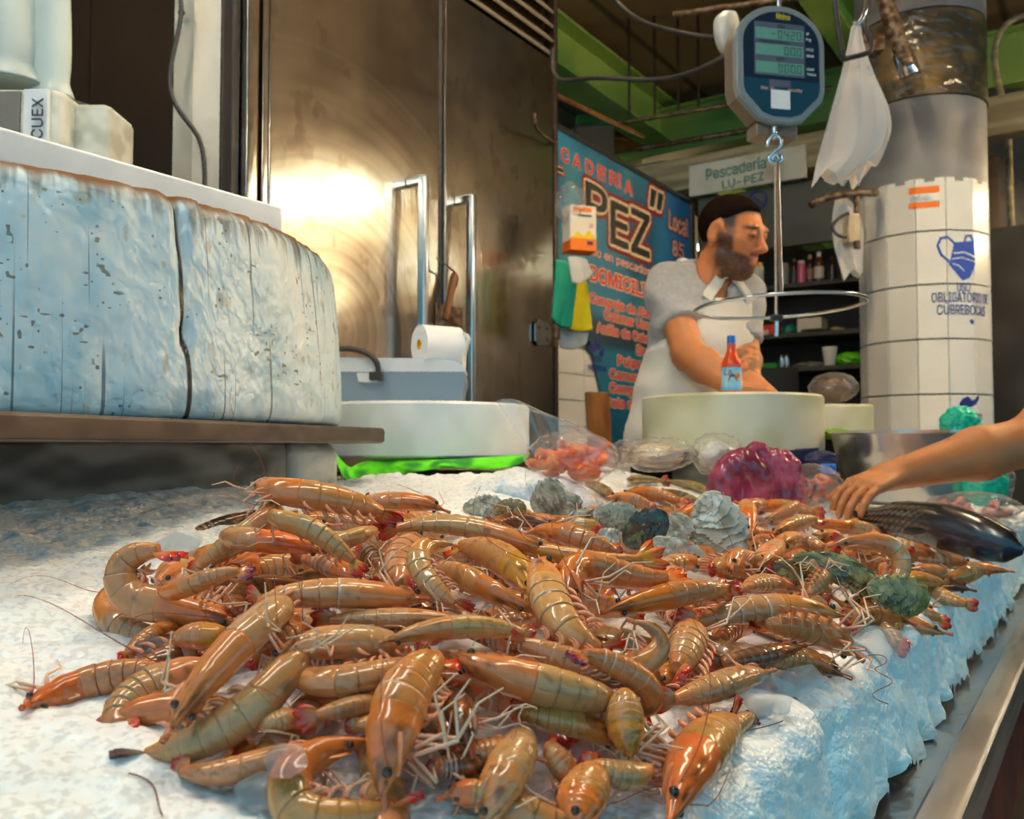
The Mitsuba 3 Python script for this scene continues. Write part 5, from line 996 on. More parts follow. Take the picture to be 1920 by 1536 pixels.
part(man, 'head', hm, 'skin', True, sdf_col(hm, head_c), label='bearded head with short dark hair, looking down')
def hair_f(p):
    q = to_head(p); x, y, z = q.T; d = smin(ell(q, (0, -.018, .035), (.074, .096, .084)), ell(q, (0, .022, -.028), (.060, .070, .086)), .03) - .0012 * (fbm(q * [160, 70, 70], 2, 3) - .5)
    edge = z - np.interp(y, [-.12, -.06, -.035, -.012, .012, .03, .05, .07, .12], [-.06, -.05, -.01, .034, .040, .052, .070, .078, .10])
    return np.maximum(d - .0058 * sst(-.001, .022, edge) + .0004, -edge) * HS
hr = snets(hair_f, HC - .15, HC + .17, .0040); part(man, 'hair', hr, 'hair', True, sdf_col(hr, lambda v: lin(22, 16, 13) * (.5 + 1.0 * fbm(v * 120, 2, 6))[:, None]), label='short dark hair')
# torso
J = lambda x, y, d: P(x, y, d)
shR, shL = J(1254, 540, 2.74), J(1396, 552, 2.80); nk = J(1318, 530, 2.80); chest = J(1322, 600, 2.76); belly = J(1302, 700, 2.78); hip = J(1282, 830, 2.84)
cf = nrm(RT * .42 - FH * .85); cs_v = nrm(np.cross(cf, [0, 0, 1])); 
def body_ell(p, c, r): q = p - c; return ell(np.stack([q @ cs_v, q @ cf, q[:, 2]], 1), (0, 0, 0), r)
elR, wrR = J(1290, 664, 2.58), J(1378, 727, 2.44); elL, wrL = J(1396, 660, 2.74), J(1408, 712, 2.50)
def torso(p):
    d = body_ell(p, chest + [0, 0, .0], (.172, .120, .19)); d = smin(d, body_ell(p, belly, (.168, .135, .20)), .08); d = smin(d, body_ell(p, hip, (.172, .14, .20)), .08)
    d = smin(d, cap(p, shR, shL, .058, .052), .06); d = smin(d, cap(p, nk, (shR + shL) / 2, .062, .07), .05); return d
def sleeves(p):
    d = smin(torso(p), cap(p, shR, shR + (elR - shR) * .62, .070, .064), .05); d = smin(d, cap(p, shL, shL + (elL - shL) * .84, .060, .056), .04)
    q = p @ np.stack([RT, FH, [0, 0, 1.]], 1); fold = np.sin(p[:, 2] * 60 + q[:, 0] * 42 + 6 * fbm(p * 7, 2, 3)) * .0035 + .012 * (fbm(p * 14, 3, 6) - .5)
    d = d + fold; d = smax(d, -(cap(p, NK1 + fd * .0, NK0, .062, .06)), .01)
    d = smax(d, -cap(p, NK1 + cf * .06 - [0, 0, .0], NK1 + cf * .10 - [0, 0, .11], .034, .006), .006)
    for a, b, t in ((shR, elR, .60), (shL, elL, .82)):
        ax = nrm(b - a); c = a + (b - a) * t; side = (p - c) @ ax; near = np.linalg.norm((p - c) - np.outer(side, ax), axis=1); d = np.where((near < .095) & (side > 0) & (side < .2), np.maximum(d, side), d)
    return d
mn, mx = np.minimum(np.minimum(shR, hip), belly) - .27, np.maximum(shL, nk) + .22
mn[2] = .0 - .06; sm = snets(sleeves, mn, mx, .009)
part(man, 'polo_shirt', sm, 'cotton', True, sdf_col(sm, lambda v: lin(172, 172, 174) * (.82 + .36 * fbm(v * 160, 2, 3))[:, None]), label='pale grey polo shirt with short sleeves')
# apron: bib, skirt, straps
def apron(p):
    q = p - chest; u, f, z = q @ cs_v, q @ cf, p[:, 2]; ztop = J(1322, 565, 2.7)[2]; zw = J(1300, 655, 2.7)[2]
    d = smin(torso(p), body_ell(p, belly - [0, 0, .26], (.22, .18, .28)), .10) - .010 + np.sin(z * 46 + 5 * fbm(p * 6, 2, 5)) * .003 + .014 * (fbm(p * 11, 3, 8) - .5)
    w = .105 + .10 * sst(zw + .09, zw - .02, z) + .1 * sst(zw, zw - .1, z); side = np.abs(u + .0) - w; front = -(f + .015 + .09 * sst(zw + .03, zw - .06, z))
    return np.maximum(np.maximum(np.maximum(d, side), front), z - ztop)
ap = snets(apron, mn - [0.06, .06, 0], mx, .009); part(man, 'apron', ap, 'cotton', True, sdf_col(ap, lambda v: lin(226, 222, 212) * (.92 + .12 * fbm(v * 30, 3, 3))[:, None]), label='white bib apron')
for s, sh in ((-1, shR), (1, shL)):
    top = (nk * .55 + sh * .45) + [0, 0, .052]; a = chest + cs_v * s * .088 + cf * .128; a[2] = J(1322, 566, 2.7)[2]; pts = curve([a, a * .5 + top * .5 + cf * .04 + [0, 0, .02], top + cf * .015, top - cf * .06 - [0, 0, .01]], 20)
    for _ in range(6):
        d_ = sleeves(pts); g_ = np.stack([sleeves(pts + e) - d_ for e in np.eye(3) * .004], 1); pts = pts + nrm(g_) * np.clip(.007 - d_, -.01, .03)[:, None]
    dv_ = nrm(np.gradient(pts, axis=0)); g_ = nrm(g_); sd = nrm(np.cross(dv_, g_)) * .017; up_ = g_ * .004
    V = np.stack([pts + sd + up_, pts - sd + up_, pts - sd - up_, pts + sd - up_], 1); m = loft(V); part(man, 'apron_strap', m, 'cotton', False, flat(m, lin(222, 220, 212)))
# arms and hands
def hand_chain(w, dirv, side, nrml, L=.085, curl=.6, thumb=1):
    """SDF pieces of a hand: palm and five unequal bent fingers; returns list of capsules"""
    dirv, side, nrml = nrm(dirv), nrm(side), nrm(nrml); k = L / .085; caps = []
    pc_ = [(w + dirv * .008 * k + side * o * .022 * k, w + dirv * L + side * o * .031 * k + nrml * .004 * (1 - o * o), .0165 * k, .0125 * k) for o in (-1, -.33, .33, 1)]; caps += pc_
    for i, (o, ln) in enumerate(((-1.0, .92), (-.33, 1.06), (.33, 1.0), (1.0, .80))):
        b = w + dirv * L + side * o * .031 * k; dd = dirv + side * o * .10; p = b; ang = curl * (.45 + .06 * i)
        for sgi, (fl, r0, r1) in enumerate(((.042, .0098, .0088), (.027, .0088, .0080), (.021, .0080, .0068))):
            d_ = nrm(dd * math.cos(ang * (sgi + .6)) - nrml * math.sin(ang * (sgi + .6))); q = p + d_ * fl * ln * k; caps.append((p, q, r0 * k, r1 * k)); p = q
    b = w + dirv * .022 * k + side * thumb * .026 * k; p = b; d_ = nrm(dirv * .62 + side * thumb * .66 - nrml * .35)
    for fl, r0, r1 in ((.042, .0145, .011), (.032, .0108, .0095), (.025, .0095, .0078)):
        q = p + d_ * fl * k; caps.append((p, q, r0 * k, r1 * k)); p = q; d_ = nrm(d_ + dirv * .35 - nrml * .15)
    return caps
def arm_sdf(chain, caps, k=.02):
    def f(p):
        d = np.full(len(p), 9.)
        for a, b, ra, rb in chain: d = smin(d, cap(p, a, b, ra, rb), k)
        h = np.full(len(p), 9.)
        for i, (a, b, ra, rb) in enumerate(caps): h = smin(h, cap(p, a, b, ra, rb), .009 if i < 4 else .0035)
        return smin(d, h, .014)
    return f
def bounds(chain, caps):
    q = np.array([x for c in chain + caps for x in c[:2]]); return q.min(0) - .075, q.max(0) + .075
def skin_c(base, tattoo=0):
    def f(v):
        c = base * (.88 + .24 * fbm(v * 40, 3, 4))[:, None]
        if tattoo: c = mixc(c, lin(70, 62, 56), sst(.42, .58, fbm(v * 34, 3, 9)) * .7 * sst(wrL[2] + .015, wrL[2] + .03, v[:, 2]))
        return c
    return f
dR = nrm(wrR - elR); chR = [(shR + (elR - shR) * .45, elR, .052, .047), (elR, elR + (wrR - elR) * .35, .047, .049), (elR + (wrR - elR) * .35, wrR, .049, .029)]
cpR = hand_chain(wrR, nrm(RT * .9 - FH * .25 - np.array([0, 0, .12])), nrm(np.cross(nrm(RT * .9 - FH * .25), [0, 0, 1])), np.array([0, 0, 1.]), L=.080, curl=.85, thumb=-1)
b0, b1 = bounds(chR, cpR); am = snets(arm_sdf(chR, cpR), b0, b1, .0042); part(man, 'right_arm', am, 'skin', True, sdf_col(am, skin_c(SKIN * .92)), label='bare right forearm and hand')
chL = [(shL + (elL - shL) * .6, elL, .046, .042), (elL, elL + (wrL - elL) * .35, .042, .043), (elL + (wrL - elL) * .35, wrL, .043, .027)]
hdir = nrm(-FH * .55 + RT * .25 - np.array([0, 0, .45])); cpL = hand_chain(wrL, hdir, RT * 1.0, nrm(np.cross(RT, hdir)) * (1 if np.cross(RT, hdir)[2] > 0 else -1), L=.076, curl=1.25, thumb=-1)
b0, b1 = bounds(chL, cpL); am = snets(arm_sdf(chL, cpL), b0, b1, .0042); part(man, 'left_arm', am, 'skin', True, sdf_col(am, skin_c(SKIN * .95, 1)), label='tattooed left forearm and fist')
# legs and shoes (hidden by the counter)
lm_ = cat([tube([hip + cs_v * s * .09, hip + cs_v * s * .1 - [0, 0, .5], [hip[0] + cs_v[0] * s * .1, hip[1] + cs_v[1] * s * .1, FLOOR + .06]], [.10, .075, .06], 16) for s in (-1, 1)]); part(man, 'trousers', lm_, 'vc_matte', True, flat(lm_, lin(30, 32, 40)))
for s in (-1, 1):
    c = hip + cs_v * s * .1 + cf * .05; m = trimesh.creation.icosphere(2, 1.0); m.vertices = m.vertices * [.05, .13, .05]; m = moved(m, frame([c[0], c[1], FLOOR + .05], cs_v, cf, [0, 0, 1])); part(man, 'shoe', m, 'black_rubber', True)

# ---------------------------------------------------------------- the arm reaching in from the right
p2 = thing('person', 'person beyond the right edge, bare forearm reaching to the shrimp by the bowl', 'person')
wr2, el2 = P(1668, 893, 1.66), P(1935, 826, 1.72); sh2 = P(2140, 560, 1.80)
kn = P(1600, 918, 1.60); ch2 = [(el2, wr2 + (el2 - wr2) * .62, .046, .050), (wr2 + (el2 - wr2) * .62, wr2, .049, .0275), (el2, sh2, .046, .056)]
hd2 = nrm(kn - wr2); sd2 = nrm(np.cross(hd2, np.array([0, 0, 1.]) + RT * .2)); nm2 = nrm(np.cross(sd2, hd2)); nm2 = nm2 if nm2[2] > 0 else -nm2
cp2 = hand_chain(wr2, hd2, sd2, nm2, L=.078, curl=.80, thumb=1)
b0, b1 = bounds(ch2, cp2); am2 = snets(arm_sdf(ch2, cp2), b0, b1, .0038); part(p2, 'arm', am2, 'skin', True, sdf_col(am2, skin_c(lin(178, 112, 66))), label='bare forearm and hand')
def slv(p): d = smin(cap(p, sh2, sh2 + (el2 - sh2) * .45, .075, .068), body_ell(p, sh2 + RT * .22 - [0, 0, .25], (.20, .13, .34)), .06) + .006 * np.sin(p[:, 2] * 60); return d
sv = snets(slv, sh2 - [.35, .35, .65], sh2 + [.5, .5, .2], .012); part(p2, 'shirt', sv, 'cotton', True, sdf_col(sv, lambda v: lin(60, 70, 90) * np.ones((len(v), 1))))
# ---------------------------------------------------------------- man's board, sauce bottle, second board
bc_ = P(1371, 790, 2.26); bz_0 = P(1371, 847, 2.03)[2]; bz_1 = P(1371, 734, 2.03)[2]; br_ = .2265
mat('hdpe_aged', lin(216, 214, 190), .4, c2=lin(190, 188, 150), s=(10, 10, 8), lo=.35, hi=.75)
solo('round_cutting_board', lathe([(.001, bz_0), (br_ - .004, bz_0), (br_, bz_0 + .004), (br_, bz_1 - .006), (br_ - .006, bz_1), (.001, bz_1)], 120, (bc_[0], bc_[1], 0)), 'hdpe_aged', 'thick round yellowish white board in front of the man', 'cutting board', 30)
bst = lathe([(.001, FLOOR), (.15, FLOOR), (.15, bz_0 - .004), (.001, bz_0 - .004)], 40, (bc_[0], bc_[1], 0)); solo('board_stand', bst, 'concrete', 'stand hidden under the round board of the man', 'stand', 30)
nb = cloth('navy_cloth', 'dark blue cloth under the round board of the man', 'cloth', lin(20, 28, 70), [(1380, 842), (1440, 846), (1535, 840)], [(1380, 880), (1450, 884), (1535, 868)], 2.05, .02, folds=2, amp=.008)
sb = P(1372, 733, 2.20); kpx = 2.20 / F
so = thing('sauce_bottle', 'hot sauce bottle with a blue cap standing on the board of the man', 'bottle')
z0 = bz_1 + .0005; hgt = (P(1372, 630, 2.20)[2] - z0); rb_ = 18.5 * kpx
pr = [(.001, 0), (rb_ * .95, 0), (rb_, hgt * .02), (rb_, hgt * .50), (rb_ * .93, hgt * .57), (rb_ * .62, hgt * .68), (rb_ * .46, hgt * .76), (rb_ * .42, hgt * .88), (.001, hgt * .88)]
mat('sauce_red', lin(204, 62, 8), .12, cc=1.0); mat('cap_blue', lin(20, 110, 210), .35)
part(so, 'glass_body', lathe(pr, 32, (sb[0], sb[1], z0)), 'sauce_red', 40)
part(so, 'cap', lathe([(.001, hgt * .87), (rb_ * .43, hgt * .87), (rb_ * .43, hgt * .985), (rb_ * .38, hgt), (.001, hgt)], 24, (sb[0], sb[1], z0)), 'cap_blue', 40)
lb = lathe([(rb_ * 1.0, hgt * .075), (rb_ * 1.02, hgt * .077), (rb_ * 1.02, hgt * .46), (rb_ * 1.0, hgt * .462)], 48, (sb[0], sb[1], z0)); hh = (lb.vertices[:, 2] - z0) / hgt
lb = lb.subdivide().subdivide(); hh = (lb.vertices[:, 2] - z0) / hgt; lc = mixc(lin(150, 200, 226), lin(60, 170, 214), sst(.16, .10, hh)); lc = mixc(lc, lin(80, 180, 220), sst(.38, .44, hh)); part(so, 'paper_label', lb, 'vc_satin', True, lc, label='light blue paper label')
def on_bottle(poly, a, zf, ink, s):
    toc = math.atan2(-sb[1], -sb[0]); m = extr(poly.segmentize(.05), .0008); v = np.array(m.vertices); an = toc + a + v[:, 0] * s / rb_; rad = rb_ * 1.025 + v[:, 2]
    m.vertices = np.stack([sb[0] + rad * np.cos(an), sb[1] + rad * np.sin(an), z0 + hgt * zf + v[:, 1] * s], -1); part(so, 'print', m, ink)
on_bottle(unit_text('La', 1.2), -.75, .33, 'ink_wine', .016); on_bottle(Polygon([(0, 0), (1, 0), (.9, .45), (.5, .9), (.1, .45)]), -.35, .23, 'ink_wine', .022); on_bottle(Point(0, 0).buffer(.5), .65, .31, 'ink_orange', .013); on_bottle(unit_text('SALSA', 2.4), -.25, .29, 'ink_green', .008)
solo('rear_board', front_box(1528, 757, 1640, 812, 2.75, .3, .01), 'hdpe_aged', 'white slab to the right of the round board of the man', 'cutting board', 30)
lf = bag_mesh(P(1566, 814, 2.5), (.05, .06, .016), seed=12, wr=.2, sub=3); solo('lettuce_leaf', lf, 'vc_satin', 'green leaf squeezed under the white slab', 'leaf', True, flat(lf, lin(96, 150, 24)))
dbg = thing('clear_bag', 'clear plastic bag with dark mussels on the white slab', 'bag'); bgc = P(1562, 727, 2.85); part(dbg, 'film', bag_mesh(bgc, (.080, .07, .052), seed=21, wr=.1), 'film', True)
mu = bag_mesh(bgc - [0, 0, .006], (.062, .05, .036), seed=22, wr=.2, sub=3); part(dbg, 'contents', mu, 'vc_gloss', True, flat(mu, lin(90, 66, 48)) * (.5 + fbm(mu.vertices * 40, 2, 3))[:, None])

# ---------------------------------------------------------------- hanging digital scale
hs = thing('hanging_scale', 'grey digital hanging scale with a dark blue face and three green displays', 'scale')
d0 = 1.92; yw = math.radians(12); sx_ = nrm(RT * math.cos(yw) + FH * math.sin(yw)); sn = -nrm(FH * math.cos(yw) - RT * math.sin(yw)); so_ = P(1462, 125, d0); k1 = d0 / F
def spoly(pts): return Polygon(pts)
def outline(s):
    pts = [(92 * s * math.cos(a), 42 + (74 * s) * math.sin(a)) for a in np.linspace(0, math.pi, 30)]; pts += [(-92 * s, -44), (-86 * s, -62 * s - 2), (-46 * s, -104 * s), (-20 * s, -112 * s), (20 * s, -112 * s), (46 * s, -104 * s), (86 * s, -62 * s - 2), (92 * s, -44)]
    return affinity.scale(Polygon(pts), k1, k1, origin=(0, 0)).buffer(-.006).buffer(.006)
def sM(dn): return frame(so_ + sn * dn, sx_, [0, 0, 1], sn)
mat('scale_rim', lin(150, 158, 160), .28, .35); mat('scale_back', lin(116, 104, 90), .4, .2); mat('face_navy', lin(8, 34, 56), .2, cc=.8); mat('lcd', lin(96, 150, 136), .3); mat('lcd_grey', lin(78, 86, 104), .4); mat('lcd_dark', lin(8, 26, 26), .4); mat('face_teal', lin(14, 62, 84), .25, cc=.5)
ol = outline(1.0)
part(hs, 'rear_housing', extr(ol.buffer(-.004), .045, sM(-.060)), 'scale_back', 30); part(hs, 'seam', extr(ol.buffer(-.007), .012, sM(-.02)), 'black_plastic', 30)
rimm = cat([extr(ol, .016, sM(-.012)), extr(ol.buffer(-.003), .004, sM(.003))]); part(hs, 'front_rim', rimm, 'scale_rim', 30)
fp = ol.buffer(-.0155); part(hs, 'face_plate', extr(fp, .0015, sM(.0072)), 'face_navy')
up_cut = sbox(-1, -.034, 1, -.0325); part(hs, 'lower_panel', extr(fp.intersection(sbox(-1, -1, 1, -.034)), .0008, sM(.0088)), 'face_teal')
def S_(x0, y0, x1, y1): return affinity.scale(sbox(x0, y0, x1, y1), k1, k1, origin=(0, 0))
part(hs, 'screen', extr(S_(-56, -22, 48, 80), .001, sM(.0088)), 'lcd_grey')
SEGS = {'0': 'abcdef', '1': 'bc', '2': 'abged', '4': 'fgbc', '8': 'abcdefg', '-': 'g'}
def digit(ch, x, y, w, h):
    t = h * .11; g = []; Rr = {'a': (0, h - t, w, h), 'd': (0, 0, w, t), 'g': (0, h / 2 - t / 2, w, h / 2 + t / 2), 'f': (0, h / 2, t, h), 'b': (w - t, h / 2, w, h), 'e': (0, 0, t, h / 2), 'c': (w - t, 0, w, h / 2)}
    for s in SEGS[ch]: a = Rr[s]; g.append(S_(x + a[0] + .3, y + a[1] + .3, x + a[2] - .3, y + a[3] - .3))
    return unary_union(g)
for (y, txt, x0) in ((47, '-0420', -24), (16, '0.00', 0), (-18, '0.000', -8)):
    part(hs, 'display', extr(S_(-54, y, 45, y + 22), .0008, sM(.0096)), 'lcd', label='green display')
    ds_ = txt.replace('.', ''); wch = 13; xs_ = 44 - wch * len(ds_)
    part(hs, 'digits', extr(unary_union([digit(c, xs_ + i * wch, y + 3, 9, 16) for i, c in enumerate(ds_)]), .0005, sM(.0105)), 'lcd_dark')
def stext(s, x, y, h, ink, w=None, dn=.0088): g = unit_text(s, w); part(hs, 'lettering', extr(affinity.translate(affinity.scale(g, h * k1, h * k1, origin=(0, 0)), x * k1, y * k1), .0006, sM(dn)), ink)
stext('Rhino', -10, 88, 11, 'ink_yellow', 2.6); stext('PESO', -8, 71, 5, 'lcd_dark', 3, .0099); stext('PRECIO POR KG', -46, 40.5, 4.5, 'lcd_dark', 14, .0099); stext('TOTAL', -12, 8, 5, 'lcd_dark', 3.6, .0099)
for s, y in (('g', 64), ('kg', 52), ('PCS', 32), ('MEM', 20), ('SUM', -6), ('TARA', -16)): stext(s, 52, y, 5, 'ink_white', 1.0 * len(s))
stext('Max 20', -44, -50, 6, 'ink_pink', 4.6, .0098); stext('quality', 12, -50, 6, 'ink_pink', 5, .0098)
part(hs, 'label_strip', extr(S_(-26, -43, 16, -31).buffer(.001), .001, sM(.0098)), 'lcd_grey'); stk = extr(S_(-22, -84, 14, -51).buffer(.002), .001, sM(.0098)); part(hs, 'sticker', stk, 'ink_white', label='white sticker')
part(hs, 'under_box', obb(so_ - sn * .04 + [0, 0, -.138], (.10, .05, .03), sx_, r=.004), 'scale_back', 30)
for s in (-1, 1): part(hs, 'top_eye', tube([so_ + [0, 0, .132], so_ + [0, 0, .19]], .006, 8), 'chrome', True) if s > 0 else None
part(hs, 'cable_clip', lathe([(.001, -.02), (.045, -.018), (.05, 0), (.045, .018), (.001, .02)], 32, P(1366, 62, d0 + .08), nrm(RT * .8 - FH * .6)), 'vc_satin', True, np.tile([.62, .6, .54], (160, 1)), label='pale round cap at the left side')
part(hs, 'shackle', tube(curve([P(1452, 236, d0), P(1452, 250, d0), P(1453, 262, d0)], 8), .006, 8), 'chrome', True)
sk = [(1440, 276), (1441, 262), (1452, 253), (1464, 262), (1462, 274), (1446, 289), (1441, 298), (1450, 306), (1462, 304), (1466, 290)]
shk = tube(curve([P(x, y, d0 - .003) for x, y in sk], 60), .0048, 8); solo('s_hook', shk, 'chrome', 'steel S-shaped hook below the scale', 'hook', True)
wr = thing('weighing_ring', 'wire ring on two long rods hanging from the hook below the scale', 'hanger')
rc0 = P(1460, 575, 1.96); rr_ = 155 / F * 1.96; thv = np.linspace(0, 2 * np.pi, 120); tlt = .03
ringp = np.array([rc0 + RT * rr_ * math.cos(a) + FH * rr_ * math.sin(a) + np.array([0, 0, .006]) * math.cos(a) for a in thv])
part(wr, 'ring', tube(ringp, .0042, 8, False), 'chrome', True)
rt_p = P(1454, 300, d0); vh = nrm(rc0 * [1, 1, 0]); rf = rc0 - RT * .006 + vh * rr_; rn_ = rc0 + RT * .006 - vh * rr_
part(wr, 'rod', tube([rt_p, rf], .0042, 8), 'chrome', True); part(wr, 'rod', tube([rt_p + RT * .004, rn_], .0042, 8), 'chrome', True); part(wr, 'top_loop', tube(curve([rt_p + RT * .006 + [0, 0, -.01], rt_p + RT * .008, rt_p + [0, 0, .012], rt_p - RT * .008, rt_p - RT * .006 - [0, 0, .01]], 20), .004, 6), 'chrome', True)
part(wr, 'clamp', obb(rf + [0, 0, .0], (.03, .02, .016), RT, r=.004), 'black_plastic', 30); part(wr, 'wing_nut', tube([rf + [0, 0, -.008], rf + [0, 0, -.045]], .006, 8), 'chrome', True)
sbg = bag_mesh(P(1418, 250, 2.0), (.018, .014, .026), seed=31, wr=.25, sub=2); solo('bag_scrap', sbg, 'film', 'scrap of clear plastic dangling under the scale', 'plastic scrap', True)
# hanging white plastic bags on a hook, black wire loop

scene['bag_white'] = {'type': 'principledthin', 'base_color': {'type': 'rgb', 'value': [.84, .81, .78]}, 'roughness': .45, 'diff_trans': .7, 'eta': 1.4}
def hang_bag(left, right, d, n=60, m=44, depth=.035, folds=5, sd=0):
    """two-sided pleated sheet hanging from a pinch, between its left and right outline"""
    L, Rr = curve([P(x, y, d) for x, y in left], m), curve([P(x, y, d) for x, y in right], m); V = np.zeros((m, 2 * n, 3))
    for j in range(m):
        w = j / (m - 1); u = np.linspace(0, 1, n); base = L[j] * (1 - u)[:, None] + Rr[j] * u[:, None]; a = depth * (.15 + .85 * w) * np.sin(u * np.pi)
        pl = np.abs(((u * folds + .3 * math.sin(3 * w + sd) + sd) % 1) * 2 - 1) - .5; jag = np.zeros((n, 3)); jag[:, 2] = -.035 * sst(.86, 1, w) * (np.abs(((u * folds * .8 + sd) % 1) * 2 - 1) - .5)
        f = base - np.outer(a * .6 + pl * depth * .40 * (.25 + .75 * w), FH) + jag; b = base + np.outer(a * .6 + pl * depth * .3, FH) + jag; V[j] = np.vstack([f, b[::-1]])
    return loft(V[::-1], caps=False)
wb = thing('white_bags', 'bunch of white plastic bags hanging from a hook left of the column', 'plastic bags')
part(wb, 'front_bag', hang_bag([(1598, 48), (1582, 120), (1552, 230), (1522, 338)], [(1612, 50), (1628, 110), (1662, 208), (1576, 330)], 2.10, folds=1.5, depth=.045), 'bag_white', True)
part(wb, 'rear_bag', hang_bag([(1600, 52), (1592, 130), (1580, 240), (1556, 350)], [(1612, 50), (1634, 130), (1668, 212), (1642, 300)], 2.14, folds=2, sd=.4), 'bag_white', True)
part(wb, 'rear_bag', hang_bag([(1602, 60), (1600, 150), (1594, 250), (1580, 318)], [(1612, 60), (1630, 150), (1645, 230), (1612, 348)], 2.18, folds=2, sd=.8), 'bag_white', True)
solo('bag_hook', tube(curve([P(1624, -30, 2.1), P(1624, 5, 2.1), P(1616, 34, 2.1), P(1606, 46, 2.1), P(1600, 40, 2.1)], 30), .006, 8), 'chrome', 'bright steel hook holding the white plastic bags', 'hook', True)
solo('wire_loop', tube(curve([P(1562, -30, 2.05), P(1570, 40, 2.05), P(1580, 104, 2.05)], 12).tolist() + curve([P(1586, 112, 2.05), P(1624, 100, 2.05), P(1632, 94, 2.05), P(1630, 70, 2.05), P(1622, 40, 2.06)], 20).tolist(), .0062, 8), 'black_rubber', 'black wire loop around the hanging white bags', 'wire', True)
w2 = thing('white_bags', 'second bunch of white bags on a bracket at the left side of the column', 'plastic bags')
part(w2, 'bag', hang_bag([(1568, 370), (1560, 420), (1566, 470), (1582, 518)], [(1590, 372), (1616, 420), (1618, 470), (1618, 510)], 3.25, folds=1.6), 'bag_white', True)
bk2 = thing('column_bracket', 'brown metal bracket with a white box fixed to the left side of the column', 'bracket')
part(bk2, 'arm', tube(curve([P(1520, 385, 3.2), P(1555, 370, 3.2), P(1612, 362, 3.2), P(1640, 362, 3.3)], 20), .014, 8), 'rusty', True); part(bk2, 'stem', tube([P(1606, 366, 3.2), P(1606, 398, 3.2)], .010, 8), 'rusty', True)
part(bk2, 'white_box', front_box(1590, 398, 1614, 456, 3.18, .06, .01), 'post_paint', 30); part(bk2, 'knob', tube([P(1607, 452, 3.18), P(1607, 466, 3.18)], .012, 8), 'rusty', True)
part(bk2, 'wire', tube(curve([P(1592, 400, 3.17), P(1566, 416, 3.17), P(1561, 428, 3.17), P(1570, 440, 3.17), P(1588, 444, 3.17)], 30), .006, 8), 'black_rubber', True)

# ---------------------------------------------------------------- bowl, bags and other goods at the back of the ice
bwl = P(1702, 835, 2.10); Rb = 140 / F * 2.10; bt = P(1702, 806, 2.10 - Rb)[2]; bb = P(1702, 948, 2.0)[2]
pr = [(.001, bb), (Rb * .74, bb), (Rb * .80, bb + .008), (Rb * .955, bt - .02), (Rb * .97, bt - .008), (Rb, bt - .006), (Rb, bt), (Rb * .96, bt - .001), (Rb * .94, bt - .02), (Rb * .78, bb + .01), (.001, bb + .004)]
mat('bowl_steel', (.72, .70, .66), .26, 1., bump=.006, bs=(14, 14, 14))
bo = lathe(pr, 96, (0, 0, 0)); solo('steel_bowl', moved(bo, frame([bwl[0], bwl[1], 0], [1, 0, 0], [0, 1, 0], [0, 0, 1])), 'bowl_steel', 'big stainless steel bowl behind the reaching arm', 'bowl', 40)
tl = lin(6, 190, 160)
tb1 = bag_mesh(P(1800, 800, 2.32), (.055, .04, .055), seed=41, wr=.12); solo('teal_bag', tb1, 'vc_gloss', 'teal plastic bag rising behind the steel bowl in front of the column', 'bag', True, flat(tb1, tl))
tb2 = bag_mesh(P(1846, 900, 1.95), (.05, .04, .062), seed=42, wr=.11); solo('teal_bag', tb2, 'vc_gloss', 'teal plastic bag at the right side of the steel bowl, below the forearm', 'bag', True, flat(tb2, tl))
cbx = bag_mesh(P(1862, 895, 2.03), (.045, .04, .075), seed=43, wr=.2); solo('clear_bag', cbx, 'film', 'pale clear bag behind the teal bag at the right', 'bag', True)
def packed_bag(lab, c, r, seed, items, cols, size, icol_lab, grp, ex=RT, film='film', contents_name='peeled_shrimp', cat_='shrimp', labn=None, wr=.1, frac=.78):
    t = thing('clear_bag', lab, 'bag'); part(t, 'film', bag_mesh(c, r, ex, seed, wr=wr), film, True); rg = np.random.default_rng(seed); ey_ = np.cross([0, 0, 1.], ex)
    for i in range(items):
        v = rg.normal(size=3); v = v / np.linalg.norm(v) * rg.uniform(.2, 1) ** .5 * frac; v[2] = v[2] * .75 - .15; p = c + ex * v[0] * r[0] + ey_ * v[1] * r[1] + np.array([0, 0, 1.]) * v[2] * r[2]
        a = nrm(rg.normal(size=3) * [1, 1, .35]); b = nrm(np.cross(a, rg.normal(size=3))); s = size * rg.uniform(.8, 1.2); an = np.linspace(-1.5, 1.2, 14); cv = np.array([p + a * s * math.sin(x) + b * s * (math.cos(x) - .5) for x in an])
        m = tube(cv, s * .36 * np.interp(np.linspace(0, 1, 14), [0, .12, .4, .8, 1], [.5, .95, 1, .6, .2]), 10); v_ = np.array(m.vertices); cc = mixc(cols[0], cols[1], sst(.3, .7, fbm(v_ * 60, 2, seed)))
        solo(contents_name, m, 'vc_wet', icol_lab, cat_, True, np.clip(cc, .01, .9), group=grp)
obc = hit(1072, 858, .05); obc = P(1072, 858, 1.62)
packed_bag('clear bag of bright orange peeled shrimp beside the round white board', obc, (.088, .06, .052), 51, 26, (lin(236, 130, 40), lin(226, 88, 26)), .026, 'peeled orange shrimp packed in the clear bag beside the white board', 'peeled shrimp in the orange bag')
tipm = loft(np.array([[P(1000 + w * 4, 850 - w * 8, 1.64), P(1000, 790 - 35 * (1 - abs(w - .3)), 1.66), P(935 + w * 60, 752 + w * 12, 1.69), P(1120 + w * 50, 826 + w * 40, 1.60)] for w in np.linspace(0, 1, 10)]), caps=False)
fl_ = drape([(930, 752), (960, 748), (1010, 768), (1090, 800), (1150, 850)], [(998, 850), (1010, 852), (1040, 862), (1100, 880), (1172, 888)], 1.60, .002, folds=3, amp=.012); part('clear_bag_002' if 'clear_bag_002' in labels else 'clear_bag', 'loose_neck', fl_, 'film', True)
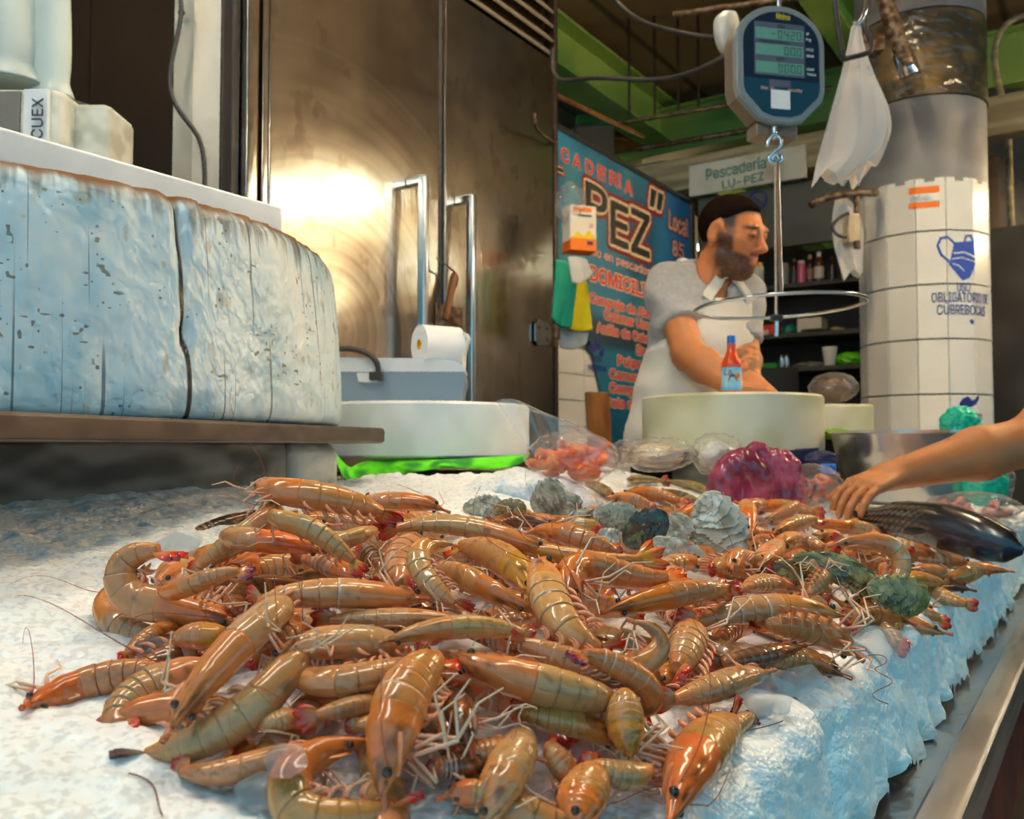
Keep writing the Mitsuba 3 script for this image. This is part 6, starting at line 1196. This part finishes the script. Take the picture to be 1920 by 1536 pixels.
packed_bag('clear bag with rose pieces in front of the bottle with the blue cap', P(1528, 912, 1.72), (.054, .045, .046), 53, 9, (lin(226, 150, 120), lin(214, 104, 60)), .018, 'pink piece of seafood packed in the bag left of the hand', 'pink pieces in the bag left of the hand')
packed_bag('clear bag of pink fillets on the ice behind the dark fish', P(1826, 950, 1.62), (.085, .06, .028), 54, 6, (lin(222, 160, 140), lin(214, 120, 96)), .024, 'pink fillet packed in the bag behind the dark fish', 'pink fillets behind the dark fish', contents_name='fish_fillet', cat_='fillet')
def plain_bag(px, py, d, r, seed, lab, inner=None):
    t = thing('clear_bag', lab, 'bag'); c = P(px, py, d); part(t, 'film', bag_mesh(c, r, RT, seed, wr=.13), 'film', True)
    if inner is not None: m = bag_mesh(c - [0, 0, r[2] * .1], tuple(x * .7 for x in r), RT, seed + 1, wr=.2, sub=3); part(t, 'contents', m, 'vc_gloss', True, flat(m, inner) * (.7 + .6 * fbm(m.vertices * 40, 2, seed))[:, None])
plain_bag(1232, 852, 1.75, (.075, .05, .036), 61, 'long crumpled clear bag behind the orange bag', lin(196, 178, 150)); plain_bag(1345, 852, 1.80, (.058, .05, .046), 64, 'crumpled whitish plastic bag left of the purple octopus', lin(206, 206, 196))
plain_bag(1175, 850, 1.85, (.035, .03, .030), 67, 'small clear bag with dark and pink bits behind the orange bag', lin(120, 86, 66))
bcp = P(1553, 885, 1.92); wbt = thing('water_bottle', 'clear plastic bottle with a blue cap beside the steel bowl', 'bottle')
part(wbt, 'bottle_body', lathe([(.001, -.12), (.028, -.12), (.030, -.05), (.026, -.03), (.012, -.008), (.012, 0), (.001, 0)], 24, bcp), 'film', True); part(wbt, 'cap', lathe([(.001, -.004), (.017, -.004), (.017, .014), (.014, .018), (.001, .018)], 20, bcp), 'cap_blue', True)
nbx = bag_mesh(P(1540, 862, 2.0), (.04, .03, .022), seed=71, wr=.2, sub=3); solo('blue_packet', nbx, 'vc_satin', 'dark blue packet just right of the round board of the man', 'packet', True, flat(nbx, lin(24, 34, 80)))
# octopus
oc0 = hit(1418, 915, .0); oc = P(1420, 892, 1.72)
OCTO = [((-.072, -.03, -.044), (-.066, -.034, .004), (-.040, -.036, .024), (-.016, -.034, .006), (-.010, -.03, -.044), .030), ((-.030, -.01, -.04), (-.026, -.014, .020), (-.004, -.016, .042), (.014, -.016, .018), (.020, -.014, -.044), .024),
        ((.004, -.018, -.044), (.010, -.02, .010), (.026, -.022, .034), (.040, -.02, .012), (.044, -.018, -.044), .019), ((.030, -.005, -.044), (.036, -.006, .012), (.052, -.006, .030), (.066, -.004, .006), (.070, -.004, -.044), .020), ((-.06, .02, -.03), (-.03, .02, .02), (.01, .02, .03), (.04, .02, .02), (.07, .02, -.03), .028)]
def octo(p):
    q = p - oc; q = np.stack([q @ RT, q @ FH, q[:, 2]], 1); d = np.full(len(p), 9.)
    for *pts, r in OCTO:
        c = curve(np.array(pts), 9); e = np.full(len(p), 9.)
        for j in range(8): e = smin(e, cap(q, c[j], c[j + 1], r, r), .004)
        d = smin(d, e, .0022)
    return d + .0012 * (fbm(q * 120, 2, 4) - .5) + .0012 * np.sin(q[:, 0] * 260 + 3 * np.sin(q[:, 2] * 40))
om = snets(octo, oc - .115, oc + .115, .0036); oqm = solo('octopus', om, 'vc_wet', 'purple-pink octopus with folded arms between the bags and the shrimp', 'octopus', True, mixc(lin(104, 26, 58), lin(180, 72, 104), sst(.35, .75, fbm(om.vertices * 22, 3, 3))) * (.85 + .3 * fbm(om.vertices * 150, 2, 5))[:, None])
# ---------------------------------------------------------------- oysters, fish, ice flakes
def oyster(pts, wpx, sty, lab, d=None, lift=.012, thick=.5, open_=0., roll=0., sd=0):
    q = [hit(x, y, lift + .03, None) if d is None else P(x, y, d) for x, y in pts]; mid = np.median([v @ FH for v in q]); q = np.array([P(x, y, mid) for x, y in pts]); c3 = curve(q, 40); L = np.linalg.norm(np.diff(c3, axis=0), axis=1).sum(); W = wpx / F * mid / 2
    t = thing('oyster', lab, 'oyster'); cs = CubicSpline(np.linspace(0, 1, 40), c3); n, m = 46, 56; us = np.linspace(0, 1, n); th = np.arange(m) * 2 * np.pi / m
    p = cs(us); tg = nrm(cs(us, 1)); v = nrm(p - EYE); side = nrm(np.cross(tg, v)); out = nrm(np.cross(side, tg)); out *= np.sign((out * -v).sum(1))[:, None]
    cr, sr = math.cos(roll), math.sin(roll); side, out = side * cr + out * sr, out * cr - side * sr
    W *= 1.18; prof = np.interp(us, [0, .05, .2, .5, .8, .94, 1], [.14, .40, .68, 1, .96, .60, .10]) * W
    for vn, sg in (('upper_valve', 1), ('lower_valve', -1)):
        hgt = thick * (.62 if sg > 0 else .85); off = out * (sg * open_ * W)
        ct, st = np.cos(th), np.sin(th); U, TH = np.meshgrid(us, th, indexing='ij'); ring = np.stack([U * 5 + sd, np.cos(TH) * 1.6, np.sin(TH) * 1.6 + sg], -1)
        lay = ((U * 7 + 1.6 * np.abs(np.cos(TH)) + 1.5 * fbm(ring * .8, 2, sd)) % 1); rough = 1 + .20 * (fbm(ring * .9, 2, sd + 3) - .5) + .20 * lay ** 2 - .07 + .05 * (fbm(ring * 3, 2, sd + 5) - .5)
        hv = np.where(st * sg > 0, hgt, .10)
        V = p[:, None] + off[:, None] + prof[:, None, None] * rough[..., None] * (ct[None, :, None] * side[:, None] + (st * hv)[None, :, None] * out[:, None])
        C1, C2, C3 = {'grey': (lin(150, 150, 132), lin(84, 84, 74), lin(206, 210, 200)), 'dark': (lin(30, 38, 34), lin(12, 16, 14), lin(66, 92, 62)), 'green': (lin(122, 118, 62), lin(50, 52, 34), lin(170, 160, 108)), 'brown': (lin(112, 92, 44), lin(48, 40, 26), lin(158, 144, 90)), 'white': (lin(176, 174, 158), lin(120, 118, 92), lin(216, 222, 216))}[sty]
        f1 = fbm(ring * 1.1, 3, sd + 11); C = mixc(C2, C1, sst(.3, .62, f1)); C = mixc(C, C3, sst(.55, .75, fbm(ring * 1.5, 4, sd + 21))); C = mixc(C, C2 * .4, sst(.16, .0, lay) * .8); C = mixc(C, C3, sst(.75, 1, lay) * .35)
        mm = loft(V); part(t, vn, mm, 'vc_wet' if sty in ('dark', 'green', 'brown') else 'vc_gloss', False, np.clip(np.vstack([C.reshape(-1, 3), C[0].mean(0), C[-1].mean(0)]), .006, .9))
    return t
oyster([(1318, 925), (1338, 965), (1345, 1000), (1335, 1048)], 92, 'white', 'largest oyster, upright and pale grey, right of the dark one', 1.18, sd=1, thick=.55)
oyster([(1170, 1020), (1200, 1000), (1235, 985), (1255, 985)], 60, 'dark', 'blackish green oyster in the middle of the oyster group', 1.14, sd=2, thick=.6)
oyster([(998, 955), (1015, 945), (1040, 930), (1062, 915)], 62, 'grey', 'gaping grey oyster at the back left, its two shells parted', 1.28, sd=3, thick=.6, open_=.22)
oyster([(1052, 978), (1068, 950), (1074, 925)], 36, 'grey', 'narrow upright shell touching the gaping oyster', 1.27, sd=4, thick=.5)
oyster([(1115, 955), (1150, 968), (1180, 985), (1165, 1010)], 52, 'grey', 'grey oyster with a black inner edge left of the dark oyster', 1.20, sd=5, thick=.5)
oyster([(1105, 985), (1090, 970), (1085, 955)], 48, 'grey', 'small grey oyster between the gaping one and the black-edged one', 1.24, sd=6)
oyster([(1245, 1000), (1268, 990), (1290, 968)], 44, 'white', 'slender pale oyster leaning on the largest oyster', 1.18, sd=7)
oyster([(1222, 1015), (1262, 1030), (1305, 1048), (1330, 1048)], 42, 'white', 'flat crinkled oyster lying below the largest oyster', 1.12, sd=8, thick=.4)
oyster([(868, 955), (900, 952), (945, 955)], 40, 'grey', 'low dark grey oyster furthest left at the back', 1.32, sd=9)
oyster([(925, 962), (950, 955), (985, 965)], 34, 'brown', 'small brown oyster right of the furthest left oyster', 1.30, sd=10)
oyster([(1120, 1000), (1145, 1012), (1160, 1022)], 36, 'grey', 'little oyster shell in front of the dark oyster', 1.14, sd=13)
oyster([(1488, 1045), (1560, 1062), (1615, 1090), (1640, 1125)], 46, 'green', 'long green oyster running down to the right rim of the pile', 1.0, sd=11, thick=.7)
oyster([(1625, 1100), (1670, 1110), (1705, 1122), (1738, 1140)], 62, 'green', 'blunt green-grey oyster at the right rim above the ice', .96, sd=12, thick=.55)
oyster([(1370, 1070), (1420, 1078), (1470, 1075), (1515, 1085)], 44, 'brown', 'mossy brown oyster left of the long green one', 1.02, sd=14, thick=.6)
# dark fish
fp_ = np.array([P(1622, 972, 1.58), P(1660, 973, 1.53), P(1720, 978, 1.46), P(1800, 996, 1.38), P(1880, 1022, 1.32), P(1918, 1034, 1.30)]); fc_ = curve(fp_, 70); us = np.linspace(0, 1, 70)
tg = nrm(np.gradient(fc_, axis=0)); sd_ = nrm(np.cross(tg, [0, 0, 1])); up = np.cross(sd_, tg); hF = np.interp(us, [0, .08, .3, .6, .82, .94, 1], [.012, .018, .030, .037, .034, .025, .006]); thv = np.arange(48) * 2 * np.pi / 48
V = fc_[:, None] + hF[:, None, None] * (np.cos(thv)[None, :, None] * up[:, None] + .85 * np.sin(thv)[None, :, None] * sd_[:, None]); fm = loft(V[:, ::-1])
U, TH = np.meshgrid(us, thv[::-1], indexing='ij'); sc = np.abs(np.sin(U * 150 + (np.floor(TH / (2 * np.pi) * 34) % 2) * 1.57)) * np.abs(np.sin(TH * 17)); C = mixc(lin(16, 20, 26), lin(8, 10, 14), np.cos(TH) * .5 + .5); C = mixc(C, lin(116, 112, 100), sst(.35, .9, sc) * sst(.62, .40, U) * .8); C = mixc(C, lin(8, 40, 66), sst(.5, .7, U) * sst(.8, .2, np.abs(np.cos(TH) - .1)) * .6)
fi = thing('dark_fish', 'glossy black fish lying on the shrimp at the far right', 'fish'); part(fi, 'body', fm, 'fish_skin', True, np.clip(np.vstack([C.reshape(-1, 3), C[0].mean(0), C[-1].mean(0)]), .003, .9))
for s in (1,):
    i = 64; e = trimesh.creation.icosphere(2, .006); e.apply_translation(fc_[60] - sd_[60] * .022 * s + up[60] * .012); part(fi, 'eye', e, 'eye_black', True)
def fin(c, a, b, n=10, th_=.0015):
    a, b = np.asarray(a), np.asarray(b); nn_ = nrm(np.cross(a, b)) * th_; V = np.array([[c + a * w + nn_, c + a * w + b * (.4 + .6 * math.sin(w * 2.8)) + nn_ * .3, c + a * w + b * (.4 + .6 * math.sin(w * 2.8)) - nn_ * .3, c + a * w - nn_] for w in np.linspace(0, 1, n)]); return loft(V)
m = fin(fc_[16] + up[16] * hF[16] * .9, fc_[44] - fc_[16], up[30] * .012 + tg[30] * -.01); part(fi, 'dorsal_fin', m, 'vc_wet', True, flat(m, lin(20, 20, 22)))
m = fin(fc_[40] + sd_[40] * .028, -tg[40] * .05 - up[40] * .012, -up[40] * .012 + sd_[40] * .004); part(fi, 'pectoral_fin', m, 'vc_wet', True, flat(m, lin(18, 20, 24)))
m = fin(fc_[0], -tg[0] * .03 + up[0] * .015, -tg[0] * .01 - up[0] * .025); part(fi, 'tail_fin', m, 'vc_wet', True, flat(m, lin(18, 18, 20)))
# clear flakes of ice among the shrimp
def flake(pts, lab, lift=.008, th_=.006, sd=0):
    q = [hit(x, y, lift, pile_h if lift > .01 else None) for x, y in pts]; c = np.mean(q, 0); o = nrm(-c); ex = nrm(np.cross([0, 0, 1], o)); ez = np.cross(o, ex); mid = c @ FH; q = [P(x, y, mid) for x, y in pts]
    pl = Polygon([((v - c) @ ex, (v - c) @ ez) for v in q]).buffer(.004, 6); ms = [pl.buffer(-b) for b in (.0, .0015, .004)]
    m = trimesh.creation.extrude_polygon(pl, th_, engine='earcut').subdivide_to_size(.006); v = np.array(m.vertices); v[:, 2] += .004 * (fbm(np.c_[v[:, :2] * 60, v[:, :1] * 0 + sd], 2, sd) - .5); v[:, 2] -= .08 * np.linalg.norm(v[:, :2], axis=1); m.vertices = v
    solo('ice_flake', moved(m, frame(c, ex, ez, o)), 'clear_ice', lab, 'ice', True)
flake([(1390, 1300), (1405, 1275), (1440, 1275), (1480, 1290), (1470, 1330), (1420, 1335)], 'clear ice flake beside the banded grey-brown shrimp at the right', .012)
flake([(1482, 1262), (1520, 1255), (1536, 1275), (1500, 1300), (1470, 1295)], 'clear ice flake under the red-cheeked shrimp head', .010, sd=2)
flake([(300, 1022), (330, 1006), (366, 1018), (355, 1036), (318, 1034)], 'clear oval ice flake behind the ring-curled shrimp', .03, sd=3)
flake([(512, 1425), (528, 1410), (555, 1412), (562, 1430), (540, 1444), (518, 1442)], 'round melting ice lump on the shrimp at the bottom left', .022, .012, sd=4)
flake([(455, 1480), (490, 1462), (530, 1470), (520, 1500), (470, 1505)], 'ice flake on the bed just left of the C-shaped shrimp', .006, .01, sd=5)
flake([(262, 1215), (290, 1205), (330, 1215), (325, 1240), (280, 1245)], 'thin ice flake at the left rim behind the red tail', .008, sd=6)
flake([(1590, 1195), (1640, 1180), (1690, 1190), (1700, 1230), (1640, 1240)], 'smooth ice slab at the shoulder near the right rim', .006, .01, sd=7)
rngi = np.random.default_rng(3)
# ridge of packed ice at the back, white scraps
for (pts, lab, r) in (([(650, 918), (700, 910), (760, 915), (820, 930), (870, 935)], 'low ridge of packed white ice behind the left of the pile', .030), ([(850, 928), (910, 915), (960, 905), (1020, 915), (1090, 930), (1120, 950)], 'white ridge of packed ice behind the gaping oyster', .034)):
    q = np.array([P(x, y + 8, 1.62) for x, y in pts]); c = curve(q, 60); V = []
    for i, p_ in enumerate(c):
        tn = nrm(c[min(i + 1, 59)] - c[max(i - 1, 0)]); s_ = nrm(np.cross(tn, [0, 0, 1])); V.append([p_ + (s_ * math.cos(a) * 2.2 + np.array([0, 0, 1]) * math.sin(a)) * r * (.8 + .5 * meshkit.noise(np.array([i * .35, a * 1.5, r * 99]))) * (.3 + .7 * math.sin(math.pi * min(1, max(0, i / 59))) ** .5) for a in np.arange(20) * 2 * np.pi / 20])
    m = loft(np.array(V)); v = np.array(m.vertices); v += .006 * (np.stack([fbm(v * 60, 3, k) for k in range(3)], -1) - .5); m.vertices = v; solo('ice_ridge', m, 'ice', lab, 'ice', True, None)
wet = obb(hit(880, 905, .03), (.30, .10, .012), RT, r=.005)
far_ice = bag_mesh(hit(1900, 985, .0), (.10, .10, .055), seed=81, wr=.15); solo('ice_heap', far_ice, 'ice', 'heap of crushed ice at the far right behind the fish', 'ice', True, None)
# stray whiskers on the ice
def whisker(pts, lab, d=None): q = np.array([hit(x, y, .004) for x, y in pts]); solo('shrimp_feeler', tube(curve(q, 50), .0004, 5), 'whisker_brown', lab, 'feeler', True)
mat('whisker_brown', lin(120, 60, 30), .5); mat('whisker_dark', lin(60, 50, 46), .5)
whisker([(240, 1450), (290, 1480), (296, 1505), (305, 1530)], 'loose brown feeler curling on the ice at the bottom left')
whisker([(1612, 1235), (1655, 1230), (1658, 1245), (1640, 1255), (1672, 1275), (1655, 1290), (1665, 1320)], 'tangled dark feeler on the ice at the right rim')
whisker([(1390, 1372), (1425, 1365), (1468, 1352)], 'straight orange feeler lying on the ice right of the corner shrimp')
# ---------------------------------------------------------------- the shared materials that read their row by the mesh's uv
COLS = [mi.Float([float(r[i]) for r in TAB]) for i in range(len(TAB[0]))]
def row(i, uv): return dr.gather(mi.Float, COLS[i], mi.UInt32(dr.clip(dr.floor(uv.x + .5), 0, len(TAB) - 1)))
def plain_col(p, n, uv):
    t = smoothstep(row(9, uv), row(10, uv), fb(p.x * row(6, uv), p.y * row(7, uv), p.z * row(8, uv), 2))
    return mi.Color3f(row(0, uv), row(1, uv), row(2, uv)) * (1 - t) + mi.Color3f(row(3, uv), row(4, uv), row(5, uv)) * t
def row_bump(p, n, uv): return row(14, uv) * fb(p.x * row(15, uv), p.y * row(16, uv), p.z * row(17, uv), 2)
def even_col(p, n, uv): return mi.Color3f(row(0, uv), row(1, uv), row(2, uv))
for k_, base_ in (('even', proc(even_col)), ('plain', proc(plain_col)), ('painted', {'type': 'mesh_attribute', 'name': 'vertex_color'})):
    d_ = {'type': 'principled', 'base_color': base_, 'specular': .55, 'roughness': proc(lambda p, n, uv: row(11, uv)), 'metallic': proc(lambda p, n, uv: row(12, uv)), 'clearcoat': proc(lambda p, n, uv: row(13, uv)), 'clearcoat_gloss': .95}
    scene[k_] = {'type': 'twosided', 'bsdf': d_}
    scene[k_ + '_rough'] = {'type': 'twosided', 'bsdf': {'type': 'bumpmap', 'scale': 1., 'arbitrary': proc(row_bump, 5e-4), 'bsdf': d_}}
for k_ in [k for k, v in labels.items() if isinstance(v, dict) and not v]: del labels[k_]
